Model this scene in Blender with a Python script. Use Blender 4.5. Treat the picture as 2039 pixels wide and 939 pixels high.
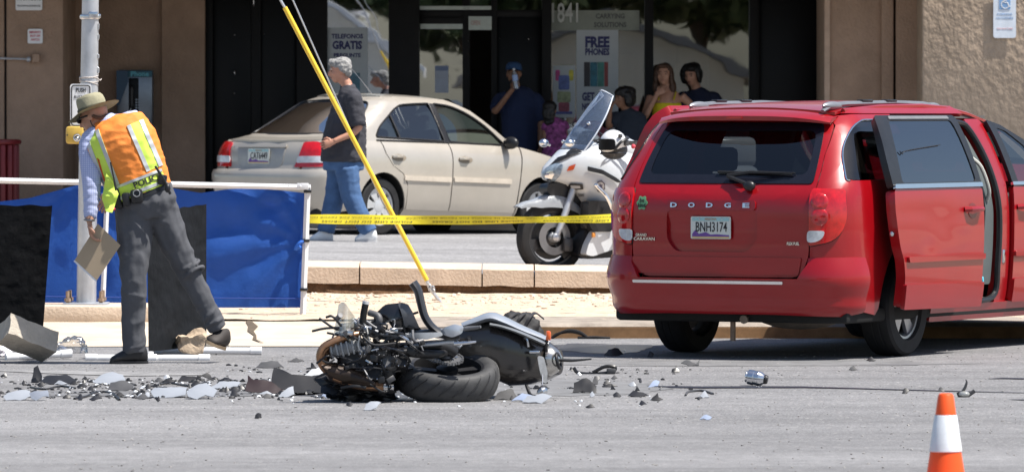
import bpy, bmesh, random
from math import *
from mathutils import Vector as V, Matrix as M, noise
SC = bpy.context.scene
for o in list(bpy.data.objects): bpy.data.objects.remove(o)
R = radians
# ---------------------------------------------------------------- camera
FPX = 12800.0; CH = 1.715; PITCH = atan((469.5-216)/FPX)
cam = bpy.data.cameras.new('camera'); camo = bpy.data.objects.new('camera', cam); SC.collection.objects.link(camo)
cam.sensor_width = 36; cam.lens = FPX/2039*36; cam.clip_start = 0.5; cam.clip_end = 3000
camo.location = (0, 0, CH); camo.rotation_euler = (pi/2-PITCH, 0, 0)
cam.dof.use_dof = True; cam.dof.focus_distance = 42.5; cam.dof.aperture_fstop = 9.0
SC.camera = camo
# ---------------------------------------------------------------- sky and sun
SUN = V((0.95, -0.30, 0)).normalized(); SEL = R(63)
sd = V((SUN.x*cos(SEL), SUN.y*cos(SEL), sin(SEL)))
w = bpy.data.worlds.new('World'); SC.world = w; w.use_nodes = True
nt = w.node_tree; bg = nt.nodes['Background']; sky = nt.nodes.new('ShaderNodeTexSky')
sky.sky_type = 'NISHITA'; sky.sun_disc = False; sky.sun_elevation = SEL; sky.sun_rotation = atan2(SUN.x, SUN.y)
sky.air_density = 1.0; sky.dust_density = 1.5
nt.links.new(sky.outputs[0], bg.inputs[0]); bg.inputs[1].default_value = 0.085
sl = bpy.data.lights.new('sun', 'SUN'); sl.energy = 4.8; sl.angle = R(0.53); sl.color = (1, .955, .89)
so = bpy.data.objects.new('sun', sl); SC.collection.objects.link(so); so.rotation_euler = sd.to_track_quat('Z', 'Y').to_euler(); so.location = sd*60
SC.view_settings.view_transform = 'Standard'; SC.view_settings.look = 'None'; SC.view_settings.exposure = 0.72; SC.view_settings.gamma = 1
SC.cycles.max_bounces = 8; SC.cycles.transparent_max_bounces = 16; SC.cycles.caustics_reflective = False; SC.cycles.caustics_refractive = False
# ---------------------------------------------------------------- photo geometry to world
def ray(px, py):
    d = V(((px-1019.5)/FPX, 1, -(py-469.5)/FPX))
    c, s = cos(PITCH), sin(PITCH)
    return V((d.x, d.y*c + d.z*s, -d.y*s + d.z*c))
def P(px, py, Y):
    r = ray(px, py); return V((r.x*Y/r.y, Y, CH + r.z*Y/r.y))
def G(px, py, z=0.0):
    r = ray(px, py); t = (z-CH)/r.z; return V((r.x*t, r.y*t, z))
# ---------------------------------------------------------------- linking and tagging
def link(o, parent=None):
    SC.collection.objects.link(o)
    if parent is not None: o.parent = parent
    return o
def tag(o, label=None, cat=None, group=None, kind=None):
    if label: o['label'] = label
    if cat: o['category'] = cat
    if group: o['group'] = group
    if kind: o['kind'] = kind
    return o
def empty(name, loc, rz=0, label=None, cat=None, group=None, rot=None):
    o = bpy.data.objects.new(name, None); o.empty_display_size = .1
    o.location = loc; o.rotation_euler = rot if rot else (0, 0, rz)
    return tag(link(o), label, cat, group)
def copy_tree(o, parent=None):
    c = o.copy(); SC.collection.objects.link(c); c.parent = parent
    for ch in o.children: copy_tree(ch, c)
    return c
def fix(me, smooth=35):
    if smooth:
        me.polygons.foreach_set('use_smooth', [True]*len(me.polygons))
        me.set_sharp_from_angle(angle=R(smooth))
def RX(a): return M.Rotation(a, 4, 'X')
def RY(a): return M.Rotation(a, 4, 'Y')
def RZ(a): return M.Rotation(a, 4, 'Z')
def T(*a): return M.Translation(V(a) if len(a) == 3 else a[0])
FACE = RX(pi/2)                 # local x right, y up, z towards the viewer (-Y)
class MB:
    def __init__(s): s.bm = bmesh.new()
    def _m(s, vs, m):
        if m is not None:
            for v in vs: v.co = m @ v.co
    def box(s, c, size, m=None, bev=0, seg=2):
        b = bmesh.new(); bmesh.ops.create_cube(b, size=1)
        for v in b.verts: v.co = V((v.co.x*size[0], v.co.y*size[1], v.co.z*size[2]))
        if bev: bmesh.ops.bevel(b, geom=b.edges[:], offset=bev, segments=seg, affect='EDGES', profile=.5, clamp_overlap=True)
        for v in b.verts: v.co += V(c)
        s._m(b.verts, m); s.add(b); return s
    def add(s, b):
        t = bpy.data.meshes.new('t'); b.to_mesh(t); b.free(); s.bm.from_mesh(t); bpy.data.meshes.remove(t)
    def addmesh(s, me, m=None):
        b = bmesh.new(); b.from_mesh(me); s._m(b.verts, m); s.add(b); return s
    def tube(s, pts, r, n=8, closed=False, cap=True, m=None, flat=None, up=None):
        pts = [V(p) for p in pts]; k = len(pts)
        if not hasattr(r, '__len__'): r = [r]*k
        if k > 2 or not closed: pass
        prev = None; rings = []
        for i, p in enumerate(pts):
            if closed: t = pts[(i+1) % k]-pts[i-1]
            else: t = pts[min(i+1, k-1)]-pts[max(i-1, 0)]
            t = t.normalized() if t.length > 1e-9 else V((0, 0, 1))
            if up is not None: a = V(up)
            elif prev is None: a = V((0, 0, 1)) if abs(t.z) < .9 else V((1, 0, 0))
            else: a = prev
            b = t.cross(a)
            if b.length < 1e-6: b = t.cross(V((.3, 1, .2)))
            b.normalize(); a = b.cross(t).normalized(); prev = a
            ra, rb = (r[i] if not flat else r[i]*flat[0]), (r[i] if not flat else r[i]*flat[1])
            if hasattr(r[i], '__len__'): ra, rb = r[i]
            ring = [p + a*(ra*cos(2*pi*j/n)) + b*(rb*sin(2*pi*j/n)) for j in range(n)]
            rings.append(ring)
        return s.loft(rings, closed=closed, cap=cap, m=m)
    def loft(s, rings, closed=False, cap=True, m=None, cyc=True):
        bm = s.bm; n = len(rings[0]); vs = [[bm.verts.new((m @ V(p)) if m is not None else V(p)) for p in rg] for rg in rings]
        k = len(vs)
        for i in range(k if closed else k-1):
            a, b = vs[i], vs[(i+1) % k]
            for j in range(n if cyc else n-1):
                q = (a[j], a[(j+1) % n], b[(j+1) % n], b[j])
                try: bm.faces.new(q)
                except ValueError: pass
        if cap and not closed and cyc:
            for rg, f in ((vs[0], -1), (vs[-1], 1)):
                try: bm.faces.new(rg if f > 0 else rg[::-1])
                except ValueError: pass
        return s
    def cyl(s, p0, p1, r0, r1=None, n=14, cap=True, m=None):
        return s.tube([p0, p1], [r0, r0 if r1 is None else r1], n=n, cap=cap, m=m)
    def lathe(s, prof, n=24, m=None, cap=True):
        rings = [[V((r*cos(2*pi*j/n), r*sin(2*pi*j/n), h)) for j in range(n)] for r, h in prof]
        return s.loft(rings, cap=cap, m=m)
    def ell(s, c, rad, m=None, nu=16, nv=10, rot=None):
        mm = T(V(c)) @ (rot if rot is not None else M.Identity(4))
        if m is not None: mm = m @ mm
        prof = []
        for i in range(nv+1):
            a = -pi/2 + pi*i/nv; prof.append((max(cos(a), .02), sin(a)))
        rings = [[mm @ V((r*rad[0]*cos(2*pi*j/nu), r*rad[1]*sin(2*pi*j/nu), h*rad[2])) for j in range(nu)] for r, h in prof]
        return s.loft(rings)
    def torus(s, Rr, r, n=32, k=10, m=None, flat=(1, 1)):
        rings = []
        for i in range(n):
            a = 2*pi*i/n
            rings.append([V(((Rr+r*flat[0]*cos(2*pi*j/k))*cos(a), (Rr+r*flat[0]*cos(2*pi*j/k))*sin(a), r*flat[1]*sin(2*pi*j/k))) for j in range(k)])
        return s.loft(rings, closed=True, m=m)
    def prism(s, pts, d, m=None, z0=0):
        """2-D outline in x,y extruded z0..z0+d"""
        b = bmesh.new(); f = b.faces.new([b.verts.new((p[0], p[1], z0)) for p in pts])
        r = bmesh.ops.extrude_face_region(b, geom=[f])
        for v in r['geom']:
            if isinstance(v, bmesh.types.BMVert): v.co.z += d
        bmesh.ops.recalc_face_normals(b, faces=b.faces[:]); s._m(b.verts, m); s.add(b); return s
    def grid(s, fn, nu, nv, m=None, cu=False, cv=False):
        rows = [[fn(i/nu, j/nv) for j in range(nv+(0 if cv else 1))] for i in range(nu+(0 if cu else 1))]
        if m is not None: rows = [[m @ V(p) for p in r] for r in rows]
        bm = s.bm; vs = [[bm.verts.new(p) for p in r] for r in rows]
        a, b = len(vs), len(vs[0])
        for i in range(a if cu else a-1):
            for j in range(b if cv else b-1):
                bm.faces.new((vs[i][j], vs[(i+1) % a][j], vs[(i+1) % a][(j+1) % b], vs[i][(j+1) % b]))
        return s
    def patch(s, outline, mapf, holes=(), du=.1, dv=.1, th=.01, off=0.0):
        """flat outline (u,v) with holes, cut to a grid, wrapped by mapf(u,v,offset), given a thickness inward"""
        b = bmesh.new(); es = []
        for lp in [outline]+list(holes):
            vs = [b.verts.new((p[0], p[1], 0)) for p in lp]
            for i in range(len(vs)): es.append(b.edges.new((vs[i], vs[(i+1) % len(vs)])))
        if holes: bmesh.ops.triangle_fill(b, edges=es, use_beauty=True, use_dissolve=False)
        else:
            f = b.faces.new([v for v in b.verts])
        for ax, d in ((0, du), (1, dv)):
            lo = min(p[ax] for p in outline); hi = max(p[ax] for p in outline)
            k = int((hi-lo)/d)
            for i in range(1, k+1):
                t = lo+(hi-lo)*i/(k+1); co = V((0, 0, 0)); co[ax] = t; no = V((0, 0, 0)); no[ax] = 1
                bmesh.ops.bisect_plane(b, geom=b.verts[:]+b.edges[:]+b.faces[:], plane_co=co, plane_no=no, dist=1e-5)
        for f in b.faces:
            if f.normal.z < 0: f.normal_flip()
        b.verts.index_update(); uv = [(v.co.x, v.co.y) for v in b.verts]
        top = {v: V(mapf(u, w_, off)) for v, (u, w_) in zip(b.verts, uv)}
        if th:
            bot = {v: V(mapf(u, w_, off-th)) for v, (u, w_) in zip(b.verts, uv)}
            bd = [e for e in b.edges if len(e.link_faces) == 1]
            nv = {}
            for e in bd:
                for v in e.verts:
                    if v not in nv: nv[v] = b.verts.new(bot[v])
            for e in bd:
                l = e.link_loops[0]; a, c = l.vert, l.link_loop_next.vert
                b.faces.new((c, a, nv[a], nv[c]))
        for v, p in top.items(): v.co = p
        s.add(b); return s
    def jitter(s, a, seed=1, sc=1.0):
        for v in s.bm.verts:
            n_ = noise.noise_vector(v.co*sc + V((seed*7.3, seed*3.1, 0))); v.co += n_*a
        return s
    def mesh(s, name, mat, smooth=35, rec=True):
        if rec: bmesh.ops.recalc_face_normals(s.bm, faces=s.bm.faces[:])
        me = bpy.data.meshes.new(name); s.bm.to_mesh(me); s.bm.free()
        if mat is not None: me.materials.append(mat)
        fix(me, smooth); return me
    def obj(s, name, mat, parent=None, smooth=35, rec=True, loc=None, rot=None):
        o = bpy.data.objects.new(name, s.mesh(name, mat, smooth, rec))
        if loc is not None: o.location = loc
        if rot is not None: o.rotation_euler = rot
        return link(o, parent)
def rpoly(pts, r, n=4):
    """rounds the corners of a 2-D outline"""
    out = []; k = len(pts)
    if not hasattr(r, '__len__'): r = [r]*k
    for i in range(k):
        p = V((*pts[i][:2], 0)); a = V((*pts[i-1][:2], 0)); c = V((*pts[(i+1) % k][:2], 0))
        if r[i] <= 0: out.append((p.x, p.y)); continue
        d1 = min(r[i], (a-p).length*.48); d2 = min(r[i], (c-p).length*.48)
        q0 = p+(a-p).normalized()*d1; q1 = p+(c-p).normalized()*d2
        for j in range(n+1):
            t = j/n; q = q0*(1-t)**2 + p*2*t*(1-t) + q1*t*t; out.append((q.x, q.y))
    return out
def rrect(x0, y0, x1, y1, r, n=4): return rpoly([(x0, y0), (x1, y0), (x1, y1), (x0, y1)], r, n)
def spl(pts, n=6, closed=False):
    """Catmull-Rom through points"""
    P_ = [V(p if len(p) == 3 else (*p, 0)) for p in pts]; k = len(P_); out = []
    for i in range(k if closed else k-1):
        p0 = P_[(i-1) % k] if closed or i > 0 else P_[0]*2-P_[1]
        p1 = P_[i]; p2 = P_[(i+1) % k]
        p3 = P_[(i+2) % k] if closed or i+2 < k else P_[-1]*2-P_[-2]
        for j in range(n):
            t = j/n
            out.append(.5*((2*p1)+(p2-p0)*t+(2*p0-5*p1+4*p2-p3)*t*t+(3*p1-p0-3*p2+p3)*t**3))
    if not closed: out.append(P_[-1])
    return out
def lerp(a, b, t): return a+(b-a)*t
def interp(tab, x):
    if x <= tab[0][0]: return tab[0][1]
    for (a, b), (c, d) in zip(tab, tab[1:]):
        if x <= c:
            t = (x-a)/(c-a); return b+(d-b)*t
    return tab[-1][1]
def sinterp(tab, x):
    """smooth monotone-ish interpolation"""
    if x <= tab[0][0]: return tab[0][1]
    if x >= tab[-1][0]: return tab[-1][1]
    for i in range(len(tab)-1):
        if x <= tab[i+1][0]:
            x0, y0 = tab[i]; x1, y1 = tab[i+1]; h = x1-x0
            def sl_(k):
                if k == 0: return (tab[1][1]-tab[0][1])/(tab[1][0]-tab[0][0])
                if k == len(tab)-1: return (tab[-1][1]-tab[-2][1])/(tab[-1][0]-tab[-2][0])
                return (tab[k+1][1]-tab[k-1][1])/(tab[k+1][0]-tab[k-1][0])
            m0, m1 = sl_(i)*h, sl_(i+1)*h; t = (x-x0)/h
            return (2*t**3-3*t*t+1)*y0+(t**3-2*t*t+t)*m0+(-2*t**3+3*t*t)*y1+(t**3-t*t)*m1
# ---------------------------------------------------------------- text
DG = lambda: bpy.context.evaluated_depsgraph_get()
_tx = {}
def textmesh(s, size, bold=0, ext=0.0, space=1.0, width=None):
    cu = bpy.data.curves.new('txt', 'FONT'); cu.body = s; cu.size = size; cu.align_x = 'CENTER'; cu.align_y = 'CENTER'
    cu.offset = bold*size; cu.extrude = ext; cu.space_character = space; cu.resolution_u = 2
    o = bpy.data.objects.new('txt', cu); SC.collection.objects.link(o)
    me = bpy.data.meshes.new_from_object(o.evaluated_get(DG())); bpy.data.objects.remove(o); bpy.data.curves.remove(cu)
    if width:
        xs = [v.co.x for v in me.vertices]; k = width/max(1e-6, max(xs)-min(xs)); c = (max(xs)+min(xs))/2
        for v in me.vertices: v.co.x = (v.co.x-c)*k
    return me
def text(s, size, mat, m, parent=None, name='lettering', bold=0, ext=.001, space=1.0, width=None, fn=None):
    me = textmesh(s, size, bold, ext, space, width)
    for v in me.vertices:
        v.co = fn(v.co) if fn else m @ v.co
    me.materials.clear(); me.materials.append(mat); me.name = name
    return link(bpy.data.objects.new(name, me), parent)
# ---------------------------------------------------------------- materials
_mc = {}
def pm(name, col, rough=.6, metal=0, var=.12, vs=8, bump=0, bs=40, coat=0, spec=.5, dirt=0, stretch=None, trans=0, sss=0, flake=0):
    if name in _mc: return _mc[name]
    m = bpy.data.materials.new(name); m.use_nodes = True; nt = m.node_tree; N = nt.nodes; L = nt.links
    b = N['Principled BSDF']; b.inputs['Roughness'].default_value = rough; b.inputs['Metallic'].default_value = metal
    b.inputs['Specular IOR Level'].default_value = spec; b.inputs['Coat Weight'].default_value = coat; b.inputs['Coat Roughness'].default_value = .04
    if trans: b.inputs['Transmission Weight'].default_value = trans
    tc = N.new('ShaderNodeTexCoord'); mp = N.new('ShaderNodeMapping'); L.new(tc.outputs['Object'], mp.inputs[0])
    if stretch: mp.inputs['Scale'].default_value = stretch
    n = N.new('ShaderNodeTexNoise'); n.inputs['Scale'].default_value = vs; n.inputs['Detail'].default_value = 5; n.inputs['Roughness'].default_value = .65
    L.new(mp.outputs[0], n.inputs['Vector'])
    mr = N.new('ShaderNodeMapRange'); mr.inputs[1].default_value = .3; mr.inputs[2].default_value = .7; mr.inputs[3].default_value = 1-var; mr.inputs[4].default_value = 1+var
    L.new(n.outputs['Fac'], mr.inputs[0])
    mx = N.new('ShaderNodeMix'); mx.data_type = 'RGBA'; mx.blend_type = 'MULTIPLY'; mx.inputs[0].default_value = 1
    mx.inputs[6].default_value = (*col, 1); L.new(mr.outputs[0], mx.inputs[7]); cout = mx.outputs[2]
    if dirt:
        n2 = N.new('ShaderNodeTexNoise'); n2.inputs['Scale'].default_value = vs*.35; n2.inputs['Detail'].default_value = 8; L.new(tc.outputs['Object'], n2.inputs['Vector'])
        m2 = N.new('ShaderNodeMapRange'); m2.inputs[1].default_value = .48; m2.inputs[2].default_value = .7; m2.inputs[3].default_value = 0; m2.inputs[4].default_value = dirt; L.new(n2.outputs['Fac'], m2.inputs[0])
        x2 = N.new('ShaderNodeMix'); x2.data_type = 'RGBA'; L.new(m2.outputs[0], x2.inputs[0]); L.new(cout, x2.inputs[6]); x2.inputs[7].default_value = (.26, .21, .15, 1); cout = x2.outputs[2]
        rr = N.new('ShaderNodeMapRange'); rr.inputs[3].default_value = rough; rr.inputs[4].default_value = min(1, rough+.45); L.new(m2.outputs[0], rr.inputs[0]); L.new(rr.outputs[0], b.inputs['Roughness'])
    L.new(cout, b.inputs['Base Color'])
    if bump:
        n3 = N.new('ShaderNodeTexNoise'); n3.inputs['Scale'].default_value = bs; n3.inputs['Detail'].default_value = 4; L.new(mp.outputs[0], n3.inputs['Vector'])
        bp = N.new('ShaderNodeBump'); bp.inputs['Strength'].default_value = 1; bp.inputs['Distance'].default_value = bump; L.new(n3.outputs['Fac'], bp.inputs['Height']); L.new(bp.outputs[0], b.inputs['Normal'])
    _mc[name] = m; return m
def glass(name, tint=(.5, .55, .55), refl=.12, rough=.02, wav=0, wscale=2, opaque=None):
    """thin pane: tinted see-through plus a mirror coat"""
    if name in _mc: return _mc[name]
    m = bpy.data.materials.new(name); m.use_nodes = True; N = m.node_tree.nodes; L = m.node_tree.links
    N.remove(N['Principled BSDF']); out = N['Material Output']
    t = N.new('ShaderNodeBsdfTransparent'); t.inputs[0].default_value = (*tint, 1)
    g = N.new('ShaderNodeBsdfGlossy'); g.inputs['Roughness'].default_value = rough; g.inputs[0].default_value = (.95, .97, 1, 1)
    f = N.new('ShaderNodeFresnel'); f.inputs[0].default_value = 1.5
    ad = N.new('ShaderNodeMath'); ad.operation = 'ADD'; ad.use_clamp = True; ad.inputs[1].default_value = refl; L.new(f.outputs[0], ad.inputs[0])
    mx = N.new('ShaderNodeMixShader'); L.new(ad.outputs[0], mx.inputs[0])
    src = t
    if opaque:
        d = N.new('ShaderNodeBsdfDiffuse'); d.inputs[0].default_value = (*opaque[0], 1)
        m2 = N.new('ShaderNodeMixShader'); m2.inputs[0].default_value = opaque[1]; L.new(t.outputs[0], m2.inputs[1]); L.new(d.outputs[0], m2.inputs[2]); src = m2
    L.new(src.outputs[0], mx.inputs[1]); L.new(g.outputs[0], mx.inputs[2]); L.new(mx.outputs[0], out.inputs[0])
    if wav:
        tc = N.new('ShaderNodeTexCoord'); n = N.new('ShaderNodeTexNoise'); n.inputs['Scale'].default_value = wscale; L.new(tc.outputs['Object'], n.inputs['Vector'])
        bp = N.new('ShaderNodeBump'); bp.inputs['Distance'].default_value = wav; L.new(n.outputs['Fac'], bp.inputs['Height']); L.new(bp.outputs[0], g.inputs['Normal'])
    _mc[name] = m; return m
# ================================================================ materials of the place
def W(mb, name, mat, root, smooth=35, rec=True):
    """mesh written in world coordinates, hung under an unrotated root"""
    for v in mb.bm.verts: v.co -= root.location
    return mb.obj(name, mat, root, smooth, rec)
def asphalt(name, base, lot=False):
    m = bpy.data.materials.new(name); m.use_nodes = True; N = m.node_tree.nodes; L = m.node_tree.links; b = N['Principled BSDF']
    tc = N.new('ShaderNodeTexCoord')
    def noi(sc, stretch=(1, 1, 1), det=4, rough=.6):
        mp = N.new('ShaderNodeMapping'); mp.inputs['Scale'].default_value = stretch; L.new(tc.outputs['Object'], mp.inputs[0])
        n = N.new('ShaderNodeTexNoise'); n.inputs['Scale'].default_value = sc; n.inputs['Detail'].default_value = det; n.inputs['Roughness'].default_value = rough; L.new(mp.outputs[0], n.inputs[0]); return n.outputs['Fac']
    def mr(x, a, c, d, e):
        k = N.new('ShaderNodeMapRange'); k.inputs[1].default_value = a; k.inputs[2].default_value = c; k.inputs[3].default_value = d; k.inputs[4].default_value = e; L.new(x, k.inputs[0]); return k.outputs[0]
    def mul(x, y):
        k = N.new('ShaderNodeMath'); k.operation = 'MULTIPLY'; L.new(x, k.inputs[0]); L.new(y, k.inputs[1]); return k.outputs[0]
    sepx = N.new('ShaderNodeSeparateXYZ'); L.new(tc.outputs['Object'], sepx.inputs[0])
    fine = mr(noi(70, (1, .35, 1), 3, .7), .34, .68, .64, 1.38)          # aggregate
    mid = mr(noi(9, (1, .5, 1), 5), .3, .7, .86, 1.14)
    big = mr(noi(.6, (.35, 1.5, 1), 5, .65), .3, .72, .74, 1.2)          # wheel tracks and patches along the road
    streak = mr(noi(1.1, (.10, .7, 1), 5, .6), .35, .7, .88, 1.11)
    # worn-in coarse belt in the middle of the road
    coarse = N.new('ShaderNodeMix'); coarse.data_type = 'FLOAT'
    belt = mr(sepx.outputs['Y'], 32.0, 36.0, .45, 1.0)
    L.new(belt, coarse.inputs[0]); coarse.inputs[2].default_value = 1; L.new(fine, coarse.inputs[3])
    tot = mul(mul(coarse.outputs[0], mid), mul(big, streak))
    mx = N.new('ShaderNodeMix'); mx.data_type = 'RGBA'; mx.blend_type = 'MULTIPLY'; mx.inputs[0].default_value = 1
    mx.inputs[6].default_value = (*base, 1); L.new(tot, mx.inputs[7])
    vo = N.new('ShaderNodeTexVoronoi'); vo.inputs['Scale'].default_value = 55
    mpv = N.new('ShaderNodeMapping'); mpv.inputs['Scale'].default_value = (1, .4, 1); L.new(tc.outputs['Object'], mpv.inputs[0]); L.new(mpv.outputs[0], vo.inputs[0])
    sp = mr(vo.outputs['Color'], .8, .93, 0, .3)                            # pale stones in the mix
    m3 = N.new('ShaderNodeMix'); m3.data_type = 'RGBA'; L.new(mul(sp, belt), m3.inputs[0]); L.new(mx.outputs[2], m3.inputs[6]); m3.inputs[7].default_value = (.52, .50, .47, 1)
    L.new(m3.outputs[2], b.inputs['Base Color']); b.inputs['Roughness'].default_value = .85; b.inputs['Specular IOR Level'].default_value = .35
    bp = N.new('ShaderNodeBump'); bp.inputs['Distance'].default_value = .006; L.new(noi(45, (1, .6, 1), 4, .7), bp.inputs['Height']); L.new(bp.outputs[0], b.inputs['Normal'])
    return m
ASPH = asphalt('asphalt', (.195, .193, .197)); LOT = asphalt('lot_asphalt', (.25, .247, .25))
CONC = pm('concrete', (.53, .455, .365), .9, var=.16, vs=3, bump=.004, bs=60, spec=.2)
CONC2 = pm('wall_concrete', (.60, .48, .37), .9, var=.12, vs=5, bump=.006, bs=45, spec=.2)
DIRTM = pm('gravel_dirt', (.53, .425, .325), .95, var=.2, vs=6, bump=.02, bs=25, spec=.1)
SOIL = pm('brown_soil', (.13, .075, .042), .95, var=.35, vs=14, bump=.02, bs=30, spec=.1)
KERBTOP = pm('stained_kerb', (.30, .26, .22), .85, var=.3, vs=5, bump=.003, bs=50, spec=.2)
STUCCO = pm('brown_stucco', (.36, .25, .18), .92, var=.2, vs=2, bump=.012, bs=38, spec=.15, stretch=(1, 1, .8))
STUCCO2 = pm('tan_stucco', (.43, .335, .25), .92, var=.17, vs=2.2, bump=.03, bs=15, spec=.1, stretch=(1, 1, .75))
BLACKP = pm('dark_bronze_frame', (.006, .006, .0065), .5, var=.2, vs=6, spec=.2)
BLKM = pm('black_panel', (.003, .0035, .0045), .4, var=.2, vs=5, spec=.18)
ROOMM = pm('dim_room', (.03, .026, .024), .8, var=.3, vs=2)
CEIL = pm('soffit', (.22, .17, .13), .9, var=.1, vs=3)
WHITE = pm('white_paint', (.78, .79, .80), .5, var=.05, vs=10)
PVC = pm('white_pvc', (.80, .81, .83), .35, var=.05, vs=10, spec=.5)
GALV = pm('galvanised_steel', (.50, .52, .55), .42, metal=.55, var=.14, vs=7, bump=.0008, bs=60)
STEEL = pm('bright_steel', (.62, .63, .65), .25, metal=1, var=.1, vs=10)
RUST = pm('rusty_iron', (.30, .22, .16), .8, metal=.3, var=.3, vs=20)
YEL = pm('yellow_plastic', (.78, .55, .05), .4, var=.06, vs=6, spec=.45)
RUB = pm('tyre_rubber', (.018, .018, .019), .75, var=.25, vs=12, bump=.0006, bs=120, spec=.3)
BLK = pm('black_plastic', (.014, .014, .016), .38, var=.25, vs=14, spec=.45)
BLKF = pm('black_fabric', (.010, .010, .012), .9, var=.3, vs=20, bump=.003, bs=30, spec=.2)
INKB = pm('black_print', (.02, .02, .022), .6, var=.05)
INKN = pm('navy_print', (.03, .035, .14), .6, var=.05)
INKR = pm('red_print', (.55, .05, .08), .6, var=.05)
# ================================================================ ground
def struct(mb, name, mat, label, smooth=35):
    o = mb.obj(name, mat, None, smooth); return tag(o, label, None, None, 'structure')
b = MB(); b.box((0, 400, -.55), (1600, 1900, 1))
struct(b, 'ground', pm('desert_ground', (.36, .29, .22), .95, var=.15, vs=.05), 'flat sandy ground that runs out to the horizon under everything')
def roadz(x, y): return .012*noise.noise(V((x*.25, y*.12, 0)))
b = MB(); b.grid(lambda u, v: V((lerp(-60, 60, u), lerp(-30, 48.6, v), 0)), 60, 40)
road = struct(b, 'road', ASPH, 'worn grey asphalt street strewn with crash debris')
b = MB(); b.grid(lambda u, v: V((lerp(-70, 70, u), lerp(53.75, 90, v), interp([(53.75, .355), (61, .442), (90, .46)], lerp(53.75, 90, v)))), 10, 60)
for v in b.bm.verts: v.co.z += -.0165*(v.co.x+1.75)
struct(b, 'parking_lot', LOT, 'grey asphalt parking lot in front of the dark storefront')
# gravel strip: from the kerb back to the low wall
def gz(x, y):
    t = min(1, max(0, (y-49.3)/3.9)); return lerp(.112, .18, t) + .012*noise.noise(V((x*2.2, y*2.2, 3)))+.006*noise.noise(V((x*9, y*9, 1)))
b = MB(); b.grid(lambda u, v: V((lerp(-9, 9, u), lerp(48.9, 53.5, v), gz(lerp(-9, 9, u), lerp(48.9, 53.5, v)))), 420, 90)
struct(b, 'gravel_strip', DIRTM, 'pale sandy gravel strip between kerb and low block wall', 60)
# concrete apron (driveway ramp) on the left, kerb with a gutter face on the right
XR = G(850, 660, .05).x
def apz(x, y):
    return .006+ .108*min(1, max(0, (y-46.9)/2.3))**1.2 + .003*noise.noise(V((x*3, y*3, 0)))
def apx(v, x):  # ragged right end tapering into the kerb
    return x
b = MB(); b.grid(lambda u, v: V((lerp(-12, XR+.35-.75*v, u), lerp(46.25, 49.35, v), apz(lerp(-12, XR, u), lerp(46.25, 49.35, v)))), 160, 24)
struct(b, 'concrete_apron', CONC, 'pale concrete driveway apron sloping down to the asphalt')
KX = XR-.1
b = MB(); prof = [(48.05, -.1), (48.05, .085), (48.08, .105), (48.12, .112), (49.4, .118), (49.4, -.1)]
rings = []
for x in [KX-.9+i*.5 for i in range(30)]:
    k = min(1, max(0.0, (x-KX+.9)/1.0)); rings.append([V((x+.01*noise.noise(V((x, y, z)))*4, y, z if z < 0 else lerp(.03, z, k)+.004*noise.noise(V((x*4, y*9, z*9))))) for y, z in prof])
b.loft(rings); struct(b, 'kerb', KERBTOP, 'stained grey concrete kerb along the far edge of the street')
b = MB(); b.box((KX+7, 48.035, .04), (13.2, .02, .085)); b.jitter(.01, 3, 5); struct(b, 'kerb_shade_slab', pm('kerb_shade_brown', (.30, .17, .08), .85, var=.35, vs=6), 'brown painted face of the kerb beside the gutter')  # thin brown slab carries the shade of the kerb face in its colour
# cracks, a painted pole shadow, oil and skid marks as thin sheets
def flat_strip(name, pts, w0, mat, label, z=.004):
    b = MB(); rr = []
    for i, (px, py) in enumerate(pts):
        c = G(px, py, z); ww = w0[i] if hasattr(w0, '__len__') else w0
        rr.append([c+V((0, -ww/2, 0)), c+V((0, ww/2, 0))])
    b.loft(rr, cyc=False, cap=False); return struct(b, name, mat, label)
STRIPK = pm('strip_black', (.012, .013, .02), .5, var=.3, vs=4)
flat_strip('dark_strip', [(1288, 767), (1330, 769), (1400, 770), (1500, 769.5), (1600, 769.5), (1700, 772), (1800, 775), (1900, 777.5), (2045, 781)], [.05, .22, .26, .24, .2, .12, .1, .09, .06], STRIPK, 'black tar seam in the asphalt under the loose exhaust can')  # dark sheet painted where the shadow of an unseen pole falls
flat_strip('dark_strip', [(1968, 753), (2000, 752), (2045, 753)], [.03, .14, .18], STRIPK, 'short black tar patch at the right edge of the street')  # plain dark patch in the same black as the strip above
flat_strip('dark_strip', [(2010, 794), (2045, 795)], [.03, .12], STRIPK, 'shorter black tar patch nearest the traffic cone')  # plain dark patch in the same black as the strip above
b = MB(); ck = [(516, 634), (508, 640), (513, 646), (505, 652), (509, 660), (503, 668), (512, 680)]; rr = []
for i, (px, py) in enumerate(ck):
    g = G(px, py, .06); w_ = (.012, .05, .075, .045, .02, .03, .006)[i]; x_ = g.x; rr.append([V((x_-w_/2, lerp(49.2, 46.8, i/6), apz(x_, lerp(49.2, 46.8, i/6))+.006)), V((x_+w_/2, lerp(49.2, 46.8, i/6), apz(x_, lerp(49.2, 46.8, i/6))+.006))])
b.loft(rr, cyc=False, cap=False); struct(b, 'apron_crack', pm('crack_dirt', (.10, .075, .05), .95, var=.3, vs=20), 'dark jagged crack across the concrete apron')
WORN = pm('worn_line_paint', (.225, .223, .225), .85, var=.35, vs=6, bump=.003, bs=50)
flat_strip('worn_lane_line', [(-10, 737), (120, 740), (260, 744), (420, 745)], [.1, .5, .55, .1], WORN, 'faded white lane line in front of the officer')
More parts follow.
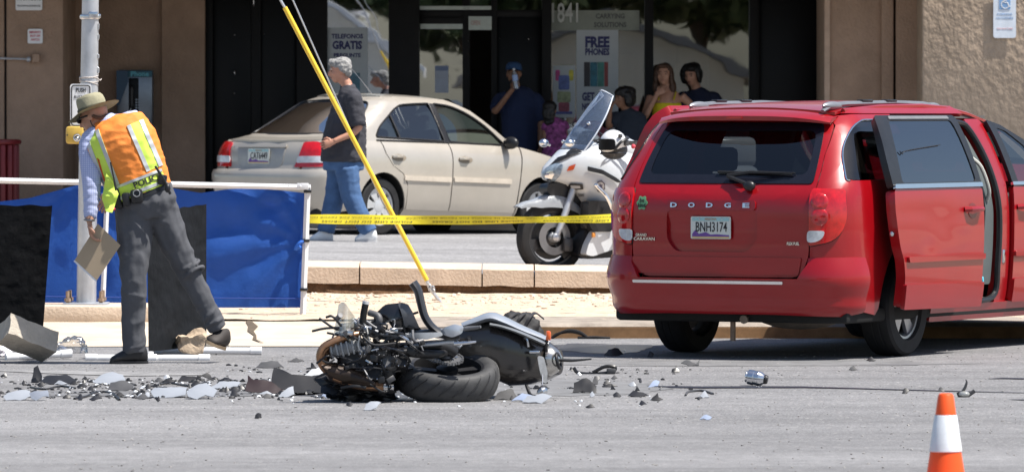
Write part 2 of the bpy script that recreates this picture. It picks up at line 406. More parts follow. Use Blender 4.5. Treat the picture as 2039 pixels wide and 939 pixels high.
def blot(name, c, rx, ry, mat, label, seed, z=.003, n=40):
    p = G(*c, z); b = MB(); pts = []
    for i in range(n):
        a = 2*pi*i/n; k = 1+.35*noise.noise(V((cos(a)*1.7+seed, sin(a)*1.7, seed)))+.12*noise.noise(V((cos(a)*6+seed, sin(a)*6, 0)))
        pts.append((p.x+rx*k*cos(a), p.y+ry*k*sin(a)))
    b.bm.faces.new([b.bm.verts.new((x, y, z)) for x, y in pts]); return struct(b, name, mat, label)
OIL = pm('oily_stain', (.055, .055, .062), .28, var=.3, vs=3, spec=.5)
STAIN = pm('dark_stain', (.13, .13, .135), .8, var=.3, vs=4)
blot('oil_stain', (1190, 692), .42, .9, OIL, 'wet dark fluid stain beside the left rear van wheel', 3)
blot('oil_stain', (760, 782), .6, .75, OIL, 'dark oil stain under the wrecked motorcycle', 5)
blot('oil_stain', (960, 770), 1.1, 1.3, pm('faint_stain', (.155, .155, .158), .8, var=.3, vs=4), 'broad faint dark stain spreading right of the wreck', 12, z=.0022)
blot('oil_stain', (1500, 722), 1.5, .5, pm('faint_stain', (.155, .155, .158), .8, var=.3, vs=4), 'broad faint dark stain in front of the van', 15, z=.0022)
blot('oil_stain', (300, 783), .95, .45, STAIN, 'dark scattered stain among the debris field', 8)
blot('oil_stain', (1790, 725), .14, .14, STAIN, 'small dark stain in front of the van rear wheel', 9)
# ================================================================ low block wall
def wz(x): return -.0165*(x+1.75)     # the wall runs slightly downhill to the right
wall = empty('low_block_wall', (0, 53.3, .2), label='low tan concrete block wall edging the parking lot', cat='wall')
edges = [-7.2, -5.6, -4.0, -2.62, P(716, 540, 53.3).x, P(960, 540, 53.3).x, P(1064, 540, 53.3).x, P(1300, 540, 53.3).x, 2.9, 4.6, 6.2, 8]
proto = None
for i, (a, c) in enumerate(zip(edges, edges[1:])):
    b = MB(); n = 9; random.seed(i); rr = []
    for k in range(n+1):
        x = lerp(a+.006, c-.006, k/n); j = lambda s: .006*noise.noise(V((x*5, s*3, i)))
        z = wz(x); rr.append([V((x, 53.3+j(1), .27+z+j(7)*1.5)), V((x, 53.3+j(2), .405+z+j(3)*.8)), V((x, 53.37+j(4), .436+z)), V((x, 53.8, .445+z)), V((x, 53.8, .27+z))])
    b.loft(rr); W(b, 'block', CONC2, wall, 30)
b = MB()
def sf(u, v):
    x = lerp(-7.2, 8, u); n1 = noise.noise(V((x*3, v*2, 5))); n2 = noise.noise(V((x*14, v*6, 2)))
    return V((x, 53.36-.02*v-.09*v*v+.05*n1+.03*n2, lerp(.32, .12, v)+wz(x)*.6+.012*n2))
b.grid(sf, 300, 12); W(b, 'soil_bank', SOIL, wall, 60)
# gravel: loose stones, too many to count
random.seed(4); b = MB()
def stone(b, p, r, s):
    q = bmesh.new(); bmesh.ops.create_icosphere(q, subdivisions=1, radius=r)
    for v in q.verts: v.co = V((v.co.x*random.uniform(.7, 1.3), v.co.y*random.uniform(.7, 1.2), v.co.z*random.uniform(.45, .8)))*random.uniform(.8, 1.2)+p
    b.add(q)
def fast_stones(n, fp, rr, name, mat, label):
    vs, fs = [], []
    base = bmesh.new(); bmesh.ops.create_icosphere(base, subdivisions=1, radius=1); bv = [v.co.copy() for v in base.verts]; bf = [[v.index for v in f.verts] for f in base.faces]; base.free()
    for i in range(n):
        p = fp(); r = rr()
        o = len(vs); k = (random.uniform(.7, 1.4), random.uniform(.7, 1.2), random.uniform(.4, .8)); a = random.uniform(0, 6)
        for v in bv:
            q = v*(r*random.uniform(.75, 1.2)); vs.append((p.x+(q.x*cos(a)-q.y*sin(a))*k[0], p.y+(q.x*sin(a)+q.y*cos(a))*k[1], p.z+q.z*k[2]))
        fs += [[o+j for j in f] for f in bf]
    me = bpy.data.meshes.new(name); me.from_pydata(vs, [], fs); me.materials.append(mat); fix(me, 50)
    return tag(link(bpy.data.objects.new(name, me)), label, None, None, 'stuff')
def fp():
    x = random.uniform(-6, 6); y = 53.15-abs(random.gauss(0, 1.3))
    y = max(49.1, y); return V((x, y, gz(x, y)))
fast_stones(2600, fp, lambda: random.choice([.006, .008, .01, .012, .02, .03]), 'gravel', pm('pale_stones', (.56, .45, .35), .9, var=.3, vs=9), 'loose pale pebbles lying on the gravel strip')
def fp2():
    x = random.uniform(-7, 7); y = random.uniform(25.5, 46); return V((x, y, .002))
fast_stones(3600, fp2, lambda: random.choice([.003, .004, .005, .006, .008]), 'road_grit', pm('road_stones', (.24, .23, .22), .85, var=.45, vs=3), 'loose grit scattered over the asphalt street')
def fp3():
    g = G(random.gauss(330, 260), random.uniform(752, 792), .003) if random.random() < .75 else G(random.uniform(450, 1400), random.uniform(725, 800), .003); return g
fast_stones(700, fp3, lambda: random.choice([.006, .008, .011, .015, .02]), 'plastic_crumbs', pm('broken_black_plastic', (.02, .02, .022), .5, var=.5, vs=9), 'crumbs of broken black plastic strewn on the asphalt')
def fp4():
    g = G(random.gauss(350, 280), random.uniform(755, 790), .003) if random.random() < .8 else G(random.uniform(450, 1300), random.uniform(735, 812), .003); return g
fast_stones(280, fp4, lambda: random.choice([.005, .007, .01, .014]), 'glass_crumbs', pm('broken_clear_plastic', (.75, .78, .82), .2, var=.3, vs=9), 'crumbs of broken clear plastic strewn on the asphalt')
# ================================================================ storefront building
YP, YR, YG, YW = 69.2, 71.1, 71.3, 68.4       # piers, recess wall, glass line, sunlit wall
bld = empty('storefront_building', (0, 71.2, .5), label='brown stucco strip mall building with dark glass storefront under a deep overhang', cat='building')
def bx(px0, px1, py0, py1, Y, d, name, mat, bev=0, z0=None, root=None, m=None):
    """wall piece whose FRONT face lies at depth Y and covers that part of the photograph"""
    a = P(px0, py0, Y); c = P(px1, py1, Y); zb = c.z if z0 is None else z0
    b = MB(); b.box(((a.x+c.x)/2, Y+d/2, (a.z+zb)/2), (c.x-a.x, d, a.z-zb), bev=bev)
    return W(b, name, mat, root or bld)
TOP = -80; ZB = .45
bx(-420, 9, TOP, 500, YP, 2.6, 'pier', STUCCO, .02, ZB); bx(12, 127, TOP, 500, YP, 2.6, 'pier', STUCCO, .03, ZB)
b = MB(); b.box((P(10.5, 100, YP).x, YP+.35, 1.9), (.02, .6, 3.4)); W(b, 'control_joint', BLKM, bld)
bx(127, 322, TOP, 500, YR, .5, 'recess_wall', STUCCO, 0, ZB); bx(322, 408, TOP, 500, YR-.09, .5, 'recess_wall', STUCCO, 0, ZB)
# dark frame members
for a, c, d in ((406, 424, .12), (500, 520, .06), (590, 652, .1), (774, 835, .2), (921, 936, .10), (978, 990, .10), (1079, 1098, .2), (1284, 1301, .16), (1493, 1512, .18)):
    bx(a, c, TOP, 500, YG-d, .16+d, 'mullion', BLACKP, .006, ZB)
bx(835, 1080, 20, 34, YG-.07, .15, 'transom_bar', BLACKP, .004); bx(835, 922, 34, 48, YG-.09, .12, 'door_head', BLACKP, .004)
bx(835, 1080, TOP, -4, YG-.05, .15, 'transom_bar', BLACKP, .004)
bx(520, 590, TOP, 500, YG-.02, .1, 'black_door', BLKM, .004, ZB); bx(424, 500, TOP, 500, YG-.05, .1, 'black_door', BLKM, .004, ZB)
bx(990, 1079, 34, 500, YG-.04, .06, 'black_door', BLKM, .004, ZB)
bx(1512, 1642, TOP, 500, YG-.1, .2, 'black_panel', BLKM, .004, ZB)
bx(1388, 1410, TOP, 500, YG+.25, .1, 'red_post', pm('dark_red_paint', (.10, .018, .012), .6), .004, ZB)
# door hardware
for px, py, h in ((467, 70, 4), (467, 145, 12), (467, 186, 4), (526, 68, 3), (505, 0, 30), (1053, 78, 5), (996, 77, 3), (934, 108, 3), (934, 82, 3)):
    p = P(px, py, YG-.16); b = MB(); b.ell(p, (.012, .02, h/190*.5)); W(b, 'door_handle' if h > 4 else 'door_lock', STEEL, bld)
# panes
GL = glass('storefront_glass', (.42, .47, .45), .20, .01, wav=.0006, wscale=1.3)
GL2 = glass('reflective_film_glass', (.4, .42, .40), .45, .012, wav=.001, wscale=1.6)
bx(652, 774, TOP, 500, YG, .012, 'window_pane', GL2, 0, ZB); bx(836, 921, 48, 500, YG, .012, 'door_pane', GL2, 0, ZB)
bx(836, 1079, -4, 20, YG, .012, 'transom_pane', GL, 0)
bx(1098, 1284, TOP, 500, YG, .012, 'window_pane', GL, 0, ZB); bx(1301, 1493, TOP, 500, YG, .012, 'window_pane', GL, 0, ZB)
PALEG = pm('pale_green_metal', (.55, .62, .58), .5)
bx(836, 978, 12.5, 20, YG-.1, .05, 'light_strip', PALEG); bx(837, 921, 48, 58, YG-.1, .05, 'light_strip', PALEG)
# dim shop interior
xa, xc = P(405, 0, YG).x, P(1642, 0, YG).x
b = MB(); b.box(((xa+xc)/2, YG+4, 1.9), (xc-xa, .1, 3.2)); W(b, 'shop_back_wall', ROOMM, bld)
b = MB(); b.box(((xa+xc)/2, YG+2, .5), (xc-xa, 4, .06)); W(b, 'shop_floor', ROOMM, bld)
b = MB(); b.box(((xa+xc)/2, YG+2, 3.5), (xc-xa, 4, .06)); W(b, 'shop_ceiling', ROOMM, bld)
WOOD = pm('warm_shelf_wood', (.25, .12, .05), .7, var=.3, vs=5)
for a, c, t, Yd in ((1302, 1345, 95, 1.2), (1345, 1392, 128, 1.6), (1412, 1490, 100, 1.4), (1215, 1262, 110, 1.0)):
    bx(a, c, t, 400, YG+Yd, .4, 'display_shelf', WOOD, .01)
# right-hand walls
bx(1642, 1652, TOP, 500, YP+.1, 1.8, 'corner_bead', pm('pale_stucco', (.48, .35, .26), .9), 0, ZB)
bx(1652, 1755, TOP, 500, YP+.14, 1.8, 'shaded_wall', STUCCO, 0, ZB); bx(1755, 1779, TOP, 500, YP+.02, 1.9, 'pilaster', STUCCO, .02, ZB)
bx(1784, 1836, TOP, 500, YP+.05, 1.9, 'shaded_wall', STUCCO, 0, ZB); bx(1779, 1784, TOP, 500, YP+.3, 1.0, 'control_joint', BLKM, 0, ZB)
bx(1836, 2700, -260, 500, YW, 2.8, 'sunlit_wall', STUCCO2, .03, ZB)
b = MB(); b.box((P(700, 0, 66).x, 69.4, 3.7), (20, 3.9, .5), bev=.02)
xw = P(1834, 0, YW).x; b = MB(); b.box(((xw-14)/2, 69.5, 3.62), (xw+14, 4.4, .5), bev=.02); W(b, 'overhang', CEIL, bld)
b = MB(); b.box((0, 72.9, 4.4), (30, 6.4, 1.2), bev=.03); W(b, 'roof_parapet', STUCCO, bld)
b = MB(); b.box(((xw-14)/2, 70.1, .44), (xw+14, 3.2, .24), bev=.01); tag(b.obj('sidewalk', CONC, None), 'raised concrete walk along the shop front', None, None, 'structure')
# ---------------------------------------------------------------- wall signs
def plate(name, px0, py0, px1, py1, Y, mat, label, cat, r=.02, th=.004, group=None):
    a = P(px0, py0, Y); c = P(px1, py1, Y); cx, cz = (a.x+c.x)/2, (a.z+c.z)/2; hw, hh = (c.x-a.x)/2, (a.z-c.z)/2
    e = empty(name, (cx, Y, cz), label=label, cat=cat, group=group)
    MB().prism(rrect(-hw, -hh, hw, hh, r), th, FACE).obj('panel', mat, e); return e, hw, hh
s_ = 1/194
e, hw, hh = plate('no_loitering_sign', 31, -24, 84, 21, YP-.02, WHITE, 'white no loitering sign on the brown stucco pier', 'sign')
text('NO LOITERING', .085, INKB, T(0, -.006, .045-.03) @ FACE, e, bold=.03, width=hw*1.8); text('VIOLATORS WILL BE PROSECUTED', .03, INKB, T(0, -.006, -.075) @ FACE, e, width=hw*1.75)
e, hw, hh = plate('towing_sign', 55, 58, 85, 87, YP-.02, WHITE, 'small white sign with red lettering on the brown stucco pier', 'sign')
for i, t in enumerate(('EMERGENCY', 'SHUT OFF', 'SWITCH')): text(t, .034, INKR, T(0, -.006, .042-.04*i) @ FACE, e, bold=.02, width=hw*(1.55-.2*i))
e, hw, hh = plate('accessible_parking_sign', 1978, -30, 2023, 76, YW-.03, pm('sign_white', (.72, .78, .85), .5), 'pale blue and white accessible parking sign on the sunlit tan wall', 'sign', .03)
SB = pm('sign_blue', (.22, .38, .62), .5)
MB().prism(rrect(-hw*.48, .02, hw*.5, .17, .01), .003, T(0, -.005, 0) @ FACE).obj('symbol_field', SB, e)
b = MB(); k = .9
b.ell((-.012, 0, .148), (.012, .003, .012)); b.tube([(-.012, 0, .135), (-.010, 0, .095), (.03, 0, .092), (.045, 0, .05), (.06, 0, .055)], .006, 6); b.tube([(-.012, 0, .118), (.022, 0, .117)], .005, 6)
b.tube([(.005+.042*cos(a), 0, .072+.042*sin(a)) for a in [R(120+i*24) for i in range(11)]], .005, 6)
for v in b.bm.verts: v.co.y = v.co.y*.3-.009
b.obj('wheelchair_symbol', WHITE, e)
text('RESERVED', .04, SB, T(0, -.006, .215) @ FACE, e, bold=.02, width=hw*1.5); text('PARKING', .03, SB, T(0, -.006, -.03) @ FACE, e, width=hw*1.3); text('VAN ACCESSIBLE', .025, SB, T(0, -.006, -.07) @ FACE, e, width=hw*1.5)
text('TOW AWAY ZONE', .024, pm('faded_red', (.75, .40, .40), .6), T(0, -.006, -.185) @ FACE, e, width=hw*1.4)
# pipe and hose bib on the pier
e = empty('wall_pipe', tuple(P(72, 116, YP-.05)), label='thin grey conduit ending in a small tan box on the brown pier', cat='pipe')
MB().tube([(-.45, 0, 0), (-.1, 0, -.01), (-.07, 0, -.01)], .012, 8).obj('conduit', GALV, e); MB().ell((-.08, -.02, -.012), (.03, .03, .03)).obj('coupling', GALV, e)
MB().box((0, 0, 0), (.085, .1, .1), bev=.02).obj('junction_box', STUCCO, e)
# waste bin
p = P(-6, 300, 68.3); e = empty('waste_bin', (p.x, 68.3, .46), label='dark red slatted waste bin at the left edge of the shop front', cat='bin')
REDP = pm('dark_red_bin', (.15, .008, .011), .45, var=.15)
for i in range(16):
    a = 2*pi*i/16; MB().box((.21*cos(a), .21*sin(a), .44), (.05, .06, .86), m=None, bev=.008).obj('slat', REDP, e)
b = MB(); b.torus(.235, .028, 28, 8, T(0, 0, .90)); b.lathe([(.19, .02), (.19, .88)], 24); b.obj('rim', REDP, e)
# pay phone
p = P(268, 195, YR-.2); e = empty('pay_phone', (p.x, YR-.02, p.z), label='blue and grey pay phone mounted on the shaded recess wall', cat='pay phone')
BLU = pm('phone_blue', (.015, .06, .12), .45, var=.1); GRY = pm('phone_grey', (.22, .25, .29), .35, metal=.6, var=.15)
MB().box((0, -.09, 0), (.40, .18, .62), bev=.03).obj('housing', GRY, e)
MB().prism([(-.2, -.08), (-.2, .30), (-.07, .30), (-.07, .18), (-.17, -.08)], .01, T(0, -.182, 0) @ FACE).obj('side_panel', BLU, e)
MB().box((.06, -.19, .265), (.27, .02, .07), bev=.006).obj('header', pm('phone_teal', (.02, .11, .16), .4), e)
text('Phone', .075, pm('phone_cyan', (.10, .45, .55), .4), T(.06, -.203, .262) @ FACE, e, bold=.03, width=.2)
MB().box((-.01, -.185, .02), (.11, .02, .40), bev=.01).obj('face_plate', BLKM, e)
b = MB(); b.tube([(-.03, -.23, .10), (-.03, -.235, .0), (-.03, -.23, -.08)], [.022, .018, .022], 10); b.ell((-.03, -.21, .11), (.03, .035, .03)); b.ell((-.03, -.21, -.09), (.03, .035, .03)); b.obj('handset', BLK, e)
b = MB()
for i in range(3):
    for j in range(4): b.box((.02+i*.028, -.2, -.02-j*.03), (.018, .012, .018))
b.obj('keypad', GRY, e); MB().tube(spl([(-.03, -.22, -.1), (-.06, -.22, -.2), (.02, -.22, -.26), (.07, -.2, -.2)]), .008, 6).obj('cord', GALV, e)
# ---------------------------------------------------------------- shop posters
PAPER = pm('poster_paper', (.50, .55, .58), .6, var=.04)
YS = YG-.03
e, hw, hh = plate('free_phones_poster', 1148, 60, 1231, 240, YS, PAPER, 'tall white poster reading FREE PHONES in the shop window', 'poster', .004, .002)
text('FREE', .16, INKN, T(0, -.004, hh-.14) @ FACE, e, bold=.05, width=.27); text('PHONES', .10, INKN, T(0, -.004, hh-.245) @ FACE, e, bold=.05, width=.27); text('GET', .12, INKN, T(-.1, -.004, -hh+.26) @ FACE, e, bold=.05, width=.14); text('NOW', .10, INKN, T(-.1, -.004, -hh+.15) @ FACE, e, bold=.05, width=.14)
for x0, x1, c in ((-.15, -.08, (.02, .02, .03)), (-.08, .0, (.02, .15, .22)), (0, .075, (.05, .22, .20)), (.075, .12, (.25, .05, .05))):
    MB().box(((x0+x1)/2, -.004, .01), (x1-x0-.004, .004, .27)).obj('printed_phone', pm('print_%d' % int(x0*1000), c, .5, var=.5, vs=10), e)
e, hw, hh = plate('colourful_flyer', 1101, 131, 1145, 234, YS, PAPER, 'pale flyer with a bright coloured print in the shop window', 'poster', .004, .002)
for i, (x, z, sx, sz, c) in enumerate(((-.07, .18, .05, .12, (.5, .05, .25)), (.08, .18, .05, .12, (.55, .5, .05)), (0, .1, .12, .16, (.1, .15, .4)), (0, -.06, .15, .12, (.3, .35, .2)), (0, -.17, .12, .10, (.35, .08, .12)), (0, -.235, .19, .03, (.08, .1, .35)))):
    MB().prism(rrect(x-sx/2, z-sz/2, x+sx/2, z+sz/2, .02), .002, T(0, -.002-.0005*i, 0) @ FACE).obj('print', pm('flyer_%d' % i, c, .5, var=.5, vs=14), e)
e, hw, hh = plate('carrying_solutions_banner', 1096, 21, 1273, 61, YS+.005, pm('banner_grey', (.27, .30, .26), .6, var=.1), 'grey green banner reading CARRYING SOLUTIONS across the shop window', 'banner', .004, .002)
GINK = pm('grey_print', (.09, .10, .10), .6)
text('CARRYING', .075, GINK, T(.17, -.004, .045) @ FACE, e, bold=.03, width=.32); text('SOLUTIONS', .075, GINK, T(.17, -.004, -.05) @ FACE, e, bold=.03, width=.36)
p = P(1125, 28, YS); e = empty('street_number', (p.x, YS-.02, p.z), label='white street number 1841 stuck on the shop window', cat='number')
text('1841', .3, pm('white_vinyl', (.55, .58, .55), .5), FACE, e, name='digits', bold=.015, width=.29)
e, hw, hh = plate('telephone_poster', 651, 55, 732, 200, YS, PAPER, 'white poster reading TELEFONOS GRATIS behind the walking man', 'poster', .004, .002)
text('TELEFONOS', .07, INKN, T(0, -.004, hh-.10) @ FACE, e, bold=.04, width=.35); text('GRATIS', .12, INKN, T(0, -.004, hh-.20) @ FACE, e, bold=.05, width=.33); text('PREGUNTE', .06, INKN, T(0, -.004, hh-.31) @ FACE, e, bold=.04, width=.3)
MB().box((.03, -.004, -.2), (.22, .003, .2)).obj('printed_phone', pm('print_blue', (.10, .22, .30), .5, var=.4, vs=9), e)
e, hw, hh = plate('door_notice', 866, 131, 893, 185, YS, pm('notice_blue', (.45, .50, .60), .6), 'small pale notice taped inside the glass door', 'notice', .004, .002)
MB().box((0, -.004, hh-.03), (hw*1.9, .003, .05)).obj('notice_header', pm('notice_head', (.2, .25, .4), .6), e)
e, hw, hh = plate('open_sign', 933, 33, 979, 60, YG-.12, PALEG, 'pale sign board over the open shop doorway', 'sign', .004, .01)
text('OPEN', .07, pm('pale_red', (.5, .22, .2), .6), T(-.05, -.012, 0) @ FACE, e, width=.1)
e, hw, hh = plate('neon_sign', 658, 10, 690, 44, YG+.15, BLKM, 'unlit oval red and blue shop sign inside the dark window', 'sign', .02, .01)
text('CELL', .09, pm('dim_red', (.28, .02, .02), .5), T(0, -.012, 0) @ FACE, e, width=.12); b = MB(); b.torus(.085, .007, 28, 6, RX(pi/2) ); b.obj('neon_ring', pm('dim_blue', (.02, .12, .16), .5), e)
# ================================================================ car bodies
class Shell:
    """plan outline of a car body: flat tail, round corner, long side; every height has its own outline"""
    def __init__(s, xr, rc, w, ua, ub, X0, bow=.03, wx=None, tail=True):
        s.xr, s.rc, s.w, s.ua, s.ub, s.X0, s.bow, s.wx = xr, rc, w, ua, ub, X0, bow, wx or (lambda x: 1.0)
    def base(s, u, z):
        sg = 1 if u < 0 else -1; a = abs(u); w = sinterp(s.w, z); rc = sinterp(s.rc, z); xr = sinterp(s.xr, z)
        if a <= s.ua:
            t = a/s.ua; return V((xr-s.bow*(1-t*t), sg*t*(w-rc), z))
        if a <= s.ua+s.ub:
            f = (a-s.ua)/s.ub*pi/2; return V((xr+rc-rc*cos(f), sg*((w-rc)+rc*sin(f)), z))
        q = a-s.ua-s.ub; d = xr+rc-s.X0; x = s.X0+q+d*max(0, 1-q/.8)
        return V((x, sg*w*s.wx(x), z))
    def pt(s, u, z, off=0):
        p = s.base(u, z); e = 1e-3
        if off == 0: return p
        n = (s.base(u+e, z)-s.base(u-e, z)).cross(s.base(u, z+e)-s.base(u, z-e)); n.normalize()
        # u grows to the right side (y<0): outward normal points away from the body axis
        c = V((p.x+ (1.5 if abs(u) > s.ua+s.ub else .0), 0, p.z))
        ref = V((-1, 0, 0)) if abs(u) <= s.ua else (V((0, 1 if u < 0 else -1, 0)) if abs(u) > s.ua+s.ub else V((-1, 1 if u < 0 else -1, 0)))
        if n.dot(ref) < 0: n = -n
        return p+n*off
    def sx(s, x, z, sg=1):
        rc = sinterp(s.rc, z); xr = sinterp(s.xr, z); d = xr+rc-s.X0; q = x-s.X0
        if q < .8: q = (x-s.X0-d)/(1-d/.8)
        return sg*(s.ua+s.ub+q)
    def ry(s, y, z):
        w = sinterp(s.w, z); rc = sinterp(s.rc, z); return -y/(w-rc)*s.ua
    def S(s, pts, sg=1): return [(s.sx(x, z, sg), z) for x, z in pts]
    def Rr(s, pts): return [(s.ry(y, z), z) for y, z in pts]
def arc(cx, cz, r, a0, a1, n=14): return [(cx+r*cos(R(lerp(a0, a1, i/n))), cz+r*sin(R(lerp(a0, a1, i/n)))) for i in range(n+1)]
def wheel(root, c, Rt, width, rim, spokes, side, mt=None, mr=None, kind=0):
    """part: wheel (rim face) with its tyre, axis along local y; side -1 = outer face towards -y"""
    m = T(*c) @ RX(pi/2 if side < 0 else -pi/2)          # local z -> outward
    h = width/2; b = MB(); k = rim
    b.lathe([(k*.98, -h*.9), (k*.98, h*.55), (k*1.03, h*.72), (k*1.03, h*.8), (k*.94, h*.78), (k*.9, h*.5), (k*.88, -h*.6)], 36, cap=False)
    n = spokes
    for i in range(n):
        a = 2*pi*i/n+.3
        if kind == 0: pts = [(.05, -.036), (k*.93, -.05), (k*.93, .05), (.05, .036)]
        elif kind == 1: pts = rpoly([(.03, -.03), (k*.5, -.030), (k*.95, -.058), (k*.95, .058), (k*.5, .030), (.03, .03)], .01, 2)
        else: pts = [(.04, -.012), (k*.95, -.016), (k*.95, .016), (.04, .012)]
        b.prism(pts, h*.22, RZ(a), z0=h*.42)
    b.lathe([(.001, h*.5), (.06, h*.5), (.062, h*.66), (.04, h*.72), (.001, h*.72)], 18)
    for v in b.bm.verts: v.co = m @ v.co
    wo = b.obj('wheel', mr, root)
    b = MB(); pr = [(k*1.0, -h*.8), (k*1.06, -h), (Rt*.93, -h*1.0), (Rt*.985, -h*.85), (Rt, -h*.55), (Rt, -h*.2), (Rt*.992, -h*.17), (Rt*.992, -h*.1), (Rt, -h*.07), (Rt, h*.25), (Rt*.992, h*.28), (Rt*.992, h*.36), (Rt, h*.39), (Rt, h*.55), (Rt*.985, h*.85), (Rt*.93, h), (k*1.06, h), (k*1.0, h*.75)]
    b.lathe(pr, 48, cap=False)
    for v in b.bm.verts: v.co = m @ v.co
    b.obj('tyre', mt or RUB, wo)
    b = MB(); b.lathe([(.001, -h*.3), (k*.8, -h*.3), (k*.8, -h*.22), (.001, -h*.22)], 24)
    for v in b.bm.verts: v.co = m @ v.co
    b.obj('brake_disc', pm('brake_dark', (.10, .10, .10), .5, metal=.6), wo); return wo
TGLASS = glass('tinted_car_glass', (.05, .057, .06), .03, .01); CGLASS = glass('clear_car_glass', (.50, .56, .55), .06, .01)
SGLASS = glass('light_tint_glass', (.22, .25, .28), .07, .01)
CHROME = pm('chrome', (.75, .76, .78), .12, metal=1, var=.03); LENSR = pm('red_lens', (.50, .004, .008), .10, var=.3, vs=16, coat=1)
LENSC = pm('clear_lens', (.62, .64, .66), .12, var=.3, vs=14, coat=1); ALLOY = pm('alloy_rim', (.52, .53, .55), .32, metal=.75, var=.1)
SEAT = pm('car_seat', (.025, .025, .027), .85, var=.2); TRIM = pm('grey_trim', (.09, .105, .105), .6, var=.1, vs=5)
UNDER = pm('underbody', (.012, .012, .012), .85)
PLATEM = pm('plate_paper', (.66, .68, .62), .45, var=.05)
def number_plate(root, m, s, w_=.305, h_=.153):
    """licence plate facing local +z of m"""
    p = MB().prism(rrect(-w_/2, -h_/2, w_/2, h_/2, .012), .004, m).obj('number_plate', PLATEM, root)
    b = MB(); b.prism(rpoly([(-w_*.46, -h_*.42), (-w_*.46, -h_*.27), (-w_*.38, -h_*.10), (-w_*.3, -h_*.28), (-w_*.12, -h_*.2), (.0, -h_*.31), (w_*.14, -h_*.29), (w_*.46, -h_*.33), (w_*.46, -h_*.42)], .004, 2), .002, m, z0=.0045)
    b.obj('plate_mountains', pm('plate_purple', (.16, .07, .30), .5), p)
    b = MB(); b.prism(rrect(-w_*.46, -h_*.46, w_*.46, -h_*.40, .002), .002, m, z0=.005); b.obj('plate_sand', pm('plate_sand', (.70, .52, .2), .5), p)
    b = MB(); b.prism(rrect(-w_*.46, h_*.30, w_*.46, h_*.46, .006), .001, m, z0=.0045); b.obj('plate_sky', pm('plate_teal', (.35, .58, .58), .5), p)
    text(s, h_*.62, INKB, m @ T(.006, .002, .0062), p, 'plate_number', bold=.005, width=w_*.78); text('ARIZONA', h_*.13, pm('plate_print', (.55, .2, .05), .5), m @ T(0, h_*.38, .0058), p, 'plate_state', width=w_*.3)
    b = MB()
    for sx in (-1, 1): b.ell((sx*w_*.28, h_*.40, .006), (.006, .006, .003), m)
    b.obj('plate_bolts', STEEL, p); return p
# ---------------------------------------------------------------- red minivan
vr = R(62); VX, VY = 1.942, 44.98
van = empty('minivan', (VX, VY, 0), vr, label='red minivan with a shattered look, its sliding side door open', cat='minivan')
van['label'] = 'red minivan seen from behind with its right sliding door slid open'
VRED = pm('candy_red_paint', (.31, .0018, .006), .28, metal=.1, var=.06, vs=3, coat=.45, dirt=.02)
sh = Shell(xr=[(.2, -1.02), (.33, -1.08), (.56, -1.10), (.9, -1.10), (1.10, -1.085), (1.185, -1.03), (1.4, -.87), (1.62, -.68), (1.69, -.58), (1.75, -.48)],
           rc=[(.2, .32), (.56, .32), (1.1, .30), (1.2, .27), (1.69, .22)],
           w=[(.2, .87), (.35, .92), (.6, .945), (.9, .95), (1.12, .935), (1.25, .905), (1.45, .835), (1.6, .765), (1.66, .725), (1.70, .68), (1.75, .60)],
           ua=.62, ub=.5, X0=-.73, wx=lambda x: 1-.18*max(0, (x-2.6)/1.4)**2)
F_ = sh.pt; S_ = sh.S
def mapo(dy=0.0, dx=0.0, sg=1):
    return lambda u, z, o: sh.pt(u, z, o)+V((dx, -dy*sg, 0))
arch = [(-.54, .30)]+arc(0, .345, .51, 180, 66, 14)
for sg, nm in ((1, 'quarter_panel'), (-1, 'quarter_panel')):
    cu = lambda z, f: (sg*(sh.ua+sh.ub*f), z)
    ol = [cu(.62, .75)]+S_([(-.80, .62), (-.78, .33)], sg)+S_(arch, sg)+S_([(.22, .83), (.17, 1.0), (.13, 1.2), (.12, 1.675)], sg)
    ol += [cu(1.675, .75), cu(1.66, .25), (sg*abs(sh.ry(.70, 1.6)), 1.60), (sg*abs(sh.ry(.70, 1.4)), 1.40), (sg*abs(sh.ry(.71, 1.19)), 1.19), (sg*abs(sh.ry(.68, .98)), .98), (sg*abs(sh.ry(.68, .72)), .70)]
    win = rpoly(S_([(-.95, 1.225), (-.81, 1.45), (-.50, 1.635), (-.04, 1.635), (-.01, 1.225)], sg), [.03, .1, .22, .05, .03], 5)
    b = MB(); b.patch(ol, F_, [win], .07, .07, .012); q = b.obj('quarter_panel', VRED, van, 40)
    b = MB(); b.patch(ol, F_, [win], .09, .09, .004, -.018); b.obj('inner_trim', UNDER, van, 40)
    b = MB(); b.patch(rpoly(S_([(-.945, 1.23), (-.805, 1.45), (-.50, 1.63), (-.045, 1.63), (-.015, 1.23)], sg), [.03, .1, .22, .05, .03], 5), F_, (), .1, .1, .004, -.004); b.obj('quarter_window', TGLASS, van)
    b = MB(); b.tube([F_(u, z, .004) for u, z in win], .007, 6, closed=True); b.obj('window_trim', CHROME if sg == 1 else BLK, van)
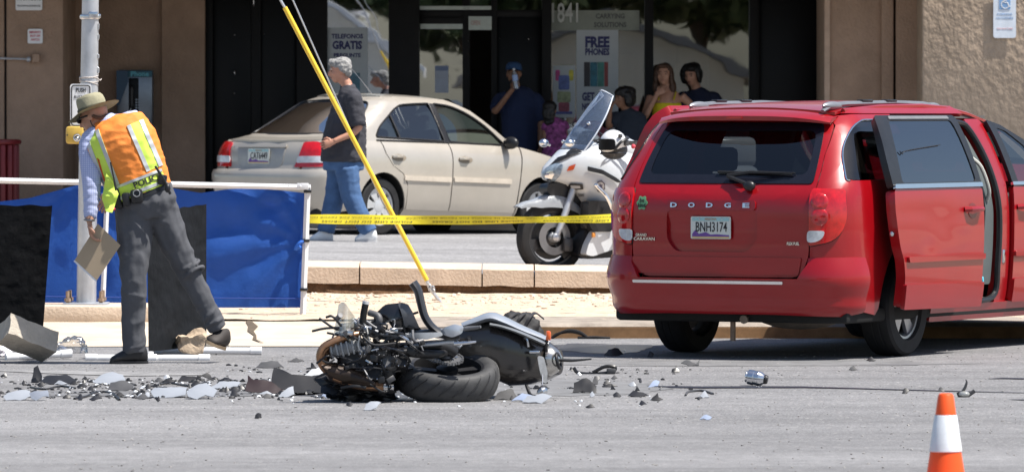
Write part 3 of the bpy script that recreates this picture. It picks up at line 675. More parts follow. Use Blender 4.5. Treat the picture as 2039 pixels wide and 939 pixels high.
# tailgate
gl_out = rpoly(sh.Rr([(.665, 1.20), (.645, 1.45), (.61, 1.615), (-.61, 1.615), (-.645, 1.45), (-.665, 1.20)]), [.03, .3, .06, .06, .3, .03], 4)
rec_out = rpoly(sh.Rr([(.40, 1.02), (-.29, 1.02), (-.29, .82), (-.22, .735), (.33, .735), (.40, .82)]), .04, 3)
b = MB(); b.patch(rpoly(sh.Rr([(.69, 1.60), (.695, 1.40), (.70, 1.19), (.67, .98), (.67, .70), (.60, .565), (-.60, .565), (-.67, .70), (-.67, .98), (-.70, 1.19), (-.695, 1.40), (-.69, 1.60), (-.6, 1.66), (.6, 1.66)]), [.02]*4+[.05, .06, .06, .05]+[.02]*6, 3), F_, [gl_out, rec_out], .06, .045, .03)
gate = b.obj('tailgate', VRED, van, 30)
b = MB(); b.patch(gl_out, F_, (), .08, .06, .004, .002); b.obj('rear_window', TGLASS, gate)
b = MB()
fr = rpoly(sh.Rr([(.60, 1.26), (.585, 1.44), (.56, 1.56), (-.56, 1.56), (-.585, 1.44), (-.60, 1.26)]), [.05, .2, .06, .06, .2, .05], 4)
b.patch(gl_out, F_, [fr], .08, .06, .002, .006); b.obj('window_frit', pm('glass_black_border', (.010, .011, .018), .15, spec=.5), gate)
b = MB(); b.patch(rec_out, lambda u, z, o: F_(u, z, o-.028*min(1, max(.0, (1.02-z)/.1))), (), .06, .05, .006, -.002); b.obj('plate_recess', VRED, gate)
b = MB(); b.patch(rpoly(sh.Rr([(.39, 1.085), (-.28, 1.085), (-.28, 1.02), (.39, 1.02)]), .02, 3), F_, (), .08, .03, .02, .016); b.obj('garnish_bar', VRED, gate)
b = MB(); b.patch(rpoly(sh.Rr([(.668, .585), (-.668+.07, .585), (-.62, .70), (.668, .70)]), .01, 2), F_, (), .08, .05, .02, .012); b.obj('lower_ledge', VRED, gate)
def vtext(s, y, z, size, mat, width, bold=.03, ext=.003, off=.02, space=1, parent=None, nm='badge'):
    return text(s, size, mat, None, parent or gate, nm, bold, ext, space, width, fn=lambda c: F_(sh.ry(y-c.x, z+c.y), z+c.y, off+c.z))
for i, ch in enumerate('DODGE'): vtext(ch, .335-.138*i, 1.05, .042, CHROME, .052, .03, .004, .022, nm='badge_letter')
vtext('GRAND', .60, .845, .026, CHROME, .09, .02, .003, .006); vtext('CARAVAN', .575, .818, .030, CHROME, .17, .02, .003, .006); vtext('FLEX FUEL', -.56, .795, .028, CHROME, .09, .03, .003, .006)
b = MB()
pts = [(.040*(1+.13*cos(6*a))*cos(a)*1.0, .046*(1+.13*cos(6*a))*sin(a)) for a in [2*pi*i/48 for i in range(48)]]
b.patch([(sh.ry(.60-x, 1.065+y), 1.065+y) for x, y in pts], F_, (), .02, .02, .002, .004); stk = b.obj('flower_sticker', pm('sticker_green', (.16, .42, .20), .5, var=.15), gate)
vtext('be', .60, 1.082, .04, INKB, .036, .02, .001, .006, parent=stk, nm='sticker_word'); vtext('kind', .60, 1.048, .04, INKB, .058, .02, .001, .006, parent=stk, nm='sticker_word')
p0 = F_(sh.ry(.06, .9), .9, -.012); n_ = (F_(sh.ry(.06, .9), .9, .01)-F_(sh.ry(.06, .9), .9, 0)).normalized()
number_plate(gate, T(p0) @ RZ(-pi/2) @ RX(pi/2) @ T(0, 0, .004), 'BNH3174')
# wiper
b = MB(); a0 = F_(sh.ry(-.03, 1.235), 1.235, .03); a1 = F_(sh.ry(-.52, 1.262), 1.262, .02)
b.tube([a0, F_(sh.ry(-.2, 1.25), 1.25, .05), a1], [.016, .012, .006], 6); b.tube([F_(sh.ry(.06, 1.27), 1.27, .018), F_(sh.ry(-.5, 1.255), 1.255, .02)], .009, 6); b.ell(F_(sh.ry(-.22, 1.165), 1.165, .035), (.03, .045, .035)); b.tube([F_(sh.ry(-.22, 1.165), 1.165, .05), a0], [.014, .014], 6)
b.obj('wiper', BLK, gate)
# spoiler
b = MB(); rr = []
for i in range(19):
    y = lerp(.655, -.655, i/18); e = abs(y/.655)**4; fx = .05*(1-(y/.66)**2)
    rr.append([V((-.53, y*.98, 1.685+.03*(1-(y/.66)**2)-.02*e)), V((-.73-fx+.04*e, y, 1.678+.022*(1-(y/.7)**2)-.03*e)), V((-.83-fx+.10*e, y, 1.652+.012*(1-(y/.7)**2)-.035*e)), V((-.83-fx+.11*e, y, 1.632-.025*e)), V((-.67, y*.98, 1.635-.01*e)), V((-.55, y*.97, 1.66))])
b.loft(rr); b.obj('spoiler', VRED, van, 50)
b = MB(); b.patch(rrect(-.06, 1.644, .06, 1.656, .004), lambda u, z, o: V((-.885-o, -u-.0, z)), (), .1, .1, .01, .004); b.obj('brake_lamp', LENSR, van)
# bumper
bo = [(-u, z) for u, z in ([(sh.ry(0, .56), .565)])]
half = [(sh.ry(-.60, .56), .558), (abs(sh.ry(.668, .66)), .66), (abs(sh.ry(.672, .71)), .70), (sh.ua+.5*.75, .705)]+S_([(-.80, .70), (-.80, .55), (-.78, .33)])
ol = half+[(sh.ua+.3, .30), (sh.ry(-.4, .3), .315)]+[(-u, z) for u, z in ([(sh.ua+.3, .30), (sh.ry(-.4, .3), .315)][::-1])]+[(-u, z) for u, z in half[::-1]]
def bmap(u, z, o):
    k = .05*sinterp([(.3, .1), (.36, .65), (.42, .55), (.52, 1.0), (.56, 1.05), (.62, .75), (.71, .1)], z)*(1 if abs(u) < sh.ua+sh.ub else max(0, 1-(abs(u)-sh.ua-sh.ub)/.25)+.12)
    return F_(u, z, o+k)
b = MB(); b.patch(ol, bmap, (), .05, .03, .03, .0); bmp = b.obj('rear_bumper', VRED, van, 40)
b = MB(); b.patch(rrect(sh.ry(.64, .53), .521, sh.ry(-.50, .53), .541, .006, 2), bmap, (), .1, .03, .012, .008); b.obj('bumper_strip', CHROME, bmp)
b = MB(); b.patch([(-sh.ua-.2, .33), (-sh.ua-.2, .28), (sh.ua+.2, .28), (sh.ua+.2, .33)], lambda u, z, o: F_(u, z, o-.09), (), .1, .06, .02); b.obj('lower_valance', pm('dark_valance', (.03, .008, .01), .6), bmp)
# tail lights: red lens with a clear reverse lamp and round bulbs showing through
for sg in (1, -1):
    o1 = rpoly([(sg*(abs(sh.ry(.675, .97))), 1.165), (sg*(sh.ua+sh.ub*.58), 1.16), (sg*(sh.ua+sh.ub*.62), .96), (sg*(sh.ua+sh.ub*.45), .82), (sg*(sh.ua+sh.ub*.15), .785), (sg*(abs(sh.ry(.675, .8))), .78)], [.02, .03, .1, .1, .05, .02], 4)
    b = MB(); b.patch(o1, F_, (), .04, .04, .03, .016); tl = b.obj('tail_light', LENSR, van, 40); MB().tube([F_(u, z, .004) for u, z in o1], .007, 5, closed=True).obj('lens_seam', UNDER, tl)
    u0, u1 = abs(sh.ry(.655, .8))+.01, sh.ua+sh.ub*.30
    b = MB(); b.patch(rpoly([(sg*u0, .805), (sg*u0, .885), (sg*u1, .885), (sg*(u1-.02), .83), (sg*(u1-.07), .805)], .025, 3), F_, (), .03, .03, .01, .024); b.obj('reverse_lens', LENSC, tl)
    for z in (1.08, .98):
        b = MB(); c = F_(sg*(sh.ua+.11), z, .018); d = (F_(sg*(sh.ua+.11), z, .1)-F_(sg*(sh.ua+.11), z, 0)).normalized()
        b.lathe([(.060, -.004), (.054, .002), (.04, .005), (.02, .007), (.002, .008)], 20, T(c) @ d.to_track_quat('Z', 'Y').to_matrix().to_4x4()); b.obj('bulb_ring', pm('red_lens_bright', (.44, .006, .010), .1, var=.5, vs=30, coat=1), tl)
# roof, rails
def roof(x, y, o): return V((x, y, sinterp([(-.7, 1.675), (-.4, 1.71), (.5, 1.735), (1.2, 1.722), (1.8, 1.645), (2.3, 1.54)], x)+.035*(1-(y/.64)**2)+o))
b = MB(); b.patch([(-.60, -.63), (1.3, -.62), (2.25, -.62), (2.3, 0), (2.25, .62), (-.60, .63)], roof, (), .15, .1, .02); b.obj('roof', VRED, van, 50)
for sg in (1, -1):
    b = MB(); b.patch(S_([(-.52, 1.678), (1.36, 1.675), (1.30, 1.728), (.5, 1.738), (-.36, 1.715)], sg), F_, (), .15, .02, .03, .006); b.obj('cantrail', VRED, van, 50)
for sg in (1, -1):
    b = MB(); pts = [(x+(.0 if sg < 0 else .22), .565, z-.02) for x, z in ((-.66, 1.715), (-.56, 1.752), (-.3, 1.765), (.5, 1.775), (1.0, 1.765), (1.2, 1.745), (1.3, 1.71))]
    b.tube([V((x, sg*y, z)) for x, y, z in pts], [.012, .024, .02, .018, .02, .024, .01], 8, flat=(1, 1.3)); q_ = 0 if sg < 0 else .22; b.ell((-.5+q_, sg*.565, 1.732), (.15, .035, .032)); b.ell((1.16+q_, sg*.565, 1.728), (.13, .035, .03)); b.obj('roof_rail', pm('rail_silver', (.22, .23, .25), .45, metal=.5), van)
    for x0, x1 in ((-.05, .12), (.35, .52)): MB().box(((x0+x1)/2, sg*.565, 1.769), (x1-x0, .05, .016), bev=.006).obj('crossbar_clip', BLK, van)
    b = MB(); b.tube([V((x, sg*.645, roof(x, .63, 0).z-.004)) for x in (-.5, .1, .8, 1.2, 1.6, 2.0, 2.25)], .016, 6); b.obj('roof_channel', VRED, van)
# side door opening (right): sill, jambs, trim, seal
MB().box((1.5, 0, .30), (4.9, 1.78, .10), bev=.03).obj('floor_pan', UNDER, van)
b = MB(); b.patch(rpoly(S_([(.44, .22), (2.65, .22), (2.65, .335), (.40, .335)]), .02, 2), F_, (), .3, .06, .05, -.01); b.obj('sill', VRED, van)
b = MB(); b.patch(rpoly(S_([(.44, .22), (2.65, .22), (2.65, .335), (.40, .335)], -1), .02, 2), F_, (), .3, .06, .05, -.01); b.obj('sill', VRED, van)
DKRED = VRED
b = MB(); b.patch(rpoly(S_([(1.52, .33), (1.72, .33), (1.73, 1.0), (1.72, 1.30), (1.67, 1.66), (1.40, 1.66), (1.50, 1.3), (1.55, 1.0), (1.55, .6)]), .03, 3), F_, (), .1, .1, .06, -.03); b.obj('door_jamb', DKRED, van)
seal = [F_(sh.sx(x, z), z, -.02) for x, z in [(.2, .36), (.9, .36), (1.46, .37), (1.51, .6), (1.53, 1.0), (1.48, 1.3), (1.38, 1.56), (1.2, 1.63), (.5, 1.645)]]
MB().tube(spl(seal, 5), .022, 8).obj('door_seal', BLK, van)
b = MB(); b.patch(rpoly(S_([(1.16, .46), (1.46, .46), (1.495, 1.0), (1.445, 1.3), (1.33, 1.55), (1.20, 1.58), (1.32, 1.3), (1.36, 1.0), (1.30, .7)]), .03, 3), F_, (), .1, .1, .04, -.05); b.obj('pillar_trim', TRIM, van)
MB().tube(spl([F_(sh.sx(1.30, 1.38), 1.38, -.05), F_(sh.sx(1.32, 1.30), 1.30, -.01), F_(sh.sx(1.37, 1.14), 1.14, -.015), F_(sh.sx(1.39, 1.06), 1.06, -.05)], 4), .014, 8).obj('grab_handle', pm('pale_trim', (.42, .42, .38), .6), van)
MB().box((1.63, -.915, .66), (.05, .02, .10), bev=.01).obj('latch_striker', STEEL, van)
b = MB(); b.box((.85, -.84, .36), (1.05, .14, .03), bev=.01); b.box((1.15, -.84, .47), (.38, .08, .03), bev=.01); b.obj('step_trim', pm('pale_sill_trim', (.35, .34, .31), .6), van)
# sliding door, slid back and standing off the body
dm = lambda u, z, o: sh.pt(u, z, o)+V((0, -.16, 0))
dl = [(-.47, .345), (.83, .335), (.85, .8), (.86, 1.165), (-.61, 1.165), (-.63, 1.05), (-.61, .9), (-.56, .76), (-.50, .68), (-.465, .56)]
def dent(u, z, o):
    x = u-sh.ua-sh.ub+sh.X0
    k = .35*(-.022*exp(-((x-.15)/.22)**2-((z-.93)/.10)**2)+.012*exp(-((x-.45)/.2)**2-((z-.90)/.03)**2)-.014*exp(-((x+.05)/.1)**2-((z-.77)/.04)**2)-.012*exp(-((z-1.0)/.05)**2)*exp(-((x+.3)/.35)**2))
    return dm(u, z, o+k)
b = MB(); b.patch(rpoly(S_(dl), .03, 3), dent, (), .05, .035, .07); sd_ = b.obj('sliding_door', VRED, van, 40)
hw_ = rpoly(S_([(-.46, 1.205), (-.32, 1.632), (.73, 1.632), (.785, 1.205)]), .04, 4)
b = MB(); b.patch(rpoly(S_([(-.62, 1.172), (.87, 1.172), (.83, 1.668), (-.46, 1.668)]), .03, 3), dm, [hw_], .1, .07, .05); b.obj('window_frame', BLK, sd_)
b = MB(); b.patch(hw_, dm, (), .1, .07, .005, -.006); b.obj('door_window', glass('blue_tint_glass', (.03, .035, .05), .14, .01), sd_)
b = MB(); b.patch(rrect(sh.sx(-.61, 1.18), 1.166, sh.sx(.86, 1.18), 1.196, .008), dm, (), .2, .1, .02, .012); b.obj('belt_strip', CHROME, sd_)
b = MB(); b.patch(rrect(sh.sx(-.30, 1.65), 1.640, sh.sx(.70, 1.65), 1.660, .006), dm, (), .2, .1, .01, .006); b.obj('window_trim', pm('dull_trim', (.16, .165, .17), .4), sd_)
b = MB(); b.patch(rpoly(S_([(-.44, .66), (.84, .66), (.84, .70), (-.46, .70)]), .012, 3), dm, (), .2, .02, .03, .02); b.obj('side_moulding', VRED, sd_)
b = MB(); b.patch(rpoly(S_([(-.47, .34), (.83, .33), (.84, .50), (-.475, .51)]), .01, 2), dm, (), .2, .04, .03, .018); b.obj('lower_cladding', VRED, sd_)
b = MB(); c0 = dm(sh.sx(.52, 1.01), 1.01, .0); c1 = dm(sh.sx(.76, 1.01), 1.01, 0)
b.tube([dm(sh.sx(x, 1.01), 1.01, o) for x, o in ((.52, .0), (.55, .035), (.65, .045), (.74, .038), (.78, .0))], [.018, .02, .02, .02, .018], 8); b.obj('handle', VRED, sd_)
b = MB(); b.patch([(sh.sx(.655, 1.0)+.075*cos(a), 1.0+.055*sin(a)) for a in [2*pi*i/20 for i in range(20)]], dm, (), .05, .05, .002, .003); b.obj('handle_cup', pm('cup_shadow_red', (.16, .005, .01), .4, coat=.5), sd_)
MB().ell(dm(sh.sx(-.60, .86), .86, -.05), (.02, .02, .02)).obj('latch', STEEL, sd_)
# scratch on the glass
MB().tube(spl([dm(sh.sx(x, z), z, .004) for x, z in ((-.36, 1.42), (-.33, 1.40), (-.28, 1.42), (.0, 1.44), (.35, 1.46))], 3), .0035, 5).obj('glass_crack', BLK, sd_)
# left sliding door, open against the far flank
dl2 = lambda u, z, o: sh.pt(u, z, o)+V((0, .27, 0))
b = MB(); b.patch(rpoly(S_([(-.30, .345), (1.0, .335), (1.02, 1.165), (1.0, 1.735), (-.12, 1.735), (-.20, 1.4), (-.28, 1.165), (-.34, .9)], -1), .05, 3), dl2, (), .1, .07, .07); b.obj('sliding_door', VRED, van, 40)
# front half: doors, fenders, hood, windscreen (seen only from the side)
for sg in (1, -1):
    m_ = F_
    b = MB(); b.patch(rpoly(S_([(1.735, .335), (2.62, .335), (2.66, .8), (2.70, 1.13), (1.775, 1.165), (1.75, .9)], sg), .03, 3), m_, (), .1, .07, .04); fd = b.obj('front_door', VRED, van, 40)
    fw = rpoly(S_([(1.88, 1.185), (1.81, 1.58), (1.95, 1.555), (2.16, 1.455), (2.62, 1.16)], sg), .03, 3)
    b = MB(); b.patch(rpoly(S_([(1.78, 1.168), (1.70, 1.635), (1.90, 1.60), (2.22, 1.49), (2.76, 1.13)], sg), .02, 3), m_, [fw], .1, .07, .03); b.obj('window_frame', BLK, fd)
    b = MB(); b.patch(fw, m_, (), .1, .07, .004, -.006); b.obj('door_window', CGLASS, fd)
    b = MB(); b.patch(rrect(*(lambda a, c: (min(a, c), 1.166, max(a, c), 1.19))(sh.sx(1.765, 1.18, sg), sh.sx(2.7, 1.18, sg)), .006), m_, (), .2, .1, .02, .010); b.obj('belt_strip', CHROME, fd)
    b = MB(); b.patch(rpoly(S_([(1.74, .66), (2.62, .66), (2.62, .70), (1.74, .70)], sg), .012, 3), m_, (), .2, .02, .03, .02); b.obj('side_moulding', VRED, fd)
    b = MB(); b.patch(rpoly(S_([(1.735, .335), (2.62, .335), (2.63, .50), (1.74, .50)], sg), .01, 2), m_, (), .2, .04, .03, .018); b.obj('lower_cladding', VRED, fd)
    b = MB(); b.tube([m_(sh.sx(x, 1.01, sg), 1.01, o) for x, o in ((1.81, .0), (1.84, .035), (1.93, .04), (2.01, .035), (2.04, .0))], .019, 8); b.obj('handle', VRED, fd)
    b = MB(); b.patch(S_([(2.65, .33), (2.66, .33)]+arc(3.08, .345, .43, 175, 5, 14)+[(3.95, .35), (3.98, .75), (3.6, .95), (2.76, 1.12), (2.69, .8)], sg), m_, (), .1, .08, .02); b.obj('front_fender', VRED, van, 40)
b = MB(); b.patch([(2.75, -.86), (3.95, -.70), (4.0, 0), (3.95, .70), (2.75, .86)], lambda x, y, o: V((x, y, lerp(1.13, .78, (x-2.75)/1.25)+.07*(1-(y/.9)**2)+o)), (), .2, .2, .02); b.obj('hood', VRED, van)
b = MB(); b.patch([(0, -.56), (1, -.74), (1, .74), (0, .56)], lambda t, y, o: V((lerp(2.25, 2.95, t)+.06*(1-(y/.85)**2), y, lerp(1.55, 1.12, t))), (), .2, .2, 0); b.obj('windscreen', CGLASS, van)
b = MB(); rr = [[V((lerp(3.93, 4.03, 1-(y/.8)**2)+dx, y, z)) for dx, z in ((-.1, .25), (0, .3), (.03, .5), (0, .8), (-.1, .82))] for y in [lerp(-.8, .8, i/10) for i in range(11)]]
b.loft(rr); b.obj('front_bumper', VRED, van)
# cabin
for y in (-.42, .42):
    for x, h in ((.1, .62), (1.0, .62), (1.95, .62)):
        b = MB(); b.box((x-.1, y, .62), (.5, .5, .16), bev=.05); b.box((x-.33, y, .95), (.13, .5, h), RZ(0), bev=.05); b.box((x-.34, y, 1.36), (.09, .26, .17), bev=.04); b.obj('seat', SEAT, van)
MB().box((2.65, 0, .95), (.4, 1.5, .3), bev=.08).obj('dashboard', SEAT, van)
b = MB(); b.torus(.18, .014, 24, 6, T(2.3, .42, 1.05) @ RY(R(65))); b.obj('steering_wheel', BLK, van)
b = MB(); b.box((.7, 0, 1.655), (2.4, 1.3, .02)); b.obj('headliner', pm('headliner', (.10, .10, .095), .9), van)
for c, sgn in (((0, -.80, .345), -1), ((0, .80, .345), 1), ((3.08, -.80, .345), -1), ((3.08, .80, .345), 1)): wheel(van, c, .345, .225, .222, 5, sgn, mr=ALLOY, kind=0)
for x in (0, 3.08):
    for sg in (-1, 1):
        b = MB(); b.tube([V((x+.52*cos(a), sg*.78, .345+.52*sin(a))) for a in [R(-10+20*i) for i in range(11)]], .01, 4); b.loft([[V((x+.53*cos(a), sg*.6, .345+.53*sin(a))) for a in [R(180*i/14) for i in range(15)]], [V((x+.53*cos(a), sg*.90, .345+.53*sin(a))) for a in [R(180*i/14) for i in range(15)]]], cyc=False, cap=False); b.box((x, sg*.58, .6), (.95, .02, .6)); b.obj('wheel_well', UNDER, van)
MB().box((1.4, 0, .42), (4.6, 1.3, .22), bev=.05).obj('underbody', UNDER, van)
b = MB(); b.ell((-.72, -.42, .30), (.16, .34, .10)); b.tube([(-.8, -.1, .30), (-.98, -.12, .27)], .03, 10); b.obj('muffler', pm('muffler', (.20, .17, .14), .6, metal=.5, var=.3), van)
b = MB(); b.cyl((-.9, .0, .12), (-.9, .0, .36), .02, n=8); b.obj('tow_bracket', RUST, van)
# ---------------------------------------------------------------- gold sedan
sr = R(48)
sed = empty('sedan', (-1.927, 65.54, .442), 0, label='dusty gold four door sedan parked behind the walking man', cat='car', rot=(0, 0, 0))
sed.rotation_euler = (RZ(sr) @ RY(R(1.6))).to_euler()
GOLD = pm('champagne_paint', (.49, .45, .39), .30, metal=.35, var=.06, vs=3, coat=.6, dirt=.14)
bl = Shell(xr=[(.2, -.80), (.3, -.86), (.45, -.92), (.60, -.92), (.66, -.88), (.8, -.86), (.90, -.82), (.96, -.76)], rc=[(.2, .30), (.6, .32), (.95, .28)],
           w=[(.18, .74), (.28, .80), (.55, .835), (.62, .838), (.8, .83), (.90, .79), (.95, .745), (.97, .70)], ua=.52, ub=.45, X0=-.6, bow=.05, wx=lambda x: 1-.2*max(0, (x-2.2)/1.1)**2)
gh = Shell(xr=[(.93, -.66), (1.0, -.50), (1.1, -.33), (1.25, -.08), (1.36, .12), (1.41, .26)], rc=[(.93, .26), (1.2, .30), (1.41, .24)],
           w=[(.93, .755), (1.0, .725), (1.15, .665), (1.28, .595), (1.36, .535), (1.41, .46)], ua=.50, ub=.42, X0=-.3, bow=.05, wx=lambda x: 1-.06*max(0, (x-1.2)/.9)**2)
B_ = bl.pt; Gp = gh.pt
# lower body
b = MB(); o_ = bl.Rr([(.53, .915), (.50, .64), (-.50, .64), (-.53, .915)]); b.patch(rpoly(o_, .03, 3), B_, (), .08, .05, .02); tr = b.obj('trunk_lid', GOLD, sed, 40)
b = MB(); b.patch([(-.70, -.66), (-.40, -.72), (-.40, .72), (-.70, .66), (-.80, .52), (-.86, .2), (-.86, -.2), (-.80, -.52)], lambda x, y, o: V((x, y, sinterp([(-.88, .90), (-.8, .918), (-.6, .948), (-.4, .988)], x)+.026*(1-(y/.72)**4)+o)), (), .06, .1, .02); b.obj('lid_top', GOLD, tr, 50)
b = MB(); b.patch(rpoly(bl.Rr([(.36, .86), (.34, .68), (.28, .655), (-.24, .655), (-.28, .68), (-.30, .86)]), .03, 3), B_, (), .06, .05, .01, .006); b.obj('plate_panel', pm('grey_gold_panel', (.40, .385, .36), .35, metal=.3), tr)
b = MB(); b.patch(rpoly(bl.Rr([(.37, .88), (-.31, .88), (-.31, .852), (.37, .852)]), .008, 2), B_, (), .08, .05, .02, .022); b.obj('plate_garnish', GOLD, tr)
p0 = B_(bl.ry(.03, .765), .765, .012); number_plate(tr, T(p0) @ RZ(-pi/2) @ RX(pi/2), 'CAT6449', .30, .15)
text('RIO', .035, CHROME, None, tr, 'badge', .02, .002, 1, .07, fn=lambda c: B_(bl.ry(.46-c.x, .85+c.y), .85+c.y, .006+c.z))
for sg in (1, -1):
    for nm in ('quarter_panel',):
        au = [(-.37, .25)]+arc(0, .285, .345, 180, 2, 16)+[(.352, .25), (.362, .25)]
        ol = [(sg*(abs(bl.ry(.535, .66))), .64), (sg*(bl.ua+bl.ub*.6), .62)]+bl.S([(-.5, .61), (-.40, .40)], sg)+bl.S(au, sg)+bl.S([(.362, .50), (.28, .62), (.13, .70), (.03, .82), (.02, .95)], sg)+bl.S([(-.3, .955), (-.6, .945)], sg)+[(sg*(bl.ua+.2), .93), (sg*abs(bl.ry(.535, .91)), .915)]
        b = MB(); b.patch(ol, B_, (), .06, .05, .015); b.obj('quarter_panel', GOLD, sed, 40)
    b = MB(); b.patch(bl.S([(.375, .26), (1.015, .255), (1.02, .6), (1.03, .945), (.035, .95), (.045, .82), (.14, .70), (.29, .625), (.365, .52)], sg), B_, (), .08, .05, .02); rd = b.obj('rear_door', GOLD, sed, 40)
    b = MB(); b.patch(bl.S([(1.03, .255), (2.02, .25), (2.06, .6), (2.10, .93), (1.045, .945), (1.035, .6)], sg), B_, (), .08, .05, .02); fd = b.obj('front_door', GOLD, sed, 40)
    for d, x0, x1 in ((rd, .30, 1.005), (fd, 1.045, 1.92)):
        b = MB(); b.patch(rpoly(bl.S([(x0, .555), (x1, .548), (x1, .597), (x0, .602)], sg), .012, 2), B_, (), .1, .03, .02, .014); b.obj('side_moulding', pm('pale_moulding', (.58, .51, .42), .4), d)
    for d, x in ((rd, .20), (fd, 1.20)):
        b = MB(); b.patch([(bl.sx(x+.02, .78, sg)+.11*cos(a), .78+.036*sin(a)) for a in [2*pi*i/20 for i in range(20)]], B_, (), .05, .04, .002, .003); b.obj('handle_cup', pm('gold_cup', (.24, .20, .15), .5), d)
        b = MB(); b.tube([B_(bl.sx(x+q, .79, sg), .79, o) for q, o in ((-.07, .004), (-.04, .028), (.04, .03), (.08, .004))], .016, 6); b.obj('handle', GOLD, d)
    b = MB(); b.patch(bl.S([(.34, .17), (2.06, .17), (2.06, .25), (.36, .255)], sg), B_, (), .2, .05, .03, -.012); b.obj('sill', GOLD, sed)
    b = MB(); b.patch(bl.S([(2.04, .24), (2.05, .2)]+arc(2.41, .285, .345, 172, 8, 14)+[(3.2, .3), (3.25, .6), (3.0, .76), (2.12, .93), (2.075, .6)], sg), B_, (), .08, .06, .02); b.obj('front_fender', GOLD, sed, 40)
    o1 = rpoly([(sg*abs(bl.ry(.50, .90)), .905), (sg*(bl.ua+bl.ub*.35), .915), (sg*(bl.ua+bl.ub*.72), .86), (sg*(bl.ua+bl.ub*.78), .77), (sg*(bl.ua+bl.ub*.5), .665), (sg*abs(bl.ry(.44, .66)), .655)], [.02, .05, .06, .06, .06, .02], 4)
    b = MB(); b.patch(o1, B_, (), .05, .04, .02, .012); tl = b.obj('tail_light', LENSR, sed, 40)
    b = MB(); b.patch(rpoly([(sg*abs(bl.ry(.465, .72)), .70), (sg*abs(bl.ry(.475, .76)), .768), (sg*(bl.ua+bl.ub*.68), .775), (sg*(bl.ua+bl.ub*.55), .71)], .02, 3), B_, (), .04, .03, .01, .018); b.obj('reverse_lens', LENSC, tl)
    m_ = V((1.88, -sg*.86, .97)); b = MB(); b.ell(m_, (.05, .10, .065)); b.box(m_+V((.04, sg*.09, -.03)), (.06, .06, .05), bev=.015); b.obj('mirror', BLK, sed)
half = [(0, .628), (bl.ry(-.45, .62), .628), (bl.ua+bl.ub*.6, .615)]+bl.S([(-.42, .60), (-.405, .42), (-.385, .25)])
ol = half+[(bl.ua+.2, .20), (0, .20)]; ol += [(-u, z) for u, z in ol[1:-1][::-1]]
def sbm(u, z, o): return B_(u, z, o+.035*sinterp([(.2, .1), (.3, .5), (.5, .8), (.58, 1), (.61, .9), (.63, .5)], z)*(1 if abs(u) < bl.ua+bl.ub else max(.1, 1-(abs(u)-bl.ua-bl.ub)/.3)))
b = MB(); b.patch(ol, sbm, (), .06, .04, .03); b.obj('rear_bumper', GOLD, sed, 40)
# greenhouse with real window openings
def US(sg, pts): return gh.S(pts, sg)
wr = lambda sg: rpoly(US(sg, [(-.02, .985), (.10, 1.12), (.35, 1.27), (.62, 1.335), (.945, 1.35), (1.0, .965)]), [.03, .1, .2, .15, .02, .02], 4)
wf = lambda sg: rpoly(US(sg, [(1.075, .962), (1.02, 1.35), (1.25, 1.335), (1.48, 1.26), (1.72, 1.12), (1.95, .94)]), [.02, .02, .1, .15, .1, .03], 4)
bw = rpoly([(-.80, 1.01), (-.70, 1.345), (0, 1.365), (.70, 1.345), (.80, 1.01), (0, .995)], [.05, .06, .2, .06, .05, .3], 4)
top = [(-gh.ua-.1, 1.41), (gh.ua+.1, 1.41)]
ol = US(1, [(.5, 1.41), (1.25, 1.40), (1.55, 1.29), (1.85, 1.10), (2.12, .925)])+US(1, [(1.0, .935), (.0, .94), (-.35, .945)])+[(gh.ua+.1, .95), (0, .965), (-gh.ua-.1, .95)]
ol += US(-1, [(-.35, .945), (.0, .94), (1.0, .935), (2.12, .925), (1.85, 1.10), (1.55, 1.29), (1.25, 1.40), (.5, 1.41)])+[(-gh.ua-.1, 1.40), (0, 1.40), (gh.ua+.1, 1.40)]
b = MB(); b.patch(ol, Gp, [wr(1), wf(1), wr(-1), wf(-1), bw], .08, .05, .03); gho = b.obj('cabin_pillars', GOLD, sed, 40)
for sg in (1, -1):
    b = MB(); b.patch(wr(sg), Gp, (), .1, .06, .004, -.008); b.obj('rear_side_window', SGLASS, sed)
    b = MB(); b.patch(wf(sg), Gp, (), .1, .06, .004, -.008); b.obj('front_side_window', glass('front_side_glass', (.36, .42, .41), .05, .01), sed)
    for q in (wr, wf): MB().tube([Gp(u, z, .003) for u, z in q(sg)], .010, 5, closed=True).obj('window_seal', BLK, sed)
    b = MB(); b.tube([Gp(gh.sx(.34, .98, sg), .975, .0), Gp(gh.sx(.31, 1.1, sg), 1.1, .0), Gp(gh.sx(.27, 1.21, sg), 1.225, .0)], .012, 5); b.obj('window_divider', BLK, sed)
    MB().tube([Gp(gh.sx(x, .948, sg), .950, .006) for x in (-.03, .5, 1.0, 1.5, 1.97)], .009, 5).obj('belt_strip', BLK, sed)
    b = MB(); b.patch(US(sg, [(1.005, .96), (1.07, .96), (1.015, 1.35), (.95, 1.35)]), Gp, (), .1, .05, .01, .004); b.obj('pillar_blackout', BLK, sed)
b = MB(); b.patch(bw, Gp, (), .1, .06, .004, -.006); b.obj('rear_window', glass('rear_blue_glass', (.04, .05, .07), .62, .03), sed)
MB().tube([Gp(u, z, .002) for u, z in bw], .010, 5, closed=True).obj('window_seal', BLK, sed)
b = MB(); b.patch([(.34, -.44), (1.26, -.45), (1.36, 0), (1.26, .45), (.34, .44), (.22, .2), (.22, -.2)], lambda x, y, o: V((x, y, sinterp([(.1, 1.395), (.3, 1.407), (.7, 1.412), (1.1, 1.407), (1.36, 1.385)], x)+.03*(1-(y/.46)**2)+o)), (), .1, .08, .02, .002); b.obj('roof', GOLD, sed, 50)
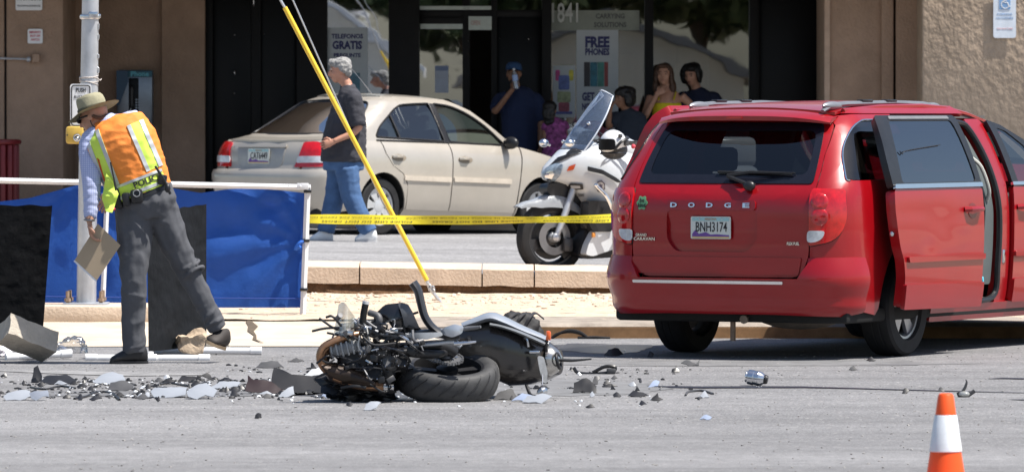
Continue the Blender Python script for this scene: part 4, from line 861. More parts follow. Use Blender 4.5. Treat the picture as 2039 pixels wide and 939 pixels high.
b = MB(); b.patch([(0, -.48), (1, -.70), (1, .70), (0, .48)], lambda t, y, o: V((lerp(1.28, 2.1, t)+.09*(1-(y/.7)**2), y, lerp(1.40, .93, t)+.01)), (), .2, .15, 0); b.obj('windscreen', CGLASS, sed)
b = MB(); b.patch([(2.02, -.72), (3.1, -.62), (3.28, -.3), (3.28, .3), (3.1, .62), (2.02, .72)], lambda x, y, o: V((x, y, sinterp([(2.0, .935), (2.6, .86), (3.1, .76), (3.3, .66)], x)+.03*(1-(y/.7)**2)+o)), (), .15, .12, .02); b.obj('hood', GOLD, sed, 50)
b = MB(); rr = [[V((lerp(3.15, 3.32, 1-(y/.72)**2)+dx, y, z)) for dx, z in ((-.1, .2), (0, .25), (.03, .45), (0, .62), (-.1, .68))] for y in [lerp(-.72, .72, i/10) for i in range(11)]]
b.loft(rr); b.obj('front_bumper', GOLD, sed)
for y in (-.36, .36):
    for x in (.35, 1.3):
        b = MB(); b.box((x, y, .55), (.5, .48, .16), bev=.05); b.box((x-.26, y, .82), (.13, .48, .55), bev=.05); b.box((x-.28, y, 1.16), (.08, .24, .15), bev=.03); b.obj('seat', pm('grey_seat', (.17, .17, .17), .85), sed)
MB().box((1.95, 0, .80), (.35, 1.3, .22), bev=.06).obj('dashboard', TRIM, sed); b = MB(); b.torus(.17, .013, 24, 6, T(1.65, .36, .93) @ RY(R(65))); b.obj('steering_wheel', pm('grey_wheel', (.3, .3, .3), .5), sed)
MB().box((-.25, 0, .93), (.5, 1.2, .03), bev=.01).obj('parcel_shelf', TRIM, sed)
MB().box((1.2, 0, .24), (4.0, 1.35, .14), bev=.04).obj('underbody', UNDER, sed)
for c, sgn in (((0, -.715, .285), -1), ((0, .715, .285), 1), ((2.41, -.715, .285), -1), ((2.41, .715, .285), 1)): wheel(sed, c, .287, .175, .19, 7, sgn, mr=pm('hubcap_silver', (.55, .56, .57), .35, metal=.4), kind=1)
for x in (0, 2.41):
    for sg in (-1, 1):
        b = MB(); b.loft([[V((x+.36*cos(a), sg*.5, .285+.36*sin(a))) for a in [R(180*i/14) for i in range(15)]], [V((x+.36*cos(a), sg*.80, .285+.36*sin(a))) for a in [R(180*i/14) for i in range(15)]]], cyc=False, cap=False); b.box((x, sg*.5, .5), (.75, .02, .5)); b.obj('wheel_well', UNDER, sed)
b = MB(); b.tube(spl([(.25, -.42, 1.42), (.05, -.45, 1.56), (-.28, -.48, 1.78)], 4), .003, 5); b.obj('aerial', STEEL, sed)
# ================================================================ people
from mathutils.bvhtree import BVHTree
def remesh(mb, vox, it=5, wr=0, ws=9, seed=0, stretch=(1, 1, 2)):
    """one continuous skin over overlapping shapes, smoothed, with small folds"""
    me = bpy.data.meshes.new('t'); bmesh.ops.recalc_face_normals(mb.bm, faces=mb.bm.faces[:]); mb.bm.to_mesh(me); mb.bm.free()
    o = bpy.data.objects.new('t', me); SC.collection.objects.link(o)
    m = o.modifiers.new('r', 'REMESH'); m.mode = 'VOXEL'; m.voxel_size = vox
    m = o.modifiers.new('s', 'SMOOTH'); m.iterations = it; m.factor = .5
    r = bpy.data.meshes.new_from_object(o.evaluated_get(DG())); bpy.data.objects.remove(o); bpy.data.meshes.remove(me)
    b = MB(); b.bm.from_mesh(r); bpy.data.meshes.remove(r)
    if wr:
        b.bm.normal_update(); sd = V((seed*5.1, seed*2.3, seed))
        for v in b.bm.verts:
            q = V((v.co.x*stretch[0], v.co.y*stretch[1], v.co.z*stretch[2]))*ws
            n = noise.noise(q+sd); k = (1-abs(n)*2.2)*.7+noise.noise(q*2.3+sd)*.45
            v.co += v.normal*(wr*k)
    return b
def tree(mb): return BVHTree.FromBMesh(mb.bm)
def drape(bvh, off=.004, frm=-1.5):
    """maps image-plane coordinates (x,z) on to the near side of a body"""
    def f(x, z, o):
        h = bvh.ray_cast(V((x, frm, z)), V((0, 1, 0)))
        if h[0] is None:
            h = bvh.find_nearest(V((x, -.05, z)))
        n = h[1] if h[1].y < 0 else -h[1]
        return h[0]+V((n.x*.5, min(n.y, -.5), n.z*.5)).normalized()*(off+o)
    return f
SKIN = pm('skin', (.46, .25, .17), .5, var=.1, vs=20, spec=.4); SKIND = pm('tan_skin', (.30, .155, .095), .5, var=.1, vs=20, spec=.4)
def hand(b, w, d, n, L=.19, curl=.5, side=1, spread=1.0):
    """palm, four bent fingers and a thumb; w wrist, d direction, n palm normal"""
    d = V(d).normalized(); n = V(n); n = (n-d*n.dot(d)).normalized(); s = d.cross(n).normalized()*side; w = V(w)
    b.tube([w-d*.02, w+d*L*.14, w+d*L*.30, w+d*L*.46, w+d*L*.52], [(.018, .024), (.016, .034), (.015, .041), (.014, .040), (.010, .034)], 10, up=n)
    for i, (o, l) in enumerate(((-.030, .44), (-.010, .50), (.011, .47), (.030, .37))):
        p = w+d*L*.48+s*o*1.0; dirn = (d+s*o*2.2*spread).normalized(); pts = [p-d*.012]; a = 0
        for j, f in enumerate((.45, .32, .23)):
            a += curl*(.5, .75, .6)[j]; q = dirn*cos(a)+n*sin(a); pts.append(pts[-1]+q*L*l*f)
        b.tube(pts, [.0095, .0092, .0084, .0062], 7)
    p = w+d*L*.16-s*.032; t = (d*.6-s*.62+n*.45).normalized(); t2 = (d*.85-s*.05+n*.55).normalized()
    b.tube([p+s*.02, p, p+t*L*.19, p+t*L*.19+t2*L*.17, p+t*L*.19+t2*L*.2], [.014, .0145, .012, .0095, .006], 7)
def head(b, c, f, u=(0, 0, 1), k=1.0):
    f = V(f).normalized(); u = V(u); u = (u-f*u.dot(f)).normalized(); s = u.cross(f).normalized(); c = V(c)
    rot = M((( s.x, f.x, u.x, 0), (s.y, f.y, u.y, 0), (s.z, f.z, u.z, 0), (0, 0, 0, 1)))
    def E_(p, r): b.ell(c+s*p[0]*k+f*p[1]*k+u*p[2]*k, [x*k for x in r], rot=rot)
    E_((0, -.012, .032), (.076, .096, .088)); E_((0, .018, -.035), (.062, .072, .075)); E_((0, .045, -.082), (.036, .040, .030)); E_((0, .050, .0), (.055, .045, .06))
    for q in (-1, 1): E_((q*.038, .062, -.022), (.026, .022, .026)); E_((q*.078, -.012, -.004), (.010, .020, .031))
    b.tube([c+(f*.088+u*.022)*k, c+(f*.112-u*.014)*k, c+(f*.118-u*.030)*k, c+(f*.088-u*.038)*k], [.009*k, .012*k, .014*k, .008*k], 8)
    E_((0, .086, -.060), (.024, .012, .009)); E_((0, .082, .030), (.05, .012, .012))
    return rot, s, f, u
def face(root, c, rot, k=1.0, brow=(.05, .03, .02)):
    c = V(c); B = lambda p: c+rot.to_3x3() @ V((p[0]*k, p[1]*k, p[2]*k))
    for q in (-1, 1):
        MB().ell(B((q*.031, .083, .006)), (.012*k, .008*k, .006*k), rot=rot).obj('eye', pm('eye_dark', (.03, .02, .015), .25), root)
        MB().tube([B((q*.016, .094, .026)), B((q*.034, .093, .030)), B((q*.052, .082, .024))], .004*k, 6).obj('eyebrow', pm('brow_%d' % int(brow[0]*100), brow, .8), root)
    MB().ell(B((0, .094, -.060)), (.022*k, .007*k, .006*k), rot=rot).obj('mouth', pm('lips', (.32, .12, .09), .5), root)
def limb(b, pts, r, n=12): b.tube(spl(pts, 4), [interp([(i*4, x) for i, x in enumerate(r)], j) for j in range((len(pts)-1)*4+1)], n)
def shoe(root, ankle, toe, mat, sole, up=(0, 0, 1), w_=.045, name='shoe'):
    a = V(ankle); t = V(toe); d = (t-a); up = V(up); d -= up*d.dot(up); L = d.length; d.normalize(); s = up.cross(d)
    g = a+up*((t-a).dot(up)); b = MB()
    def ring(x, hw, h, z0=0.0, back=0):
        p = g+d*x; return [p+s*(hw*cos(q))+up*(z0+h*.5+h*.5*sin(q) if sin(q) > 0 else z0+h*.5+h*.5*sin(q)) for q in [2*pi*i/14 for i in range(14)]]
    b.loft([ring(-.075, .018, .05, .02), ring(-.065, w_*.75, .10, .005), ring(-.02, w_*.85, .135, 0), ring(.03, w_*.88, .125, 0), ring(L*.55, w_*1.0, .085, 0), ring(L*.8, w_*1.03, .062, 0), ring(L*.97, w_*.75, .045, .0), ring(L*1.04, w_*.3, .025, .004)])
    sh_ = b.obj(name, mat, root, 60); b = MB()
    ol = [(-.08, .02), (-.05, w_*.86), (.05, w_*.85), (L*.6, w_*1.12), (L*.9, w_*.98), (L*1.07, w_*.3)]
    pts = ol+[(x, -y) for x, y in ol[::-1]]
    b.prism(rpoly(pts, .03, 3), .022); mm = M(((d.x, s.x, up.x, g.x), (d.y, s.y, up.y, g.y), (d.z, s.z, up.z, g.z), (0, 0, 0, 1)))
    for v in b.bm.verts: v.co = mm @ (v.co-V((0, 0, .008)))
    b.obj('sole', sole, sh_); return sh_
# ---------------------------------------------------------------- officer in the hi-vis vest
OY = 43.4; og = G(262, 722, .005); OS = FPX/og.y
off = empty('person', tuple(og), label='officer in an orange safety vest and khaki sun hat leaning over the debris', cat='person')
J = lambda px, py, d=0: V(((px-262)/OS, d, (722-py)/OS))
spine = [J(291, 408), J(284, 375), J(266, 330, -.0), J(245, 285, .0), J(226, 256, .02), J(212, 244, .04)]
sp_r = [(.155, .195), (.125, .185), (.13, .195), (.135, .215), (.10, .185), (.055, .065)]
HC = J(187, 233, .06); HF = V((-.86, .42, -.30)); HU = V((-.28, .12, .95))
sho_l, elb_l, wri_l = J(180, 288, .0), J(185, 368, -.09), J(181, 441, -.14)
sho_r, elb_r, wri_r = J(272, 262, .16), J(255, 330, .36), J(215, 390, .42)
hip_l, kne_l, ank_l = J(266, 428, -.02), J(268, 562, -.06), J(270, 690, .0)
hip_r, kne_r, ank_r = J(315, 418, .04), J(368, 532, .10), J(432, 652, .16)
b = MB(); b.tube(spine, sp_r, 18, up=(0, 1, 0)); rot, *_ = head(b, HC, HF, HU); b.tube([J(214, 250, .03), J(203, 243, .045), HC-V((-.02, 0, .04))], [.062, .056, .055], 12)
limb(b, [sho_l, elb_l, wri_l], [.055, .042, .029]); limb(b, [sho_r, elb_r, wri_r], [.055, .042, .029])
limb(b, [hip_l, kne_l, ank_l], [.085, .058, .042]); limb(b, [hip_r, kne_r, ank_r], [.085, .058, .042])
b = remesh(b, .009, 4); hand(b, wri_l, J(186, 472)-J(181, 441), (1, -.1, .1), .18, .75, -1, .5); hand(b, wri_r, (-.6, .2, -.7), (.3, .8, 0), .18, .5, 1)
b.obj('body', SKIN, off, 70); face(off, HC, rot)
SHIRT = bpy.data.materials.new('checked_shirt'); SHIRT.use_nodes = True
_n = SHIRT.node_tree; _t = _n.nodes.new('ShaderNodeTexCoord'); _c = []
for ax in ('X', 'Z'):
    sx_ = _n.nodes.new('ShaderNodeSeparateXYZ'); _n.links.new(_t.outputs['Object'], sx_.inputs[0]); mm_ = _n.nodes.new('ShaderNodeMath'); mm_.operation = 'MULTIPLY'; mm_.inputs[1].default_value = 70; _n.links.new(sx_.outputs[ax], mm_.inputs[0])
    fr_ = _n.nodes.new('ShaderNodeMath'); fr_.operation = 'FRACT'; _n.links.new(mm_.outputs[0], fr_.inputs[0]); gt = _n.nodes.new('ShaderNodeMath'); gt.operation = 'GREATER_THAN'; gt.inputs[1].default_value = .72; _n.links.new(fr_.outputs[0], gt.inputs[0]); _c.append(gt)
mxm = _n.nodes.new('ShaderNodeMath'); mxm.operation = 'MAXIMUM'; _n.links.new(_c[0].outputs[0], mxm.inputs[0]); _n.links.new(_c[1].outputs[0], mxm.inputs[1])
mxc = _n.nodes.new('ShaderNodeMix'); mxc.data_type = 'RGBA'; _n.links.new(mxm.outputs[0], mxc.inputs[0]); mxc.inputs[6].default_value = (.50, .54, .74, 1); mxc.inputs[7].default_value = (.33, .38, .62, 1); _n.links.new(mxc.outputs[2], _n.nodes['Principled BSDF'].inputs['Base Color']); _n.nodes['Principled BSDF'].inputs['Roughness'].default_value = .85
b = MB(); b.tube([J(283, 370)]+spine[2:5]+[J(216, 249, .03), J(208, 243, .045)], [(.125, .185)]+[(x+.014, y+.014) for x, y in sp_r[2:5]]+[(.075, .085), (.068, .074)], 18, up=(0, 1, 0))
limb(b, [J(205, 264, -.0), sho_l, elb_l, J(182, 434, -.12)], [.07, .076, .062, .043]); limb(b, [J(255, 262, .06), sho_r, elb_r, wri_r], [.07, .074, .06, .042])
b = remesh(b, .009, 4, .006, 13, 3); shirt_t = tree(b); b.obj('shirt', SHIRT, off, 70)
TROU = pm('grey_trousers', (.082, .085, .095), .8, var=.12, vs=9, bump=.016, bs=5, spec=.3, stretch=(1, 1, .8))
b = MB(); b.tube([J(282, 373), J(290, 402), J(292, 430, .01)], [(.15, .195), (.165, .21), (.14, .185)], 18, up=(0, 1, 0))
limb(b, [J(268, 415, -.01), J(268, 490, -.04), kne_l, J(266, 630, -.03), J(268, 700, 0)], [.130, .112, .084, .076, .074]); limb(b, [J(315, 412, .02), J(340, 470, .06), kne_r, J(402, 596, .13), J(433, 655, .16)], [.128, .106, .080, .068, .064])
for i in range(4): b.torus(.066, .011, 20, 8, T(J(268, 640+16*i, -.01)) @ RY(R(14*(-1)**i)) @ RX(R(10)))
for i, (x_, y_, a_) in enumerate(((352, 498, -28), (362, 512, -34), (374, 528, -24), (384, 545, -36))): b.torus(.078, .011, 20, 8, T(J(x_, y_, .085)) @ RY(R(a_)) @ RX(R(12*(-1)**i)))
for i, (x_, y_) in enumerate(((268, 548), (268, 566), (268, 582))): b.torus(.078, .009, 20, 8, T(J(x_, y_, -.055)) @ RY(R(16*(-1)**i)) @ RX(R(8)))
for i in range(3): b.torus(.060, .010, 20, 8, T(J(408+9*i, 610+16*i, .135)) @ RY(R(-38+12*(-1)**i)))
b = remesh(b, .009, 4, .012, 6, 5, (1.5, 1.2, 1.1)); tr_t = tree(b); b.obj('trousers', TROU, off, 70)
BOOT = pm('black_boot', (.012, .012, .014), .5, var=.2); shoe(off, J(272, 694, 0), J(222, 722, -.03), BOOT, BLK, w_=.052, name='boot')
du = V((.50, .0, .86)); tn = V((.86, .1, -.5))
shoe(off, J(446, 662, .20), J(417, 684, .05), pm('brown_boot', (.03, .024, .021), .7, var=.25, vs=14), pm('tan_sole', (.40, .29, .18), .8), up=V((.42, .0, .9)).normalized(), w_=.05, name='boot')
# vest
ORG = pm('safety_orange', (.85, .25, .04), .75, var=.06, vs=10, bump=.012, bs=9); LIME = pm('safety_lime', (.60, .80, .10), .7, var=.05, vs=10); SILV = pm('reflective_silver', (.50, .52, .53), .4, var=.08, vs=20, metal=.2)
b = MB(); b.tube([J(281, 388), J(266, 338), J(243, 290), J(225, 262, .0), J(216, 252, .02)], [(.168, .215), (.17, .225), (.185, .25), (.16, .235), (.10, .12)], 20, up=(0, 1, 0))
b.tube([J(196, 268, .02), J(225, 260, .0), J(270, 250, .10)], [.085, .095, .085], 14)
vb = remesh(b, .009, 4, .006, 9, 8); vt = tree(vb)
# the side flap hanging in front of the belt on the left
vest = vb.obj('safety_vest', ORG, off, 70)
b = MB(); b.patch([(J(*p).x, J(*p).z) for p in ((216, 345), (226, 356), (240, 385), (228, 422), (216, 420), (207, 395), (212, 368))], lambda x, z, o: V((x, -.175-o-.05*(1-((x-J(222, 380).x)/.07)**2)+.012*sin(z*60), z)), (), .012, .02, .012); b.obj('vest_flap', LIME, vest)
D_ = drape(vt, .004)
def band(p0, p1, w0, w1, mat, nm, off=0, ref=None):
    a, c = J(*p0), J(*p1); t = (c-a).normalized(); n = V((-t.z, 0, t.x)); f = D_
    b = MB(); b.patch([((a+n*w0).x, (a+n*w0).z), ((c+n*w0).x, (c+n*w0).z), ((c+n*w1).x, (c+n*w1).z), ((a+n*w1).x, (a+n*w1).z)], lambda x, z, o: f(x, z, o+off), (), .012, .012, .004); return b.obj(nm, mat, vest, 60)
for (p0, p1) in (((184, 263), (226, 372)), ((271, 244), (310, 335))):
    band(p0, p1, -.056, .056, LIME, 'lime_band', 0); band(p0, p1, -.056, -.030, SILV, 'reflective_strip', .004); band(p0, p1, .030, .056, SILV, 'reflective_strip', .004)
band((214, 392), (327, 348), -.062, .045, LIME, 'lime_band', .003); band((214, 392), (327, 348), .028, .046, SILV, 'reflective_strip', .007); band((214, 392), (327, 348), -.052, -.03, SILV, 'reflective_strip', .007)
cc = J(288, 362); ca = R(21)
text('POLICE', .060, INKB, None, vest, 'vest_letters', .02, .001, 1.0, None, fn=lambda c: D_(cc.x+c.x*cos(ca)-c.y*sin(ca)+.03, cc.z+c.x*sin(ca)+c.y*cos(ca)+.01, .008+c.z))
b = MB(); b.tube([D_(J(x, y).x, J(x, y).z, .004) for x, y in ((163, 268), (180, 282), (200, 318), (212, 360))], .006, 6); b.obj('vest_edge', pm('vest_red_edge', (.6, .08, .02), .7), vest)
# belt and kit
bt = drape(tr_t, .006)
b = MB(); b.patch([(J(*p).x, J(*p).z) for p in ((230, 398), (262, 388), (300, 377), (334, 364), (336, 374), (302, 388), (264, 400), (232, 410))], bt, (), .02, .02, .012); b.obj('belt', BLK, off)
def kit(name, px, py, sx, sy, sz, rot=0, mat=BLK, bev=.012, d=.03):
    c = bt(J(px, py).x, J(px, py).z, d); m_ = T(c) @ RY(R(rot)); MB().box((0, 0, 0), (sx, sy, sz), m_, bev=bev).obj(name, mat, off); return c
kit('radio', 240, 394, .055, .05, .14, -12); kit('pouch', 257, 396, .05, .05, .09, -8); c = kit('cuff_case', 277, 390, .085, .04, .095, -6, bev=.03); kit('pouch', 325, 362, .06, .05, .07, 10)
b = MB(); b.torus(.022, .005, 18, 6, T(c+V((0, -.025, .02))) @ RX(R(90))); b.obj('handcuff', STEEL, off)
b = MB(); b.tube([J(231, 352, -.24), J(236, 378, -.24)], [.006, .008], 8); b.tube([J(225, 322, -.24), J(231, 352, -.24)], .0055, 8); b.obj('radio_antenna', BLK, off)
b = MB(); b.tube([J(313, 330, -.21), J(330, 356, -.2), J(342, 385, -.16)], [.008, .009, .01], 8); b.ell(J(337, 374, -.18), (.02, .02, .03)); b.obj('key_strap', BLK, off)
MB().ell(J(228, 415, -.2), (.02, .02, .014)).obj('red_fitting', INKR, off)
MB().torus(.033, .007, 20, 8, T(J(181, 437, -.14)) @ RY(R(4))).obj('wrist_watch', pm('watch_steel', (.30, .30, .30), .3, metal=.8), off)
# hat
KH = pm('khaki_cloth', (.30, .28, .185), .9, var=.12, vs=14, bump=.003, bs=50); hm = T(HC) @ rot
b = MB()
def brim(u, v):
    a = 2*pi*u; r = lerp(.082, .185, v); x, y = r*cos(a)*.94, r*sin(a)*1.02
    dr = .018+.055*v**1.6*(sin(a) if sin(a) > 0 else 0)+.012*v*cos(2*a)-.01*v
    return hm @ V((x, y-.005, .062-dr-.012*sin(3*a)*v*.4))
b.grid(brim, 40, 8, cu=True)
q = bmesh.ops.solidify(b.bm, geom=b.bm.faces[:], thickness=.004)
hat = b.obj('sun_hat', KH, off, 60)
b = MB(); b.lathe([(.090, .045), (.091, .06), (.090, .075), (.088, .10), (.083, .13), (.074, .148), (.05, .155), (.002, .150)], 28)
for v in b.bm.verts:
    v.co = V((v.co.x*.97, v.co.y*1.12-.005, v.co.z)); v.co += noise.noise_vector(v.co*16)*.008
    v.co = hm @ v.co
b.obj('hat_crown', KH, hat, 60)
b = MB(); b.tube([hm @ V((.092*cos(a)*.98, .092*sin(a)*1.13-.005, .062)) for a in [2*pi*i/28 for i in range(28)]], [(.012, .004)]*28, 8, closed=True, up=tuple(rot.to_3x3() @ V((0, 0, 1)))); b.obj('hat_band', pm('dark_khaki', (.10, .095, .06), .9), hat)
b = MB()
for q in (-1, 1):
    b.tube([hm @ V((q*.075, -.01, .012)), hm @ V((q*.079, .05, .014)), hm @ V((q*.068, .095, .010))], [(.006, .003)]*3, 6); b.ell(hm @ V((q*.036, .102, .002)), (.030, .008, .018), rot=rot)
b.tube([hm @ V((-.02, .112, .01)), hm @ V((.02, .112, .01))], .004, 6); b.obj('sunglasses', BLK, off)
b = MB(); b.tube(spl([hm @ V((.078, -.005, .01)), hm @ V((.083, -.02, -.07)), hm @ V((.075, -.10, -.115)), hm @ V((.0, -.135, -.10)), hm @ V((-.07, -.09, -.09)), hm @ V((-.078, -.005, .01))], 5), .0035, 6); b.obj('glasses_cord', BLK, off)
b = MB(); b.tube(spl([hm @ V((.0, -.105, -.02)), hm @ V((.06, -.075, -.03)), hm @ V((.074, -.03, .0))], 4), [.013]*9, 8); b.obj('hair', pm('short_brown_hair', (.10, .05, .03), .8), off)
b = MB(); b.tube([J(222, 252, .02)+V((.075*cos(a)*.6, .09*sin(a), .07*cos(a)*-.4-.0)) for a in [2*pi*i/16 for i in range(16)]], [(.02, .006)]*16, 8, closed=True); b.obj('collar', SHIRT, off)
# writing pad in the left hand
pc = [J(198, 444), J(243, 487), J(196, 556), J(152, 516)]; cx = sum((p for p in pc), V())/4
pad = empty('writing_pad', tuple(og+cx+V((0, -.145, 0))), label='tan cardboard backed writing pad held in the officer\'s left hand', cat='writing pad')
b = MB(); b.prism([((p-cx).x, (p-cx).z) for p in pc][::-1], .010, FACE); b.obj('backing_board', pm('cardboard', (.37, .29, .20), .9, var=.06), pad)
b = MB(); e0, e1 = pc[3]-cx, pc[2]-cx; nn = V((-.5, 0, -.55)).normalized()
b.prism([((p).x, (p).z) for p in (e0+nn*.012, e1+nn*.012, e1-nn*.004, e0-nn*.004)], .012, T(0, .006, 0) @ FACE); b.obj('paper_sheets', pm('paper', (.72, .74, .78), .7), pad)
# ---------------------------------------------------------------- other people
def person(label, ox, oy, Y, z, spec):
    g = P(ox, oy, Y); s = FPX/Y; base = V((g.x, Y, z)); r = empty('person', tuple(base), label=label, cat='person')
    def J(px, py, d=0): p = P(px, py, Y+d); return V((p.x-base.x, d, p.z-z))
    return r, J
def build(r, J, d):
    """d: spine [(px,py,dy,(depth r,side r))], head (px,py,dy), face dir, arms, legs"""
    sp = [J(*p[:3]) for p in d['spine']]; sr = [p[3] for p in d['spine']]; k = d.get('k', 1.0)
    b = MB(); b.tube(sp, [(a-.012, c-.012) for a, c in sr], 16, up=(0, 1, 0)); hc = J(*d['head']); rot, *_ = head(b, hc, d['face'], d.get('up', (0, 0, 1)), k)
    b.tube([sp[-1], hc-V((0, 0, .04))], [.056*k, .052*k], 10)
    for a in d['arms']: limb(b, [J(*q) for q in a[:3]], [.048*k, .039*k, .027*k])
    for l in d['legs']: limb(b, [J(*q) for q in l[:3]], [.085*k, .06*k, .045*k])
    b = remesh(b, .011, 4)
    for a in d['arms']: hand(b, J(*a[2]), a[3], a[4], .175*k, a[5], a[6])
    b.obj('body', d.get('skin', SKIN), r, 70); face(r, hc, rot, k, d.get('brow', (.05, .03, .02)))
    b = MB(); b.tube(sp[d.get('s0', 0):len(sp)-d.get('s1', 0)], sr[d.get('s0', 0):len(sp)-d.get('s1', 0)], 18, up=(0, 1, 0))
    for a in d['arms']:
        t = d.get('sleeve', .75)
        if t > 0:
            p0, p1 = J(*a[0]), J(*a[1]); limb(b, [p0+(sp[-2]-p0)*.4, p0, p0+(p1-p0)*t], [.07*k, .082*k, .072*k])
    b = remesh(b, .011, 4, d.get('wr', .006), 8, 4); d['shirt_t'] = tree(b); d['shirt_o'] = b.obj(d.get('top', 'shirt'), d['shirt'], r, 70)
    b = MB(); w0 = sr[0]; b.tube([sp[0]+V((0, 0, .04)), sp[0]-V((0, 0, .08))], [(w0[0]*.92, w0[1]*.92), (w0[0]*.85, w0[1]*.88)], 16, up=(0, 1, 0))
    for l in d['legs']: limb(b, [J(*l[0]), J(*l[1]), J(*l[2])-V((0, 0, .02))], [.118*k, .095*k, .082*k])
    b = remesh(b, .011, 4, .006, 7, 6); b.obj('trousers', d['pants'], r, 70)
    for l in d['legs']: shoe(r, J(*l[2])-V((0, 0, .0)), J(*l[3]), d.get('shoe', WHITE), d.get('sole', pm('shoe_sole', (.45, .45, .46), .7)))
    return hc, rot
HAIRG = pm('grey_hair', (.27, .265, .255), .8, var=.3, vs=40, bump=.01, bs=60); HAIRB = pm('brown_hair', (.065, .032, .018), .6, var=.3, vs=30); HAIRK = pm('black_hair', (.008, .007, .007), .5, var=.3, vs=30)
def hairblob(root, hc, rot, parts, mat, k=1.0, wr=.008, name='hair'):
    b = MB(); R3 = rot.to_3x3()
    for p, rr in parts: b.ell(V(hc)+R3 @ (V(p)*k), [x*k for x in rr], rot=rot)
    b = remesh(b, .008, 3, wr, 22, 3, (1, 1, 1)); b.obj(name, mat, root, 70)
# walking man
r, J = person('grey haired man in a dark tee shirt and jeans walking past the gold sedan', 690, 480, 61.8, .445, None)
d = dict(spine=[(684, 322, 0, (.21, .22)), (685, 285, 0, (.225, .215)), (690, 245, 0, (.20, .19)), (694, 208, 0, (.16, .15)), (695, 185, 0, (.15, .10)), (692, 170, 0, (.07, .065))],
         head=(677, 141, 0), face=(-1, -.08, -.12), skin=pm('sunburnt_skin', (.48, .235, .155), .5, var=.1, vs=20), sleeve=.95,
         arms=[((704, 198, -.17), (714, 254, -.22), (664, 282, -.27), (-.9, -.05, -.30), (.2, 1, 0), .8, 1), ((694, 200, .17), (698, 258, .2), (694, 300, .18), (-.1, 0, -1), (-1, 0, 0), .5, -1)],
         legs=[((690, 335, -.09), (702, 398, -.10), (735, 458, -.10), (708, 480, -.12)), ((676, 335, .09), (665, 398, .08), (648, 458, .06), (618, 480, .05))],
         shirt=pm('charcoal_tee', (.036, .036, .045), .9, var=.15, vs=8, bump=.025, bs=7), pants=pm('blue_jeans', (.055, .115, .24), .9, var=.25, vs=6, bump=.012, bs=6, stretch=(1, 1, 1.3)), brow=(.4, .39, .38), wr=.009)
hc, rot = build(r, J, d)
hairblob(r, hc, rot, [((0, -.02, .062), (.082, .10, .066)), ((0, -.062, .03), (.080, .055, .075)), ((0, .062, .088), (.06, .045, .032)), ((.0, -.07, -.02), (.07, .04, .05)), ((.066, -.03, .02), (.022, .045, .05)), ((-.066, -.03, .02), (.022, .045, .05))], HAIRG, 1, .010)
# man with the cap
r, J = person('man in a navy shirt and blue cap drinking from a bottle by the shop door', 1035, 420, 70.3, .56, None)
d = dict(spine=[(1036, 300, 0, (.15, .19)), (1036, 262, 0, (.155, .20)), (1035, 228, 0, (.15, .205)), (1034, 200, 0, (.13, .21)), (1031, 184, 0, (.10, .15)), (1027, 176, 0, (.065, .07))],
         head=(1023, 148, -.03), face=(-.12, -1, .06), skin=SKIND, arms=[((996, 200, 0), (986, 222, -.12), (1022, 176, -.24), (.12, .05, .95), (.75, .5, 0), .75, -1), ((1070, 203, 0), (1078, 250, -.02), (1076, 290, -.05), (0, -.1, -1), (-1, 0, 0), .5, 1)],
         legs=[((1022, 318, 0), (1022, 372, 0), (1022, 414, 0), (1020, 424, -.2)), ((1050, 318, 0), (1050, 372, 0), (1050, 414, 0), (1052, 424, -.2))],
         shirt=pm('navy_tee', (.012, .022, .065), .9, var=.1, vs=8), pants=pm('khaki_shorts', (.12, .10, .07), .9), sleeve=.8)
hc, rot = build(r, J, d); hm = T(hc) @ rot
hairblob(r, hc, rot, [((0, -.045, .02), (.078, .055, .06)), ((.07, -.02, .0), (.014, .03, .04)), ((-.07, -.02, .0), (.014, .03, .04)), ((0, .075, -.085), (.04, .03, .025))], HAIRK, 1, .003)
b = MB(); b.lathe([(.089, .045), (.090, .07), (.082, .105), (.055, .132), (.002, .140)], 24)
for v in b.bm.verts: v.co = hm @ V((v.co.x, v.co.y*1.1-.005, v.co.z))
CAP = pm('blue_cap_cloth', (.025, .07, .17), .85); cp = b.obj('cap', CAP, r, 60)
b = MB(); b.grid(lambda u, v: hm @ V((.078*cos(pi*u), .03+lerp(.05, .145, v)*sin(pi*u)**.6, .058-.012*v-.02*cos(pi*u)**2)), 16, 4); bmesh.ops.solidify(b.bm, geom=b.bm.faces[:], thickness=.004); b.obj('cap_visor', CAP, cp, 60)
wp = J(1026, 158, -.27); e = empty('water_bottle', tuple(r.location+wp), label='clear plastic water bottle with blue label at the capped man\'s lips', cat='bottle', rot=(R(-8), R(-8), 0))
b = MB(); b.lathe([(.001, -.11), (.028, -.108), (.031, -.095), (.029, -.06), (.031, -.03), (.031, .04), (.026, .07), (.014, .095), (.013, .105)], 16); b.obj('bottle_body', glass('bottle_plastic', (.70, .76, .82), .10, .05, opaque=((.55, .6, .68), .35)), e)
MB().lathe([(.0318, -.02), (.0322, -.02), (.0322, .045), (.0318, .045)], 16, cap=False).obj('bottle_label', pm('label_blue', (.35, .48, .75), .5), e); MB().lathe([(.0145, .10), (.0145, .118), (.001, .118)], 12).obj('bottle_neck', WHITE, e)
